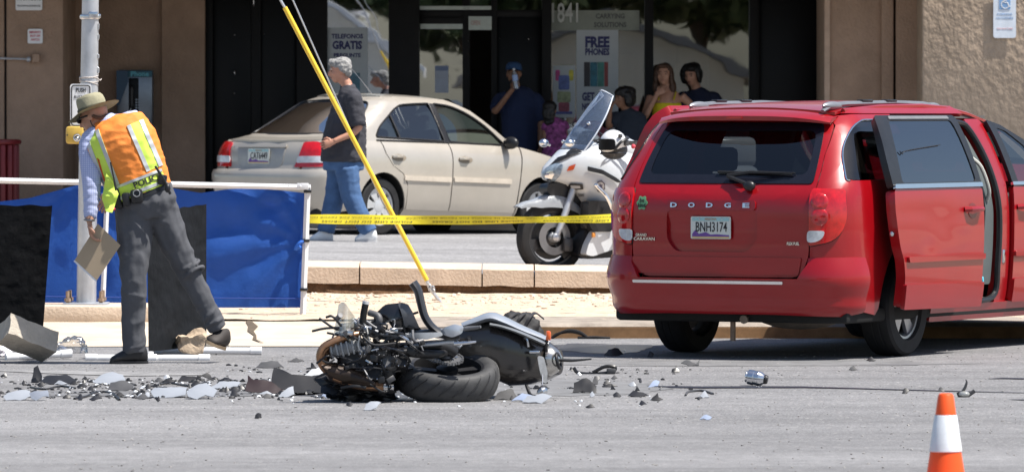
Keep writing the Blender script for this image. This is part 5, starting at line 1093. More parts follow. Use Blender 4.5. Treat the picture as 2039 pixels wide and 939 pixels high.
# woman in yellow
r, J = person('long haired woman in a yellow tank top behind the open van', 1325, 410, 70.2, .56, None)
d = dict(spine=[(1330, 292, 0, (.13, .18)), (1328, 262, 0, (.11, .145)), (1327, 232, 0, (.12, .155)), (1327, 205, 0, (.13, .165)), (1327, 186, 0, (.09, .145)), (1325, 174, 0, (.05, .055))], s1=2,
         head=(1322, 149, -.02), face=(-.15, -1, .02), sleeve=0, top='tank_top', arms=[((1296, 192, 0), (1284, 232, -.10), (1309, 186, -.19), (.75, .25, .45), (.3, .9, 0), .5, -1), ((1356, 190, 0), (1382, 222, .04), (1352, 262, -.06), (-.7, -.2, -.6), (0, 1, 0), .5, 1)],
         legs=[((1316, 308, 0), (1316, 364, 0), (1316, 404, 0), (1314, 414, -.18)), ((1342, 308, 0), (1342, 364, 0), (1342, 404, 0), (1344, 414, -.18))], shirt=pm('yellow_cotton', (.62, .52, .015), .85, var=.06), pants=pm('dark_denim', (.03, .04, .08), .9), brow=(.06, .03, .02))
hc, rot = build(r, J, d)
b = MB()
for q in (-1, 1): b.tube([J(1327+q*15, 198, -.13), J(1327+q*17, 191, -.095), J(1327+q*19, 184, -.03), J(1327+q*18, 188, .09)], [(.022, .006), (.018, .006), (.017, .006), (.018, .006)], 8)
b.obj('strap', d['shirt'], d['shirt_o'])
hairblob(r, hc, rot, [((0, -.03, .06), (.088, .10, .07)), ((0, -.07, -.02), (.088, .06, .12)), ((.082, -.01, -.03), (.026, .05, .11)), ((-.082, -.01, -.03), (.026, .05, .11)), ((.095, -.02, -.14), (.038, .05, .09)), ((-.09, -.02, -.13), (.034, .05, .08)), ((0, .055, .092), (.06, .04, .02))], HAIRB, 1, .008)
# dark haired woman beside her
r, J = person('black haired woman in a navy top looking down beside the shop window', 1392, 410, 70.75, .56, None)
d = dict(spine=[(1392, 300, 0, (.14, .19)), (1392, 262, 0, (.125, .165)), (1392, 232, 0, (.13, .175)), (1392, 206, 0, (.13, .185)), (1391, 188, 0, (.09, .14)), (1387, 176, 0, (.055, .06))],
         head=(1378, 149, -.05), face=(-.45, -.85, -.25), up=(-.15, -.15, 1), sleeve=.9, arms=[((1360, 200, 0), (1356, 245, -.06), (1378, 262, -.2), (.9, -.2, .1), (0, 1, 0), .5, -1), ((1424, 200, 0), (1432, 245, 0), (1410, 268, -.18), (-.9, -.1, .1), (0, 1, 0), .5, 1)],
         legs=[((1380, 312, 0), (1380, 366, 0), (1380, 406, 0), (1378, 416, -.18)), ((1406, 312, 0), (1406, 366, 0), (1406, 406, 0), (1408, 416, -.18))], shirt=pm('dark_navy_cotton', (.008, .014, .04), .9), pants=pm('dark_denim', (.03, .04, .08), .9), skin=SKIN)
hc, rot = build(r, J, d)
hairblob(r, hc, rot, [((0, -.03, .062), (.092, .105, .07)), ((0, -.075, -.01), (.092, .06, .10)), ((.086, .0, -.01), (.024, .05, .09)), ((-.086, -.01, -.01), (.024, .05, .09)), ((.03, .065, .085), (.06, .035, .03))], HAIRK, 1, .006)
# short dark haired person with a raised hand
r, J = person('black haired youngster in a dark top with a raised hand, below the free phones poster', 1247, 400, 69.9, .56, None)
d = dict(spine=[(1250, 312, 0, (.12, .16)), (1250, 285, 0, (.115, .15)), (1250, 258, 0, (.12, .16)), (1250, 240, 0, (.11, .16)), (1249, 226, 0, (.08, .12)), (1246, 217, 0, (.05, .055))], k=.92,
         head=(1240, 196, -.03), face=(-.8, -.55, -.1), sleeve=.8, arms=[((1225, 236, -.03), (1212, 250, -.16), (1215, 222, -.22), (.2, 0, .95), (.8, .3, 0), .7, -1), ((1274, 238, 0), (1280, 272, -.03), (1270, 300, -.1), (-.3, -.1, -.9), (0, 1, 0), .5, 1)],
         legs=[((1240, 324, 0), (1240, 366, 0), (1240, 398, 0), (1236, 408, -.16)), ((1262, 324, 0), (1262, 366, 0), (1262, 398, 0), (1262, 408, -.16))], shirt=pm('slate_blue_cotton', (.022, .03, .045), .9), pants=pm('dark_denim', (.03, .04, .08), .9), skin=SKIND)
hc, rot = build(r, J, d)
hairblob(r, hc, rot, [((0, -.03, .062), (.098, .115, .075)), ((0, -.085, -.0), (.098, .075, .11)), ((.09, -.02, -.01), (.03, .06, .09)), ((-.09, -.02, -.01), (.03, .06, .09)), ((.0, -.12, .06), (.06, .06, .06))], HAIRK, .95, .012)
# child in pink
r, J = person('small child in a pink and purple dress beside the man with the cap', 1104, 390, 69.9, .56, None)
d = dict(spine=[(1108, 322, 0, (.15, .17)), (1108, 295, 0, (.13, .15)), (1107, 272, 0, (.11, .125)), (1105, 254, 0, (.10, .125)), (1102, 243, 0, (.07, .09)), (1099, 236, 0, (.045, .05))], k=.82,
         head=(1096, 220, -.01), face=(.3, .9, .0), sleeve=.3, arms=[((1090, 252, 0), (1086, 275, -.03), (1090, 298, -.06), (0, -.1, -1), (1, 0, 0), .5, 1), ((1122, 252, 0), (1126, 275, 0), (1122, 296, -.03), (0, -.1, -1), (-1, 0, 0), .5, -1)],
         legs=[((1098, 335, 0), (1098, 364, 0), (1098, 392, 0), (1096, 400, .12)), ((1116, 335, 0), (1116, 364, 0), (1116, 392, 0), (1117, 400, .12))], shirt=pm('pink_print_cotton', (.22, .05, .17), .85, var=.9, vs=22), pants=pm('purple_leggings', (.12, .04, .16), .9), skin=SKIND, top='dress')
hc, rot = build(r, J, d)
hairblob(r, hc, rot, [((0, -.03, .05), (.09, .10, .08)), ((0, -.07, -.03), (.085, .05, .12)), ((.0, -.06, -.12), (.07, .035, .08))], HAIRK, .85, .008)
# ================================================================ signal pole, guy wire, screens, tape
def at(px, py, z=0.0, name='thing', label=None, cat=None, group=None, rz=0):
    g = G(px, py, z); return empty(name, tuple(g), rz, label, cat, group), g
def LP(Y, base):
    """pixels at depth Y+d to the local frame of a root standing at base"""
    return lambda px, py, d=0: P(px, py, Y+d)-V(base)
POLY_Y = 49.3; pb = P(172, 604, POLY_Y); pole = empty('signal_pole', tuple(pb), label='galvanised signal pole with a push button sign rising behind the officer', cat='pole')
L = LP(POLY_Y, pb)
b = MB(); b.tube([L(172, 602), L(173, 500), L(180, 0), L(186, -500), L(190, -1500)], [.076, .075, .064, .06, .05], 28); b.obj('shaft', GALV, pole)
MB().box(L(172, 604)+V((0, 0, -.005)), (.34, .34, .03), bev=.006).obj('base_plate', GALV, pole)
b = MB()
for dx in (-.135, .12):
    for dy in (-.13, .13): b = MB(); b.cyl((dx, dy, 0), (dx, dy, .10), .014, n=8); b.cyl((dx, dy, .02), (dx, dy, .045), .026, n=6); b.obj('anchor_bolt', RUST, pole)
b = MB(); b.torus(.072, .012, 28, 8, T(L(179, 34)), flat=(.6, 1.4)); b.box(L(187, 30)+V((.0, -.07, 0)), (.07, .03, .05), bev=.008); b.box(L(197, 32), (.03, .04, .03), bev=.006); b.obj('band_clamp', STEEL, pole)
b = MB()
for i, yy in enumerate((152, 157, 160, 166)): b.torus(.072, .0035, 28, 6, T(L(177, yy)) @ RX(R(10*(-1)**i)) @ RY(R(6*(i-1))))
b.tube(spl([L(193, 155, -.03), L(199, 160, -.03), L(202, 157, -.02)], 4), .004, 6); b.obj('tie_wire', pm('pale_wire', (.55, .50, .46), .5), pole)
b = MB()
for yy, l in ((52, 8), (58, 5), (75, 9), (113, 6), (141, 9)): b.tube([L(192, yy-l, .0), L(197, yy-l*.5, -.02), L(196, yy+l*.4, -.02), L(192, yy+l, .0)], .006, 6)
b.obj('staples', STEEL, pole)
sc_ = L(161, 210, -.10); e = MB(); e.prism(rrect(-.082, -.165, .082, .165, .025), .006, T(sc_) @ FACE); ps = e.obj('push_button_sign', WHITE, pole)
b = MB(); b.tube([T(sc_) @ FACE @ V((x, y, .008)) for x, y in rrect(-.070, -.153, .070, .153, .022)], .004, 6, closed=True); b.obj('sign_border', INKB, ps)
text('PUSH', .045, INKB, T(sc_) @ FACE @ T(.0, .115, .008), ps, bold=.02, width=.075); text('BUTTON', .03, INKB, T(sc_) @ FACE @ T(0, .065, .008), ps, width=.1); text('TO CROSS', .03, INKB, T(sc_) @ FACE @ T(0, -.1, .008), ps, width=.1)
bc = L(149, 269, -.11); bb = MB().box(bc, (.135, .09, .135), bev=.022).obj('button_box', pm('worn_yellow', (.50, .33, .06), .5, var=.15), pole)
b = MB(); b.torus(.024, .007, 20, 8, T(bc+V((.02, -.048, -.02))) @ RX(pi/2)); b.ell(bc+V((.02, -.05, -.025)), (.015, .012, .015)); b.obj('push_button', STEEL, bb); MB().ell(bc+V((-.055, -.046, .0)), (.006, .004, .006)).obj('screw', BLK, bb)
a = P(20, 606, POLY_Y); c = P(330, 628, POLY_Y); b = MB(); b.box(((a.x+c.x)/2, POLY_Y+.05, a.z-.06), (c.x-a.x, 1.0, .12), bev=.015); b.jitter(.008, 2, 6); ft = tag(b.obj('pole_footing', CONC2, None), 'rough concrete footing slab under the signal pole', 'footing')
# guy wire
g0 = G(880, 606, .135); guy = empty('guy_wire', tuple(g0), label='guy wire in a yellow plastic guard slanting down to the gravel', cat='guy wire'); L = LP(g0.y, g0)
b = MB(); b.tube([L(567, 15), L(850, 558)], .019, 14); b.obj('yellow_guard', YEL, guy)
MB().tube([L(380, -370), L(561, 5), L(570, 20)], .010, 8).obj('wire', GALV, guy)
b = MB(); b.tube([L(480, -230, .06), L(583, 0, .04), L(760, 400, .02), L(852, 560)], .006, 6); b.obj('strand', GALV, guy)
b = MB(); b.tube([L(848, 556), L(857, 575), L(884, 610)], [.012, .016, .012], 8)
for i in range(6): b.tube(spl([L(849+2*i, 560+3*i), L(858+random.uniform(-6, 14), 570+random.uniform(-8, 8), -.02), L(854+3*i, 578+2*i)], 4), .006, 6)
b.obj('anchor_rod', GALV, guy)
# blue tarp on a white frame
TY = 49.75; tb = P(603, 630, 49.75); ts = empty('tarp_screen', tuple(tb), label='blue tarpaulin privacy screen stretched on a white tube frame', cat='screen'); L = LP(TY, tb)
FR = pm('white_frame_tube', (.70, .71, .73), .4, var=.06)
def bar(b, p, q, w): 
    d = (q-p).normalized(); b.tube([p, q], w/2*1.3, 4, up=(0, 1, 0) if abs(d.y) < .9 else (0, 0, 1))
b = MB(); bar(b, L(-60, 358), L(618, 373), .034); b.obj('top_bar', FR, ts); b = MB(); bar(b, L(613, 368), L(603, 630), .036); b.obj('post', FR, ts); b = MB(); bar(b, L(214, 375), L(205, 595), .03); b.obj('post', FR, ts); b = MB(); bar(b, L(-25, 375), L(-30, 615), .03); b.obj('post', FR, ts)
b = MB(); b.box(L(603, 631), (.10, .06, .012)); b.obj('foot_plate', FR, ts)
b = MB(); b.box(L(603, 371, -.03), (.09, .012, .05), bev=.004); b.ell(L(598, 371, -.04), (.008, .006, .008)); b.ell(L(575, 369, -.03), (.008, .006, .008)); b.obj('corner_bracket', FR, ts)
def tarp(u, v):
    px = lerp(-60, 606, u); top = interp([(-60, 404), (0, 401), (60, 394), (150, 369), (250, 364), (340, 374), (400, 384), (450, 377), (500, 374), (560, 379), (606, 384)], px); bot = interp([(-60, 600), (90, 606), (300, 612), (606, 612)], px)
    p = L(px, lerp(top, bot, v), .03); k = 0
    for cx_, cy_, A in ((606, 480, .022), (606, 384, .018), (150, 369, .016)):
        ang = atan2(lerp(top, bot, v)-cy_, px-cx_-1); r = hypot(px-cx_, lerp(top, bot, v)-cy_)
        k += A*sin(ang*11+cx_)*min(1, r/120)*exp(-r/260)
    k += .012*noise.noise(V((u*5, v*2.2, 1)))+.008*noise.noise(V((u*22, v*5, 4)))
    return p+V((0, k, 0))
b = MB(); b.grid(tarp, 130, 40); bmesh.ops.solidify(b.bm, geom=b.bm.faces[:], thickness=.003); b.obj('tarpaulin', pm('blue_tarp', (.03, .13, .48), .6, var=.08, vs=3, bump=.002, bs=30, spec=.4), ts, 70)
b = MB(); b.tube([L(x, interp([(-60, 588), (300, 592), (606, 594)], x), -.0) for x in range(-60, 607, 37)], .004, 5); b.obj('hem_seam', pm('blue_hem', (.015, .05, .26), .5), ts)
for yy in (381, 479, 576): MB().box(L(interp([(370, 613), (630, 603)], yy), yy), (.06, .06, .022), bev=.004).obj('strap', BLK, ts)
b = MB(); b.tube(spl([L(604, 480, -.02), L(596, 484, -.03), L(588, 496, -.02), L(598, 490, -.04)], 4), [.014]*13, 8); b.obj('knot', pm('blue_cloth_tie', (.02, .12, .5), .6), ts)
# police tape
tp = P(618, 437, 49.9); tape = empty('police_tape', tuple(tp), label='yellow police line tape strung across the lot from the tarp frame', cat='tape'); L = LP(49.9, tp)
def tc_(t, v):
    px = lerp(608, 1330, t); cy = 435.5+4*sin(pi*t)*.9-2.5*t-3.5*(t > .8)*(t-.8)*5; h = 8.2+1.3*sin(t*7)+.8*sin(t*17)
    tw = .012*sin(t*9)+.006*sin(t*31); return L(px, cy+h*(1-2*v), tw*(2*v-1)+.01*sin(t*5))
b = MB(); b.grid(tc_, 160, 4); b.obj('tape_band', pm('tape_yellow', (.74, .62, .03), .35, var=.06, vs=3, spec=.5), tape, 60)
span = (1330-608)/257.0
for i in range(3):
    for j, (s_, v0, hh, tt) in enumerate((('POLICE LINE DO NOT CROSS', .30, .30, .17+.305*i), ('LINEA DE POLICIA POR FAVOR NO CRUZAR', .72, .24, .10+.33*i))):
        tag(text(s_, .03, INKB if j == 0 else pm('faded_print', (.16, .14, .03), .6), None, tape, 'tape_letters', .015, .0, 1.1, .70 if j == 0 else .86,
             fn=lambda c: tc_(tt-c.x/span, v0-c.y/.03*hh*.8)+V((0, -.004, 0))), kind='stuff')
# black screens
def cloth(name, root, L, quad, mat, seed=1, amp=.012, th=.004):
    (a, c, d, e) = [L(*q) for q in quad]
    def f(u, v):
        p = (a*(1-u)+c*u)*(1-v)+(e*(1-u)+d*u)*v
        return p+V((0, amp*(noise.noise(V((u*3, v*6, seed)))+.6*noise.noise(V((u*9, v*14, seed)))+.5*noise.noise(V((u*4, v*26, seed+4)))*max(0, u-.75)*3), .008*noise.noise(V((u*9, 3, seed)))*(v < .1)))
    b = MB(); b.grid(f, 50, 70); bmesh.ops.solidify(b.bm, geom=b.bm.faces[:], thickness=th); return b.obj(name, mat, root, 70)
def pipe(b, p, q, r=.024, caps=True):
    b.cyl(p, q, r, n=16); d = (V(q)-V(p)).normalized()
    if caps:
        for e, s in ((V(p), 1), (V(q), -1)): b.cyl(e-d*s*.008, e+d*s*.07, r*1.22, n=16)
g0 = G(40, 716, .0); e = empty('black_screen', tuple(g0), label='black fabric screen panel standing at the left edge of the street', cat='screen'); L = LP(g0.y, g0)
FABS = pm('black_screen_fabric', (.010, .0105, .012), .8, var=.3, vs=6, bump=.004, bs=25, spec=.3)
cloth('fabric', e, L, [(-160, 408, .05), (104, 409, .05), (84, 680, .05), (-180, 690, .05)], FABS, 3)
b = MB(); pipe(b, L(14, 711), L(140, 703, .15), .024); b.obj('pvc_foot', PVC, e); b = MB(); b.cyl(L(92, 416, .10), L(72, 700, .10), .018, n=12); b.obj('pvc_upright', PVC, e)
b = MB(); b.cyl(L(-160, 418, .10), L(92, 418, .10), .018, n=12); b.obj('pvc_top', PVC, e)
g0 = G(297, 717, .0); e = empty('black_screen', tuple(g0), label='black fabric screen panel standing on white pipes behind the officer\'s legs', cat='screen'); L = LP(g0.y, g0)
cloth('fabric', e, L, [(292, 424, .1), (411, 406, 1.0), (411, 687, 1.0), (296, 700, .1)], pm('charcoal_screen_fabric', (.020, .023, .028), .75, var=.25, vs=5, bump=.006, bs=14, spec=.35), 8, .02)
b = MB(); pipe(b, L(173, 712), L(416, 713, .02)); b.obj('pvc_foot', PVC, e); b = MB(); pipe(b, L(305, 697, 1.0), L(519, 698, 1.0)); b.obj('pvc_foot', PVC, e)
b = MB(); b.cyl(L(301, 712, .28), L(303, 432, .30), .018, n=14); b.cyl(L(297, 714, .01), L(297, 700, .02), .03, n=14); b.cyl(L(284, 713), L(312, 713), .031, n=14); b.obj('pvc_upright', PVC, e)
b = MB(); b.cyl(L(402, 416, 1.06), L(402, 697, 1.06), .018, n=14); b.obj('pvc_upright', PVC, e)
b = MB(); b.cyl(L(300, 432, .18), L(402, 416, 1.06), .018, n=14); b.obj('pvc_top', PVC, e)
# blocks and rocks that weigh the feet down
def rock(name, px, py, size, mat, label, cat, seed, rot=(0, 0, 0), z=0, cut=5, dy=0, rough=.02):
    random.seed(seed); g = G(px, py, z); g.y += dy; b = MB(); q = bmesh.new(); bmesh.ops.create_cube(q, size=1); bmesh.ops.subdivide_edges(q, edges=q.edges[:], cuts=cut, use_grid_fill=True)
    for v in q.verts:
        s = v.co.normalized()*.62; v.co = v.co.lerp(s, .35 if cut > 5 else .0)
        v.co = V((v.co.x*size[0], v.co.y*size[1], v.co.z*size[2])); v.co += noise.noise_vector(v.co*9+V((seed, 0, 0)))*rough+noise.noise_vector(v.co*28+V((seed, 0, 0)))*rough*.35
    m = RZ(rot[2]) @ RY(rot[1]) @ RX(rot[0])
    for v in q.verts: v.co = m @ v.co
    lo = min(v.co.z for v in q.verts)
    for v in q.verts: v.co.z -= lo
    b.add(q); o = b.obj(name, mat, None, 30, loc=tuple(g)); return tag(o, label, cat)
BLOCKM = pm('weathered_concrete', (.47, .42, .35), .95, var=.14, vs=10, bump=.008, bs=45, spec=.15); ROCKM = pm('tan_rock', (.48, .38, .28), .95, var=.2, vs=12, bump=.01, bs=30, spec=.15)
rock('concrete_block', 54, 722, (.36, .2, .15), BLOCKM, 'grey concrete block tipped across the white pipe foot at far left', 'concrete block', 3, (-.42, R(21), R(24)), rough=.012)
rock('rock', 377, 706, (.175, .14, .11), ROCKM, 'pale jagged rock resting on the front white pipe', 'rock', 5, (.2, R(-14), .3), z=.02, cut=7, rough=.045)
rock('concrete_chunk', 430, 706, (.175, .14, .07), BLOCKM, 'flat concrete chunk under the officer\'s rear boot', 'concrete chunk', 9, (0, R(-3), .1), z=.0, cut=6, rough=.02, dy=.2)
# clear plastic bag, white cloth
def crumple(name, px, py, size, mat, label, cat, seed, amp=.5, n=24):
    g = G(px, py, 0); b = MB(); q = bmesh.new(); bmesh.ops.create_icosphere(q, subdivisions=4, radius=1)
    for v in q.verts:
        k = 1+amp*noise.noise(v.co*1.8+V((seed, 0, 0)))+amp*.6*(abs(noise.noise(v.co*4+V((0, seed, 0))))-.2); v.co = V((v.co.x*size[0]*k, v.co.y*size[1]*k, max(-.02, v.co.z*k+.5)*size[2]))
    b.add(q); o = b.obj(name, mat, None, 60, loc=tuple(g)); return tag(o, label, cat)
crumple('plastic_bag', 142, 702, (.11, .08, .07), glass('clear_film', (.86, .86, .86), .06, .08), 'crumpled clear plastic bag beside the tipped concrete block', 'plastic bag', 3)
crumple('white_cloth', 3, 709, (.06, .08, .045), pm('white_rag', (.72, .70, .76), .9), 'crumpled white rag on the asphalt at the left edge', 'cloth', 7)
b_ = crumple('backpack', 1034, 681, (.165, .12, .145), pm('black_nylon', (.014, .014, .016), .7, var=.3, vs=20, bump=.006, bs=25), 'black nylon bag slumped by the kerb behind the wrecked motorcycle', 'bag', 5, .35)
b = MB()
for i in range(3): b.tube(spl([V((-.1+.07*i, -.12, .12)), V((-.06+.07*i, -.10, .19)), V((.0+.06*i, .0, .215)), V((.04+.07*i, .06, .17))], 4), [(.012, .005)]*13, 6)
b.obj('strap', pm('bag_strap', (.02, .02, .024), .6), b_)
e, g = at(1135, 674, 0, 'hose_coil', 'black rubber hose looped on the road beside the kerb', 'hose'); L = LP(g.y, g)
for i in range(4): MB().tube(spl([L(1098, 673, .02*i), L(1110+3*i, 664-i), L(1135, 660-1.2*i), L(1156, 664-i), L(1172, 673)], 5), .010, 6).obj('loop', RUB, e)
MB().tube([L(1150, 672), L(1185, 671), L(1215, 673)], .011, 6).obj('tail', RUB, e)
e, g = at(1205, 672, 0, 'marker_stake', 'short white stake in the gutter left of the van', 'stake'); MB().cyl((0, 0, 0), (0, .1, .10), .012, n=8).obj('shaft', WHITE, e)
# traffic cone
g = V(((1883-1019.5)/450, 28.44, 0)); ctop = P(1883, 782, 28.44).z; ckh = ctop
cone = empty('traffic_cone', (P(1883, 900, 28.44).x, 28.44, 0), label='orange traffic cone with a white reflective collar', cat='traffic cone')
CR = lambda z: .033+(ckh-z)*.140
CON = pm('cone_orange', (.88, .10, .015), .45, var=.06, vs=6, spec=.4)
z1, z2 = P(0, 825, 28.44).z, P(0, 898, 28.44).z
b = MB(); b.lathe([(CR(.03)+.02, .03), (CR(.03), .045), (CR(z2), z2), (CR(z1), z1), (CR(ckh-.012), ckh-.012), (CR(ckh)-.004, ckh-.003), (CR(ckh)-.012, ckh), (CR(ckh)-.016, ckh-.01)], 40, cap=False); b.obj('cone_body', CON, cone)
MB().lathe([(CR(z2)+.002, z2), (CR(z2)+.004, z2+.003), (CR(z1)+.004, z1-.003), (CR(z1)+.002, z1)], 40, cap=False).obj('reflective_collar', pm('collar_white', (.72, .75, .78), .35, var=.06, vs=30), cone)
MB().box((0, 0, .018), (.36, .36, .036), bev=.012).obj('base', CON, cone)
b = MB(); b.box((.025, -CR(.52)-.001, z2-.04), (.004, .004, .05)); b.obj('scuff', pm('cone_scuff', (.25, .06, .03), .7), cone)
# blue glove on the van step
gp = van.matrix_basis @ V((1.20, -.86, .475)); e = empty('rubber_glove', tuple(gp), label='crumpled turquoise rubber glove on the step of the minivan', cat='glove')
b = MB(); b.ell((0, 0, .03), (.04, .03, .045))
for i in range(4): b.tube([V((.01*i-.02, -.01, .06)), V((.03+.015*i, -.03, .075-.012*i)), V((.055+.008*i, -.035, .065-.02*i))], [.012, .010, .006], 7)
b.obj('palm', pm('turquoise_rubber', (.08, .48, .62), .45), e, 70)
# ================================================================ white police motorcycle
MW = pm('white_moto_paint', (.54, .57, .60), .22, var=.04, vs=4, coat=.8); DKG = pm('dark_grey_plastic', (.04, .04, .043), .45, var=.2)
psi = R(29); mg = P(1096, 546, 53.95)
pm_ = empty('police_motorcycle', tuple(mg), pi+psi, label='white police touring motorcycle parked behind the low wall', cat='motorcycle')
wheel(pm_, (0, 0, .305), .305, .12, .225, 3, 1, mr=pm('black_alloy', (.045, .046, .05), .35, metal=.6), kind=1)
b = MB()
for s in (-1, 1): b.lathe([(.085, .0), (.15, .0), (.15, .005), (.085, .005)], 32, T(0, s*.075, .312) @ RX(pi/2), cap=False)
b.obj('brake_rotor', pm('rotor_grey', (.22, .22, .23), .4, metal=.8), pm_)
b = MB(); b.lathe([(.001, .07), (.03, .07), (.045, .05), (.05, .0), (.045, -.05), (.03, -.07), (.001, -.07)], 20, T(0, 0, .312) @ RX(pi/2)); b.obj('hub', GALV, pm_)
for s in (-1, 1):
    b = MB(); b.tube([V((0, s*.10, .312)), V((-.10, s*.10, .55)), V((-.22, s*.10, .86))], [.026, .03, .027], 12); b.ell((.0, s*.10, .312), (.04, .03, .04)); fk = b.obj('fork', GALV, pm_)
    b = MB(); b.box((-.11, s*.10, .25), (.09, .05, .12), bev=.02); b.obj('brake_caliper', DKG, fk)
# front fender: a rounded shell over the tyre
b = MB(); rr = []
for i in range(17):
    t = i/16; a = R(lerp(38, 152, t)); w_ = .085*min(1, .35+2.2*min(t, 1-t)+.3); c = V((cos(a), 0, sin(a)))
    tip = .0 if t > .2 else (.2-t)*.35
    ring = []
    for j in range(11):
        q = pi*j/10; y = w_*cos(q); rr_ = .325+.035*sin(q)**.7+tip - (.075*sin(pi*t) if j in (0, 10) else .035*sin(pi*t) if j in (1, 9) else 0)
        ring.append(V((0, 0, .312))+c*rr_+V((0, y*1.05, 0)))
    rr.append(ring)
b.loft(rr, cyc=False, cap=False); bmesh.ops.solidify(b.bm, geom=b.bm.faces[:], thickness=.006); b.obj('front_fender', MW, pm_, 60)
b = MB(); b.prism(rpoly([(.06, .76), (.08, .70), (-.05, .60), (-.28, .45), (-.42, .62), (-.3, .8)], .04, 3), .14, T(0, .07, 0) @ RX(pi/2)); b.obj('inner_cowl', BLK, pm_)
# main fairing, lofted from nose to tail
def sup(hw, hh, e=2.6, n=28): return [(hw*copysign(abs(cos(a))**(2/e), cos(a)), hh*copysign(abs(sin(a))**(2/e), sin(a))) for a in [2*pi*i/n for i in range(n)]]
st = [(.085, .835, .015, .02), (.05, .85, .06, .06), (-.02, .87, .11, .10), (-.11, .895, .16, .15), (-.22, .87, .22, .22), (-.36, .80, .27, .32), (-.50, .78, .30, .31), (-.68, .83, .31, .21), (-.82, .84, .30, .15), (-.92, .84, .26, .09)]
b = MB(); b.loft([[V((x, y, zc+z)) for y, z in sup(hw, hh)] for x, zc, hw, hh in st]); fb = b
ft_ = BVHTree.FromBMesh(b.bm); b.obj('fairing', MW, pm_, 60)
fb_m = T(mg) @ RZ(pi+psi); fb_i = fb_m.inverted()
def onf(px, py, o=0):   # a point of the fairing seen at that place in the photograph
    a = fb_i @ V((0, 0, CH)); d = (fb_i.to_3x3() @ ray(px, py)).normalized(); h = ft_.ray_cast(a, d)
    if h[0] is None: h = ft_.find_nearest(fb_i @ P(px, py, mg.y-.1))
    return h[0]-d*o
def fpatch(nm, pts, mat, th=.008, off=.004, r=3, par=None):
    off += .010
    b = MB(); b.patch(rpoly([(x, -y) for x, y in pts], r, 3), lambda x, z, o: onf(x, -z, o+off), (), 3, 3, th); return b.obj(nm, mat, par or pm_, 60)
def ring_(cx, cy, rx, ry, n=16, k=1.0): return [(cx+(rx if i % 2 else rx*k)*cos(2*pi*i/n), cy+(ry if i % 2 else ry*k)*sin(2*pi*i/n)) for i in range(n)]
hl = fpatch('headlight', [(1079, 352), (1080, 341), (1090, 331), (1108, 324), (1122, 329), (1115, 350), (1102, 364), (1086, 362)], pm('headlight_dark', (.20, .26, .33), .08, var=.5, vs=30, coat=1), .008, .004, 4)
fpatch('reflector', [(1084, 352), (1088, 342), (1098, 338), (1104, 346), (1098, 358), (1088, 359)], CHROME, .004, .009, 3, hl)
fpatch('indicator_light', [(1128, 341), (1133, 331), (1147, 326), (1142, 338)], pm('amber_lens', (.50, .06, .008), .15, coat=1), .006, .004, 2)
fpatch('fairing_slot', [(1092, 331), (1110, 313), (1135, 305), (1160, 302), (1140, 309), (1116, 320)], BLK, .004, .004, 2)
fpatch('fairing_slot', [(1126, 306), (1140, 293), (1150, 296), (1162, 300), (1142, 302)], BLK, .004, .004, 2)
wl = fpatch('warning_light', [(1130, 372), (1135, 365), (1160, 366), (1162, 377), (1136, 379)], BLK, .014, .008, 2); fpatch('light_lens', [(1136, 369), (1155, 370), (1156, 375), (1137, 376)], pm('grey_lens', (.35, .36, .38), .2), .004, .012, 1, wl)
em = fpatch('star_emblem', ring_(1196, 371, 10, 13, 14, .86), pm('emblem_dark', (.10, .09, .11), .4, metal=.5), .004, .004, 0)
fpatch('emblem_ring', ring_(1196, 371, 7, 9), pm('emblem_silver', (.5, .48, .46), .3, metal=.7), .003, .007, 0, em); fpatch('emblem_star', ring_(1196, 371, 5.5, 7, 10, .45), pm('emblem_star', (.06, .05, .08), .4), .003, .009, 0, em)
text('ST1300', 8, pm('grey_badge', (.10, .10, .11), .4), None, pm_, 'badge', .02, .001, 1, 26, fn=lambda c: onf(1150+c.x, 389-c.y, .012+c.z*.001))
fpatch('side_trim', [(1170, 331), (1200, 338), (1228, 354), (1240, 364), (1228, 363), (1200, 347), (1170, 340)], BLK, .004, .006, 2)
b = MB(); b.prism(rpoly([(-.19, .62), (-.19, .43), (-.24, .36), (-.42, .36), (-.45, .55), (-.36, .62)], .03, 3), .10, T(0, .31, 0) @ RX(pi/2)); b.box((-.3, .20, .5), (.22, .1, .24), bev=.03); b.obj('side_vent', BLK, pm_)
# lower belly fairing
b = MB(); b.prism(rpoly([(-.30, .42), (-.26, .36), (-.20, .26), (-.17, .17), (-.24, .155), (-.50, .23), (-.72, .31), (-.72, .42)], .025, 3), .10, T(0, .30, 0) @ RX(pi/2)); b.obj('belly_panel', MW, pm_)
b = MB(); b.prism(rpoly([(-.25, .44), (-.20, .30), (-.155, .165), (-.24, .13), (-.75, .15), (-.75, .44)], .03, 3), .36, T(0, .19, 0) @ RX(pi/2)); b.obj('engine_guard', BLK, pm_)
b = MB(); b.box((-.62, 0, .50), (.42, .5, .42), bev=.06); b.cyl((-.55, -.30, .5), (-.55, .30, .5), .13, n=20); b.obj('engine', DKG, pm_)
b = MB(); b.tube(spl([V((-.24, .36, .745)), V((-.31, .40, .66)), V((-.37, .40, .55)), V((-.42, .40, .44)), V((-.43, .37, .32)), V((-.46, .30, .28))], 5), .016, 10); b.ell((-.235, .36, .75), (.02, .02, .02)); b.tube([V((-.37, .40, .55)), V((-.48, .38, .55))], .012, 8); b.obj('crash_bar', CHROME, pm_)
MB().box((-.24, .31, .335), (.03, .02, .04), bev=.005).obj('side_reflector', pm('amber_dull', (.55, .22, .04), .4), pm_)
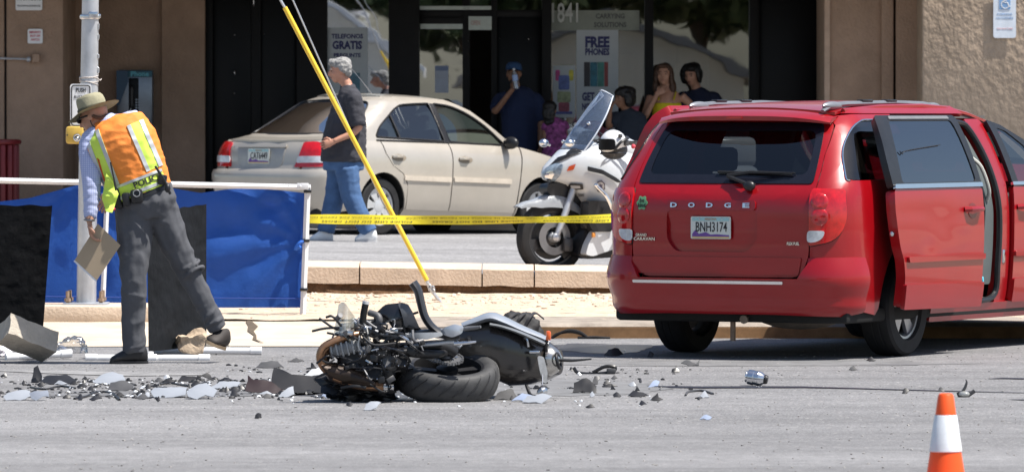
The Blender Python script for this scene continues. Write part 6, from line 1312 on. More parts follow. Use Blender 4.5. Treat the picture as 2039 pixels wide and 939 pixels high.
# windscreen: curved clear sheet leaning back
def ws(u, v):
    y = lerp(-1, 1, u); w_ = sinterp([(0, .17), (.35, .20), (.7, .165), (1, .08)], v); return V((lerp(-.12, -.47, v)-.10*y*y*(1-.3*v)-.02*v*v, y*w_, lerp(1.06, 1.545, v)-.05*y*y*v-.035*abs(y)**3*(1-v)))
b = MB(); b.grid(ws, 24, 24); bmesh.ops.solidify(b.bm, geom=b.bm.faces[:], thickness=.005); wsd = b.obj('windscreen', glass('blue_screen', (.50, .58, .70), .10, .03, opaque=((.30, .38, .52), .22)), pm_, 60)
MB().tube([ws(u, 1) for u in [i/12 for i in range(13)]]+[ws(1, 1-i/14) for i in range(1, 15)], .006, 6).obj('screen_edge', pm('screen_rim', (.55, .60, .68), .2), wsd)
for u, v in ((.25, .12), (.75, .12), (.8, .45)): MB().ell(ws(u, v)+V((.012, 0, 0)), (.016, .016, .016)).obj('screen_screw', CHROME, wsd)
b = MB(); b.grid(lambda u, v: ws(lerp(.15, .85, u), lerp(-.05, .34, v))+V((-.05-.05*v, 0, -.02)), 12, 6); bmesh.ops.solidify(b.bm, geom=b.bm.faces[:], thickness=.02); b.obj('dash_panel', BLK, pm_)
for s in (1, -1): b = MB(); b.ell((-.06, s*.22, 1.10), (.045, .035, .035)); b.tube([V((-.1, s*.18, 1.08)), V((-.06, s*.22, 1.1))], .01, 6); b.obj('strobe_light', CHROME, pm_)
b = MB()
for s in (1, -1): b.tube(spl([V((-.40, s*.08, 1.10)), V((-.46, s*.22, 1.13)), V((-.62, s*.36, 1.09)), V((-.70, s*.38, 1.07))], 4), [.014]*6+[.019]*7, 8); b.tube([V((-.46, s*.3, 1.12)), V((-.66, s*.42, 1.11))], .007, 6); b.box((-.50, s*.27, 1.16), (.08, .06, .05), bev=.012)
b.obj('handlebar', DKG, pm_)
b = MB(); random.seed(9)
for i in range(9):
    p = V((-.42-random.random()*.22, .10+random.random()*.22, 1.06+random.random()*.16)); b.tube(spl([p, p+V((random.uniform(-.1, .1), random.uniform(-.06, .06), random.uniform(.0, .07))), p+V((random.uniform(-.14, .1), random.uniform(-.08, .08), -.05))], 4), .006, 6)
b.obj('cables', BLK, pm_)
b = MB(); b.loft([[V((x, y, zc+z)) for y, z in sup(hw, hh, 2.4)] for x, zc, hw, hh in ((-.42, 1.03, .08, .05), (-.52, 1.05, .17, .09), (-.70, 1.04, .21, .11), (-.88, .99, .17, .09), (-.98, .95, .10, .05))]); b.obj('fuel_tank', MW, pm_, 60)
b = MB(); b.loft([[V((x, y, zc+z)) for y, z in sup(hw, hh, 3)] for x, zc, hw, hh in ((-.9, .93, .12, .05), (-1.1, .88, .19, .06), (-1.4, .90, .19, .07), (-1.55, .95, .15, .05))]); b.obj('seat', BLK, pm_, 60)
for s in (1, -1): b = MB(); b.box((-1.52, s*.36, .72), (.55, .22, .38), bev=.08, seg=4); b.obj('pannier', MW, pm_, 60)
MB().box((-1.72, 0, 1.02), (.4, .4, .26), bev=.06, seg=3).obj('top_box', MW, pm_, 60)
wheel(pm_, (-1.49, 0, .31), .31, .17, .215, 3, 1, mr=pm('black_alloy', (.03, .03, .033), .4), kind=1)
# helmet resting on the bars
hp = P(1221, 287, 53.66); e = empty('helmet', tuple(hp), pi+psi+.5, label='white and black riding helmet resting on the police motorcycle tank', cat='helmet')
b = MB(); b.ell((0, 0, 0), (.13, .11, .12), nu=24, nv=16); hh_ = b.obj('shell', pm('helmet_white', (.66, .67, .68), .25, var=.05, coat=.6), e, 60)
b = MB(); b.patch([(x, z) for x, z in rrect(-.09, -.05, .09, .045, .03)], lambda x, z, o: V((.138*cos(x/.12)+o, .118*sin(x/.12)*1.0, z)), (), .02, .02, .01, .004); b.obj('visor', BLKM, hh_)
b = MB(); b.torus(.100, .014, 28, 8, T(0, 0, -.075)); b.tube(spl([V((.1, .07, -.05)), V((.07, .12, .02)), V((-.03, .125, .05)), V((-.12, .04, .06))], 4), .012, 6); b.obj('rubber_edge', BLK, hh_)
b = MB(); b.box((-.02, .118, .01), (.06, .02, .05), bev=.008); b.box((.05, .1, .07), (.05, .02, .03), bev=.008); b.obj('vent', DKG, hh_)
MB().ell((-.01, 0, -.045), (.122, .113, .085), nu=24, nv=14).obj('lower_shell', BLK, hh_, 60)
b = MB(); b.ell((-.16, .10, -.02), (.02, .02, .02)); b.obj('red_button', INKR, e)
# ================================================================ wrecked motorcycle
wg = G(880, 801, 0); wm = empty('wrecked_motorcycle', tuple(wg), label='wrecked black sport motorcycle lying on its side in the street', cat='motorcycle'); Q = LP(wg.y, wg)
GB = pm('gloss_black', (.012, .012, .015), .18, var=.2, vs=5, coat=.5, dirt=.25); SIL = pm('silver_paint', (.45, .48, .52), .28, metal=.5, var=.06, coat=.4); ENG = pm('engine_grey', (.16, .16, .165), .5, metal=.6, var=.35, vs=16); ENGB = pm('engine_black', (.022, .022, .024), .45, metal=.3, var=.3, vs=16); COP = pm('heat_stained_steel', (.30, .17, .10), .35, metal=.8, var=.35, vs=6)
# rear wheel, lying flat and tipped to the viewer
m = T(Q(890, 748, .30)) @ RZ(R(4)) @ RX(R(17)) @ RY(R(2))
Rt, h = .308, .088
b = MB(); pr = [(.215, -h*.8), (.235, -h*.98), (.265, -h), (.29, -h*.86), (.303, -h*.5), (Rt, 0), (.303, h*.5), (.29, h*.86), (.265, h), (.235, h*.98), (.215, h*.8)]
b.lathe([(r, z) for r, z in pr], 64, m, cap=False); ty = b.obj('rear_tyre', pm('worn_rubber', (.042, .042, .043), .65, var=.3, vs=12, bump=.0008, bs=100), wm, 60)
for i in range(22):
    a = 2*pi*i/22; pts = [(lambda z_, r_: m @ V((r_*cos(a+.30*z_), r_*sin(a+.30*z_), h*z_)))(lerp(-.30, .93, t), interp([(0, .3085), (.5, .3035), (.86, .2905), (1, .266)], abs(lerp(-.30, .93, t)))) for t in [j/8 for j in range(9)]]
    MB().tube([p+(p-m @ V((0, 0, 0))).normalized()*.0015 for p in pts], [.001, .003, .0045, .005, .005, .005, .0045, .003, .001], 5).obj('tread_groove', INKB, ty)
b = MB(); b.lathe([(.215, -h*.8), (.20, -h*.7), (.192, 0), (.20, h*.7), (.215, h*.8)], 48, m, cap=False); b.lathe([(.001, -.05), (.06, -.05), (.065, .05), (.001, .06)], 24, m)
for i in range(5): b.prism([(.05, -.022), (.2, -.03), (.2, .03), (.05, .022)], .04, m @ RZ(2*pi*i/5+.4), z0=-.01)
b.obj('rear_rim', ENGB, wm)
sm = m @ T(-.02, 0, .105); b = MB(); n = 44; pts = []
for i in range(n*2): r = .108 if i % 2 else .099; pts += [(r*cos(2*pi*(i+.2)/(2*n)), r*sin(2*pi*(i+.2)/(2*n)))]
b.prism(pts, .007, sm); b.lathe([(.03, .0), (.05, .02), (.02, .05), (.001, .055)], 20, sm); sp_ = b.obj('sprocket', ENG, wm)
b = MB()
for i in range(6): a = 2*pi*i/6; b.cyl(sm @ V((.07*cos(a), .07*sin(a), 0)), sm @ V((.07*cos(a), .07*sin(a), .016)), .009, n=6)
tag(b.obj('sprocket_bolts', STEEL, sp_), kind='stuff')
c0 = Q(772, 688, .04); path = []
for i in range(60):
    t = i/59; path.append(t)
tan1 = sm @ V((.02, -.108, .004)); tan2 = sm @ V((.0, .108, .004))
arcp = [sm @ V((.108*cos(a), .108*sin(a), .004)) for a in [R(-80+i*160/16) for i in range(17)]]
ch = [c0.lerp(tan1, i/24) for i in range(24)]+arcp+[tan2.lerp(c0+V((0, .1, 0)), i/24) for i in range(1, 24)]
b = MB()
for i in range(len(ch)-1):
    p, q = ch[i], ch[i+1]; d = (q-p); L_ = d.length; d.normalize(); mm = T((p+q)/2) @ d.to_track_quat('X', 'Z').to_matrix().to_4x4(); b.box((0, 0, 0), (L_*.8, .012, .018 if i % 2 else .012), mm)
b.obj('drive_chain', ENG, wm)
# swing arm and frame
def tube(nm, pts, r, mat, n=10, sm_=4, flat=None):
    p = spl(pts, sm_); rr = [interp([(i*sm_, x) for i, x in enumerate(r)], j) for j in range(len(p))] if hasattr(r, '__len__') else r
    b = MB(); b.tube(p, rr, n, flat=flat); return b.obj(nm, mat, wm, 50)
tube('swing_arm', [Q(905, 702, .26), Q(880, 690, .22), Q(820, 692, .18), Q(735, 695, .2)], [.035, .042, .036, .03], ENGB); tube('chain_guard', [Q(918, 690, .12), Q(900, 680, .12), Q(862, 684, .1), Q(805, 690, .1)], [.016, .02, .014, .01], SIL)
tube('frame_spar', [Q(890, 660, .16), Q(845, 664, .14), Q(790, 668, .12), Q(735, 660, .12), Q(700, 640, .14)], [.022, .026, .03, .03, .028], pm('frame_silver', (.32, .33, .35), .35, metal=.6)); tube('frame_spar', [Q(892, 700, .24), Q(860, 705, .1), Q(800, 700, .06), Q(740, 690, .08)], [.02, .026, .024, .02], ENGB)
tube('side_stand', [Q(815, 690, .1), Q(806, 660, .08), Q(804, 636, .08)], [.012, .012, .010], BLK)
# engine
b = MB(); b.box(Q(730, 722, .2), (.34, .34, .24), RZ(0), bev=.05, seg=3); b.obj('crankcase', ENGB, wm)
cyl_m = T(Q(688, 692, .14)) @ RY(R(-12)); b = MB()
b.box((0, 0, 0), (.19, .26, .075), cyl_m, bev=.02)
for i in range(6): b.box((-.08+i*.032, -.135, 0), (.012, .03, .085), cyl_m, bev=.003)
b.obj('cylinder_head', pm('cast_alloy', (.34, .35, .36), .5, metal=.5, var=.25, vs=18), wm)
for px, py, r, d, mt in ((742, 742, .065, .03, ENGB), (775, 720, .055, .05, ENG), (705, 735, .05, .04, ENGB), (760, 700, .035, .02, ENG), (800, 720, .045, .06, ENGB), (722, 700, .03, .0, ENG)):
    c = Q(px, py, d); b = MB(); b.lathe([(.001, .03), (r*.7, .03), (r*.9, .02), (r, -.02), (r, -.08)], 20, T(c) @ RX(R(70))); ec = b.obj('engine_cover', mt, wm)
    b = MB()
    for k in range(6): a = 2*pi*k/6; b.ell(T(c) @ RX(R(70)) @ V((r*.82*cos(a), r*.82*sin(a), .028)), (.006, .006, .006), nu=6, nv=4)
    tag(b.obj('cover_bolts', STEEL, ec), kind='stuff')
random.seed(21)
for i in range(150):     # brackets, hoses, clips and broken fittings packed round the engine
    px, py = random.gauss(735, 50), random.gauss(695, 34)
    if not (650 < px < 870 and 634 < py < 775) or (py > 700 and px > 785) or (652 < px < 718 and 670 < py < 710): continue
    d = random.uniform(-.10, .10); p = Q(px, py, d); k = random.random(); mt = random.choice([ENGB, ENGB, BLK, BLK, GB, ENG, GB, STEEL]) if i % 3 else BLK
    if k < .62: q = p+V((random.uniform(-.2, .2), random.uniform(-.03, .05), random.uniform(-.09, .06))); tube('hose', [p, (p+q)/2+V((random.uniform(-.03, .03), -.03, random.uniform(-.04, .04))), q], random.uniform(.004, .010), mt, 7)
    elif k < .92: MB().box((0, 0, 0), (random.uniform(.02, .08), random.uniform(.02, .06), random.uniform(.012, .04)), T(p) @ RY(random.uniform(-.6, .6)) @ RZ(random.uniform(-.6, .6)), bev=.004).obj('bracket', mt, wm)
    else: q = p+V((random.uniform(-.04, .04), -.04, random.uniform(-.03, .03))); MB().cyl(p, q, random.uniform(.008, .02), n=8).obj('fitting', mt, wm)
# exhaust headers
for i, o in enumerate((0, 7, 14, 20)):
    tube('exhaust_header', [Q(712+o*.6, 665+o, .05+.05*i), Q(682+o*.4, 672+o*.8, .0+.05*i), Q(644+o*.5, 690+o*.8, -.02+.045*i), Q(637+o*.7, 716+o*.5, -.02+.04*i), Q(655+o*.9, 742-o*.2, .0+.03*i), Q(700+o, 760-o*.3, .02+.02*i)], .021, COP if i < 3 else ENGB, 12, 5)
tube('collector_pipe', [Q(665, 748, .0), Q(710, 762, .0), Q(752, 769, .0), Q(768, 770, .0)], [.03, .036, .028, .022], COP, 12); b = MB(); b.cyl(Q(764, 770, -.005), Q(772, 770, -.005), .026, n=14); b.cyl(Q(774, 770, .0), Q(784, 770, .0), .018, n=14); b.obj('pipe_clamp', STEEL, wm)
b = MB(); b.loft([[Q(px, py+hh*sin(a), .05+.10*cos(a)) for a in [2*pi*i/16 for i in range(16)]] for px, py, hh in ((640, 728, 6), (655, 738, 18), (690, 748, 26), (725, 757, 22), (748, 765, 8))]); b.obj('oil_pan', pm('brown_stained_black', (.035, .022, .015), .35, metal=.4, var=.4, vs=8), wm)
b = MB(); q = bmesh.new(); bmesh.ops.create_icosphere(q, subdivisions=4, radius=1)
for v in q.verts:
    v.co = V((v.co.x*.22, v.co.y*.16, v.co.z*.11))*(1+.35*noise.noise(v.co*3.1)+.2*noise.noise(v.co*8))+Q(716, 768, .25)
    v.co.z = max(v.co.z, .004)
b.add(q); b.obj('crushed_fairing', BLK, wm, 30)
# front end
tube('handle_grip', [Q(722, 646, .1), Q(724, 625, .1), Q(728, 604, .1)], .020, RUB, 12); MB().cyl(Q(728, 605, .1), Q(729, 599, .1), .021, n=12).obj('bar_end', pm('pale_bar_end', (.6, .6, .6), .4), wm)
b = MB(); b.grid(lambda u, v: Q(lerp(664, 706, u)+10*v*(1-u), lerp(668, 606, v)+16*u*u-6*sin(u*5), .05+.08*sin(pi*u)*-1+.03*v), 12, 12); bmesh.ops.solidify(b.bm, geom=b.bm.faces[:], thickness=.006); b.obj('headlight_lens', glass('cracked_lens', (.75, .76, .72), .15, .10, opaque=((.62, .62, .56), .5)), wm, 50)
tube('fork_tube', [Q(745, 655, .2), Q(700, 660, .15), Q(672, 668, .12)], .024, ENG); tube('fork_tube', [Q(760, 640, .3), Q(705, 648, .28), Q(680, 652, .25)], .024, ENGB)
tube('radiator_hose', [Q(745, 650, .05), Q(755, 640, .02), Q(752, 628, .03), Q(735, 622, .06)], .020, pm('grey_hose', (.09, .09, .095), .5), 10); tube('clutch_lever', [Q(668, 662, .06), Q(662, 672, .03), Q(668, 676, .03), Q(690, 664, .05)], .006, STEEL, 6)
tube('cable', [Q(716, 668, -.03), Q(714, 690, -.05), Q(724, 705, -.04)], .005, pm('pale_cable', (.5, .5, .48), .5), 6); tube('cable', [Q(730, 650, -.02), Q(734, 670, -.04), Q(738, 685, -.03)], .004, pm('pale_cable', (.5, .5, .48), .5), 6)
def sheet(nm, pts, depth, mat, par=None, bulge=.03, seed=0, th=.006, du=.03):
    """bent panel: outline in pixels, bulging towards the viewer"""
    ol = [((p[0]-880)/340.4, (801-p[1])/340.4) for p in pts]; cx = sum(p[0] for p in ol)/len(ol); cz = sum(p[1] for p in ol)/len(ol); rr = max(hypot(p[0]-cx, p[1]-cz) for p in ol)
    b = MB(); b.patch(ol, lambda x, z, o: V((x, depth-o-bulge*(1-((x-cx)**2+(z-cz)**2)/rr**2)+.01*noise.noise(V((x*9, z*9, seed))), z)), (), du, du, th); return b.obj(nm, mat, par or wm, 50)
sheet('cowl_panel', rpoly([(742, 655), (744, 628), (766, 607), (806, 603), (815, 618), (832, 650), (845, 664), (790, 668), (772, 640)], 6, 2), .18, GB, None, .09, 2); sheet('cowl_panel', rpoly([(792, 604), (812, 605), (822, 622), (836, 655), (806, 652), (800, 625)], 4, 2), .08, pm('scuffed_grey', (.10, .105, .115), .35, var=.3, coat=.3), None, .05, 5)
b = MB(); pts = [(822, 562), (832, 578), (838, 602), (846, 630), (862, 652), (888, 668), (915, 668)]; p_ = spl([Q(x, y, .1) for x, y in pts], 5); b.tube(p_, [(.09-.05*abs(i/30-.2), lerp(.028, .022, i/30)) for i in range(len(p_))], 10, up=(0, 1, 0)); b.obj('bent_fender', pm('fender_black', (.02, .021, .024), .4, var=.2, coat=.2), wm, 60)
sheet('torn_panel', rpoly([(872, 663), (885, 652), (905, 645), (924, 650), (920, 664), (900, 672)], 4, 2), .06, SIL, None, .04, 7); sheet('torn_panel', rpoly([(806, 663), (880, 661), (882, 668), (850, 676), (808, 674)], 3, 2), .02, pm('scuffed_silver', (.42, .43, .44), .35, metal=.3, var=.3), None, .02, 9)
tube('foot_peg', [Q(905, 684, .0), Q(930, 682, -.02), Q(948, 680, -.02)], [.012, .010, .006], STEEL); MB().cyl(Q(932, 672, .0), Q(934, 690, .0), .014, n=8).obj('peg_mount', ENGB, wm); tube('passenger_peg', [Q(924, 654, .02), Q(945, 652, .0), Q(957, 650, -.02)], [.014, .012, .008], ENG)
# tail
st = [(905, 690, 26, .12), (940, 690, 44, .17), (985, 694, 60, .20), (1020, 704, 64, .20), (1060, 713, 52, .17), (1090, 718, 38, .13), (1108, 720, 26, .09)]
b = MB(); b.loft([[Q(px+y_*14, py-hh*z, .62+dd*y_) for y_, z in sup(1, 1, 3.0, 28)] for px, py, hh, dd in st]); tl = b.obj('tail_unit', GB, wm, 50)
b = MB(); top = [(920, 648), (945, 640), (975, 631), (1000, 638), (1040, 656), (1080, 672), (1094, 682)]; p_ = spl([Q(x, y, .56) for x, y in top], 4); b.tube(p_, [(.14*interp([(0, .6), (8, 1.2), (12, 1.2), (24, .35)], i), .022*interp([(0, .8), (10, 1.5), (24, .7)], i)) for i in range(len(p_))], 12, up=(0, 1, 0)); b.obj('tail_cowl', SIL, wm, 60)
b = MB(); p_ = spl([Q(x, y, .42) for x, y in ((975, 645), (1000, 650), (1040, 664), (1085, 684))], 4); b.tube(p_, [(.05, .012)]*len(p_), 8, up=(0, 1, 0)); b.obj('tail_edge', pm('edge_grey', (.16, .17, .18), .3, coat=.5), wm, 60)
b = MB(); b.loft([[Q(px, py-hh*sin(a), .56+.09*cos(a)*hh/30) for a in [2*pi*i/20 for i in range(20)]] for px, py, hh in ((1086, 716, 30), (1098, 717, 31), (1112, 718, 22), (1120, 718, 10))]); b.obj('exhaust_tip', pm('brushed_steel', (.48, .47, .45), .22, metal=.9, var=.1), wm, 60); MB().torus(.045, .010, 24, 8, T(Q(1112, 718, .48)) @ RY(R(78)) @ RX(.2)).obj('tip_ring', BLK, wm)
tube('indicator_stalk', [Q(1088, 700, .42), Q(1087, 685, .41), Q(1090, 675, .41)], .010, BLK); MB().box(Q(1092, 668, .41), (.03, .04, .058), RY(0), bev=.010).obj('indicator_lens', pm('amber_lens_bright', (.75, .12, .02), .2, coat=.6), wm)
b = MB(); b.prism(rpoly([(-.022, .085), (.016, .075), (.026, -.02), (.012, -.085), (-.008, -.078), (-.02, .0)], .015, 3), .012, T(Q(1081, 735, .38)) @ FACE @ RZ(R(8))); b.obj('reflector_plate', pm('pale_reflector', (.5, .5, .49), .3, var=.3, vs=20), wm)
b = MB(); b.cyl(Q(1080, 766, .3), Q(1080, 745, .36), .004, n=6); b.lathe([(.001, .03), (.022, .02), (.03, 0), (.02, -.03), (.001, -.035)], 16, T(Q(1081, 778, .3)) @ RY(R(60))); b.obj('hanging_lamp', STEEL, wm)
tube('plate_bracket', [Q(1048, 766, .4), Q(1056, 785, .34), Q(1068, 789, .3)], .010, BLK)
for d, px1, py1 in ((.5, 1178, 714), (.56, 1150, 717)): tube('bent_rod', [Q(1115, 716, d), Q(1140, 717, d), Q(px1, py1, d)], [.010, .009, .005], BLK, 8)
tube('rear_bracket', [Q(1052, 690, .40), Q(1050, 676, .40), Q(1044, 672, .41)], .008, STEEL, 6); MB().box(Q(1064, 700, .42), (.06, .02, .018), bev=.005).obj('rear_bracket', STEEL, wm)
# ================================================================ loose debris
SHW = pm('silver_shard', (.34, .36, .39), .3, metal=.2, var=.08, coat=.3); SHK = pm('black_shard', (.012, .012, .014), .4, var=.25, coat=.2); SHG = pm('grey_shard', (.055, .055, .058), .5, var=.25); SHB = pm('blue_shard', (.26, .31, .42), .3, var=.15, coat=.3)
_u = {}
def shard(pts, mat, label, lift=.35, seed=0, group=None, bulge=.04, name='debris', th=.004, cat='debris'):
    """a broken panel: outline in pixels, lying back on the road and bowed"""
    random.seed(seed*7+len(pts)); q = []
    for i, p in enumerate(pts):
        n_ = pts[(i+1) % len(pts)]; l_ = hypot(n_[0]-p[0], n_[1]-p[1]); q.append(p)
        if l_ > 7:
            for t in (.3, .62): e_ = random.uniform(-.07, .07)*l_; q.append((lerp(p[0], n_[0], t)-(n_[1]-p[1])/l_*e_, lerp(p[1], n_[1], t)+(n_[0]-p[0])/l_*e_*.5))
    pts = q; ymax = max(p[1] for p in pts); xs = [p[0] for p in pts]; c = G((min(xs)+max(xs))/2, ymax, .002); s = FPX/c.y
    ol = [((x-(min(xs)+max(xs))/2)/s, (ymax-y)/s) for x, y in pts]; hh = max(p[1] for p in ol); ww = max(abs(p[0]) for p in ol)
    def f(x, z, o):
        t = z/hh if hh else 0; bow = bulge*2.2*(1-(x/ww)**2)*t+.35*bulge*(seed % 3-1)*x/ww*t; cr = .004*noise.noise(V((x*30, z*30, seed)))
        return V((x, z*lift*6+cr*2-o*.3, z+o*.9+cr+bow*.15))
    b = MB(); b.patch(ol, f, (), max(.02, ww/4), max(.01, hh/3), th); o = b.obj(name, mat, None, 40, loc=tuple(c)); return tag(o, label, cat, group)
big = [([(62, 760), (66, 735), (74, 731), (82, 744), (84, 758)], SHK, 'black upright triangular shard at the left of the debris', .1),
 ([(80, 760), (90, 751), (130, 750), (152, 757), (140, 763), (100, 764)], SHK, 'long black shard lying beside the upright triangular one', .35),
 ([(184, 760), (196, 750), (220, 746), (242, 749), (249, 757), (232, 763), (205, 764)], SHW, 'rounded silver panel shard lying in the road', .5),
 ([(214, 775), (218, 764), (245, 762), (264, 766), (266, 774), (240, 778)], SHG, 'grey black shard right of the rounded silver panel', .35),
 ([(298, 779), (304, 775), (370, 773), (368, 787), (345, 790), (306, 790)], SHW, 'oblong white shard in the middle of the debris', .5),
 ([(370, 780), (385, 772), (408, 769), (431, 778), (424, 790), (408, 787), (392, 794), (374, 789)], SHW, 'notched white shard right of the oblong white one', .45),
 ([(5, 791), (14, 784), (56, 780), (62, 789), (40, 796), (12, 796)], SHW, 'pale silver shard at the far left edge of the debris', .5),
 ([(56, 784), (92, 780), (97, 790), (84, 790), (72, 797), (62, 794)], pm('chromed_shard', (.5, .52, .55), .2, metal=.7, var=.2), 'torn shiny metal shard near the left edge', .4),
 ([(354, 757), (362, 748), (395, 752), (412, 744), (426, 757), (402, 750), (380, 758)], SHK, 'curled black strip above the white shards', .2),
 ([(418, 771), (436, 763), (478, 760), (472, 769), (440, 774)], SHW, 'thin pale strip right of the white shards', .4),
 ([(488, 777), (492, 748), (502, 757), (540, 762), (566, 778), (540, 784)], pm('maroon_black_shard', (.022, .009, .010), .4, coat=.2), 'dark maroon shard left of the large black fairing piece', .15),
 ([(540, 765), (544, 731), (556, 736), (580, 748), (620, 752), (668, 738), (672, 770), (650, 782), (600, 782), (560, 774)], SHK, 'large black fairing piece leaning on the wrecked motorcycle', .12),
 ([(600, 752), (620, 738), (645, 734), (664, 744), (640, 751)], pm('pale_inside', (.40, .41, .42), .6, var=.2), 'pale inner sheet lying on the large black fairing piece', .3),
 ([(554, 789), (560, 782), (583, 772), (586, 784), (572, 790)], SHW, 'small white triangular shard before the black fairing piece', .3),
 ([(640, 788), (648, 778), (644, 770), (658, 772), (668, 764), (667, 778), (654, 782), (650, 792)], SHB, 'torn bluish shard below the exhaust headers', .2),
 ([(510, 730), (520, 723), (552, 722), (564, 729), (540, 732)], SHG, 'flat dark scrap in front of the rear white pipe', .35),
 ([(572, 719), (590, 716), (606, 718), (590, 720)], SHG, 'thin grey sliver near the kerb', .4),
 ([(618, 736), (619, 722), (632, 734)], SHK, 'little black triangle left of the exhaust headers', .1),
 ([(725, 815), (728, 806), (758, 801), (750, 811), (738, 816)], SHW, 'small grey shard in front of the wrecked engine', .35),
 ([(507, 832), (508, 826), (520, 825), (521, 831)], SHK, 'small black cube shaped scrap alone in the foreground', .1),
 ([(1140, 780), (1143, 762), (1168, 757), (1188, 768), (1188, 782)], SHK, 'black faceted fairing piece right of the tail', .12),
 ([(1176, 765), (1184, 752), (1196, 748), (1190, 764)], SHG, 'grey torn flap on the black faceted fairing piece', .15),
 ([(982, 795), (990, 784), (1008, 780), (1022, 778), (1030, 793)], SHG, 'grey scrap right of the rear tyre', .25),
 ([(1040, 800), (1050, 790), (1100, 790), (1078, 802)], SHW, 'pale flat plate under the tail of the wreck', .5),
 ([(1018, 797), (1040, 788), (1072, 790), (1060, 799)], SHB, 'bluish flat shard under the tail of the wreck', .5),
 ([(1203, 706), (1212, 698), (1232, 696), (1241, 704), (1225, 708)], SHK, 'black lump near the left rear van wheel', .2),
 ([(1289, 709), (1294, 702), (1302, 704), (1300, 710)], SHK, 'small black scrap under the van\'s left rear wheel', .15),
 ([(1356, 722), (1368, 719), (1386, 724), (1394, 715), (1392, 726), (1372, 728)], SHG, 'curled grey strip in front of the van', .3),
 ([(1250, 787), (1262, 781), (1292, 786), (1272, 789)], SHK, 'flat black sliver in the right foreground', .35),
 ([(1295, 795), (1310, 786), (1312, 792), (1320, 794), (1310, 797)], SHK, 'small black hooked scrap in the right foreground', .15),
 ([(1337, 740), (1338, 736), (1353, 736), (1353, 741)], SHK, 'small black oblong scrap beside the silver can', .2),
 ([(1393, 834), (1402, 830), (1418, 829), (1414, 834)], SHB, 'tiny blue flat shard in the foreground', .4),
 ([(1393, 787), (1404, 782), (1412, 790), (1400, 791)], SHW, 'small pale scrap beside the bent wire', .3),
 ([(1796, 782), (1800, 776), (1811, 777), (1806, 782)], SHK, 'black nub on the tar seam', .15),  # the seam is the dark strip painted as a pole shadow
 ([(1868, 778), (1870, 774), (1881, 775), (1880, 779)], SHG, 'grey nub on the tar seam above the cone', .2),  # the seam is the dark strip painted as a pole shadow
 ([(1215, 775), (1218, 766), (1226, 775)], SHK, 'tiny black triangle right of the black faceted piece', .1),
 ([(1264, 778), (1268, 770), (1274, 777)], SHK, 'tiny black nub left of the bent wire', .1),
 ([(1200, 764), (1208, 758), (1216, 762), (1208, 766)], SHK, 'small black lump above the faceted fairing piece', .2),
 ([(1290, 770), (1300, 762), (1314, 760), (1310, 768)], SHB, 'small bluish sliver beside the tar seam', .4),  # the seam is the dark strip painted as a pole shadow
 ([(0, 748), (12, 744), (14, 749), (4, 751)], SHK, 'black scrap cut off by the left picture edge', .2),
 ([(1690, 735), (1700, 732), (1708, 735), (1698, 737)], SHG, 'grey chip in front of the van rear wheel', .3), ([(1725, 717), (1736, 713), (1744, 717), (1734, 719)], SHK, 'black chip under the sliding door', .3)]
for i, (pts, mt, lb, lf) in enumerate(big): shard(pts, mt, lb, lf, i)
random.seed(33)
for i in range(110):
    if i < 75: px, py = random.gauss(300, 190), random.uniform(752, 795)
    else: px, py = random.uniform(560, 1300), random.uniform(735, 812)
    if not -5 < px < 1500: continue
    w_, h_ = random.uniform(3, 11)*random.choice((1, 1, 1.6)), random.uniform(1.2, 4.5); k = random.randint(4, 6); mt = random.choice([SHK, SHK, SHK, SHK, SHK, SHG, SHG, SHW])
    pts = [(px+w_*cos(a)*random.uniform(.6, 1.1), py+h_*sin(a)*random.uniform(.6, 1.1)) for a in [2*pi*(j+random.uniform(-.25, .25))/k for j in range(k)]]
    c = {id(SHK): 'black', id(SHG): 'grey', id(SHW): 'pale'}[id(mt)]
    shard(pts, mt, 'small %s splinter of broken fairing strewn on the road' % c, random.uniform(.1, .5), i, 'small %s splinters of broken fairing' % c, name='splinter', cat='splinter')
# cables and odd pieces
def wire(pts, r, mat, label, name='cable', cat='cable', lift=.006):
    g = G(pts[len(pts)//2][0], pts[len(pts)//2][1], 0); b = MB(); b.tube([p-g for p in spl([G(x, y, lift) for x, y in pts], 5)], r, 7); o = b.obj(name, mat, None, 50, loc=tuple(g)); return tag(o, label, cat)
wire([(148, 793), (170, 789), (195, 780), (222, 782), (238, 795)], .008, BLK, 'black curved cable among the debris on the left'); wire([(1365, 786), (1372, 779), (1398, 777), (1420, 783)], .007, SHG, 'bent grey wire lying on the road'); wire([(300, 768), (340, 762), (380, 768), (410, 760)], .006, BLK, 'thin black cable above the white shards')
wire([(440, 775), (470, 768), (500, 774), (520, 770)], .005, BLK, 'thin black wire left of the maroon shard'); wire([(60, 770), (90, 774), (120, 768), (150, 772)], .006, BLK, 'black wire scrap among the left debris')
e, g = at(1182, 744, 0, 'bracket', 'black twisted subframe bracket right of the wreck', 'bracket'); L = LP(g.y, g)
b = MB(); b.tube(spl([L(1142, 731), L(1150, 741), L(1172, 744), L(1200, 743), L(1222, 738), L(1224, 730), L(1205, 729), L(1180, 741)], 4), .012, 7); b.obj('bent_bar', BLK, e); b = MB(); b.box(L(1217, 738), (.06, .05, .035), bev=.008); b.cyl(L(1160, 742), L(1162, 760), .006, n=6); b.obj('mount', SHG, e)
e, g = at(1506, 767, 0, 'exhaust_can', 'shiny silver exhaust can lying alone on the asphalt', 'exhaust can'); m_ = T(0, 0, .047) @ RZ(R(-12)) @ RY(R(98))
MB().lathe([(.030, -.062), (.046, -.05), (.047, -.02), (.047, -.018), (.044, -.015), (.044, .01), (.047, .013), (.040, .035), (.030, .05), (.001, .052)], 28, m_).obj('can_body', pm('polished_steel', (.6, .62, .66), .16, metal=1, var=.2, vs=6), e, 40); MB().lathe([(.028, .048), (.030, .06), (.024, .072), (.001, .074)], 20, m_).obj('can_cap', BLK, e)
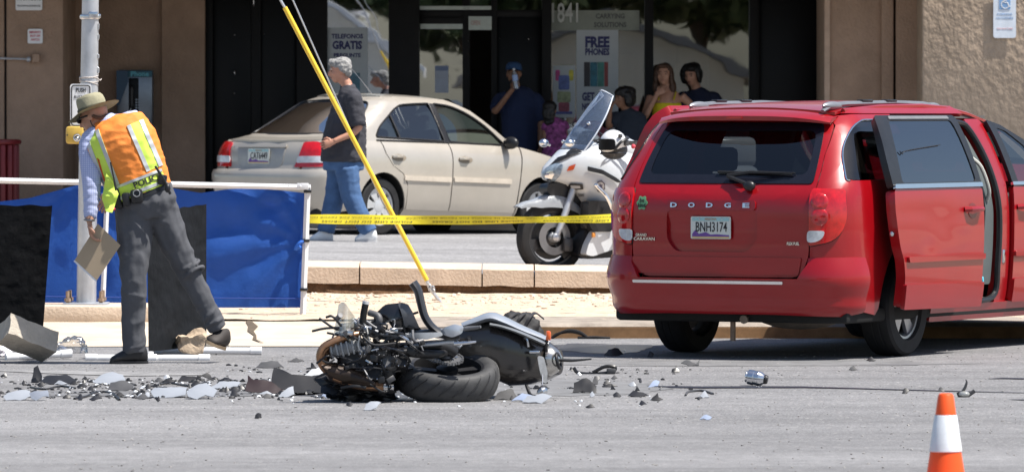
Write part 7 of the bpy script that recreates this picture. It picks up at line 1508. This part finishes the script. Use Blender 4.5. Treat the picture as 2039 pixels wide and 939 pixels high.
b = MB(); b.torus(.03, .006, 24, 8, m_ @ T(0, 0, -.062)); b.obj('can_rim', CHROME, e)
e, g = at(1922, 790, 0, 'broken_lamp', 'jagged piece of clear broken lamp near the traffic cone', 'broken lamp'); L = LP(g.y, g); CLR = glass('broken_clear', (.75, .75, .72), .2, .06, opaque=((.62, .62, .56), .45))
b = MB(); b.ell(L(1920, 784), (.035, .03, .02)); b.obj('lens_shell', CLR, e, 30); b = MB(); b.tube(spl([L(1908, 780), L(1912, 788), L(1924, 788), L(1934, 782), L(1941, 777)], 3), [(.012, .006)]*13, 6); b.tube(spl([L(1916, 780), L(1922, 770), L(1925, 760), L(1923, 755)], 3), [.01, .009, .009, .008, .008, .007, .006, .005, .004, .003], 6); b.obj('jagged_rim', SHG, e)
# ================================================================ far side of the street, seen only as reflections in the shop glass
PALE = pm('pale_stucco_house', (.60, .55, .45), .9, var=.08, vs=1); RFM = pm('grey_shingle', (.20, .19, .18), .9, var=.2, vs=3)
def house(x, y, w_, d, ez, az, label, mat):
    e = empty('house', (x, y, 0), label=label, cat='house'); b = MB(); b.prism([(-w_/2, 0), (w_/2, 0), (w_/2, ez), (0, az), (-w_/2, ez)], d, T(0, 0, 0) @ RX(pi/2)); b.obj('wall', mat, e)
    for s in (-1, 1):
        q = V((w_/2*s, 0, ez)); t = V((0, 0, az)); dirn = (q-t).normalized(); q2 = q+dirn*.5
        b = MB(); b.loft([[V((p.x, yy, p.z+.03)), V((p.x, yy, p.z+.22))] for yy in (.4, -d-.4) for p in (t, q2)][:0] or [[V((t.x, .5, t.z+.03)), V((q2.x, .5, q2.z+.03)), V((q2.x, .5, q2.z+.25)), V((t.x, .5, t.z+.25))], [V((t.x, -d-.5, t.z+.03)), V((q2.x, -d-.5, q2.z+.03)), V((q2.x, -d-.5, q2.z+.25)), V((t.x, -d-.5, t.z+.25))]]); b.obj('roof', RFM if mat is PALE else WHITE, e)
    MB().box((w_*.2, .02, 1.3), (1.2, .08, 1.2), bev=.01).obj('window', BLKM, e); MB().box((-w_*.2, .02, 1.05), (.95, .08, 2.1), bev=.01).obj('door', WOOD, e)
house(-6.2, -30, 7, 8, 2.9, 5.2, 'pale house with a white edged gable across the street behind the camera', pm('white_stucco_house', (.72, .70, .64), .9)); house(2.6, -32, 7.5, 8, 2.6, 4.2, 'tan house with a grey gable across the street behind the camera', PALE)
LEAF = pm('dusty_leaf', (.075, .10, .035), .7, var=.4, vs=1.5); BARK = pm('bark', (.12, .085, .06), .9, var=.3)
random.seed(6); lv = []
def leafcloud(n, r):
    vs, fs = [], []
    for i in range(n):
        c = V((random.gauss(0, 1), random.gauss(0, 1), random.gauss(0, 1))); c = c.normalized()*random.uniform(.35, 1)**.6*r; c.z *= .75
        c += V((noise.noise(c*.8), noise.noise(c*.8+V((5, 0, 0))), noise.noise(c*.8+V((0, 5, 0)))))*r*.35
        a = V((random.gauss(0, 1), random.gauss(0, 1), random.gauss(0, 1))).normalized()*.28; d = a.orthogonal().normalized()*.14; o = len(vs); vs += [c-a, c+d, c+a, c-d]; fs.append([o, o+1, o+2, o+3])
    return vs, fs
me = bpy.data.meshes.new('crown'); vs, fs = leafcloud(2600, 2.6); me.from_pydata(vs, [], fs); me.materials.append(LEAF)
b = MB(); b.tube(spl([V((0, 0, 0)), V((.1, 0, 1.2)), V((-.05, .1, 2.6)), V((.1, 0, 4.2))], 4), [.22-.012*i for i in range(13)], 10)
for q in ((1.2, .4, 4.4), (-1.1, .5, 4.2), (.2, -1.2, 4.6)): b.tube([V((0, 0, 2.4)), V(q)*.7+V((0, 0, 1)), V(q)], [.10, .07, .03], 7)
tm = b.mesh('trunk', BARK)
wh = ('wide', 'tall', 'round', 'low', 'leafy', 'dusty', 'dark', 'slender', 'old', 'young')
for i, (x, y, k) in enumerate(((-13, -38, 1.2), (-9.5, -44, 1.5), (-4.6, -45, 1.55), (-1.2, -40, 1.25), (1.8, -47, 1.6), (5.6, -45, 1.5), (8.4, -37, 1.25), (12, -44, 1.5), (16.5, -40, 1.4), (-18, -42, 1.5))):
    e = empty('tree', (x, y, 0), i*1.3, label='%s tree behind the houses across the street' % wh[i], cat='tree', group='trees across the street'); e.scale = (k, k, k)
    link(bpy.data.objects.new('trunk', tm), e); c = link(bpy.data.objects.new('crown', me), e); c.location = (0, 0, 4.6)
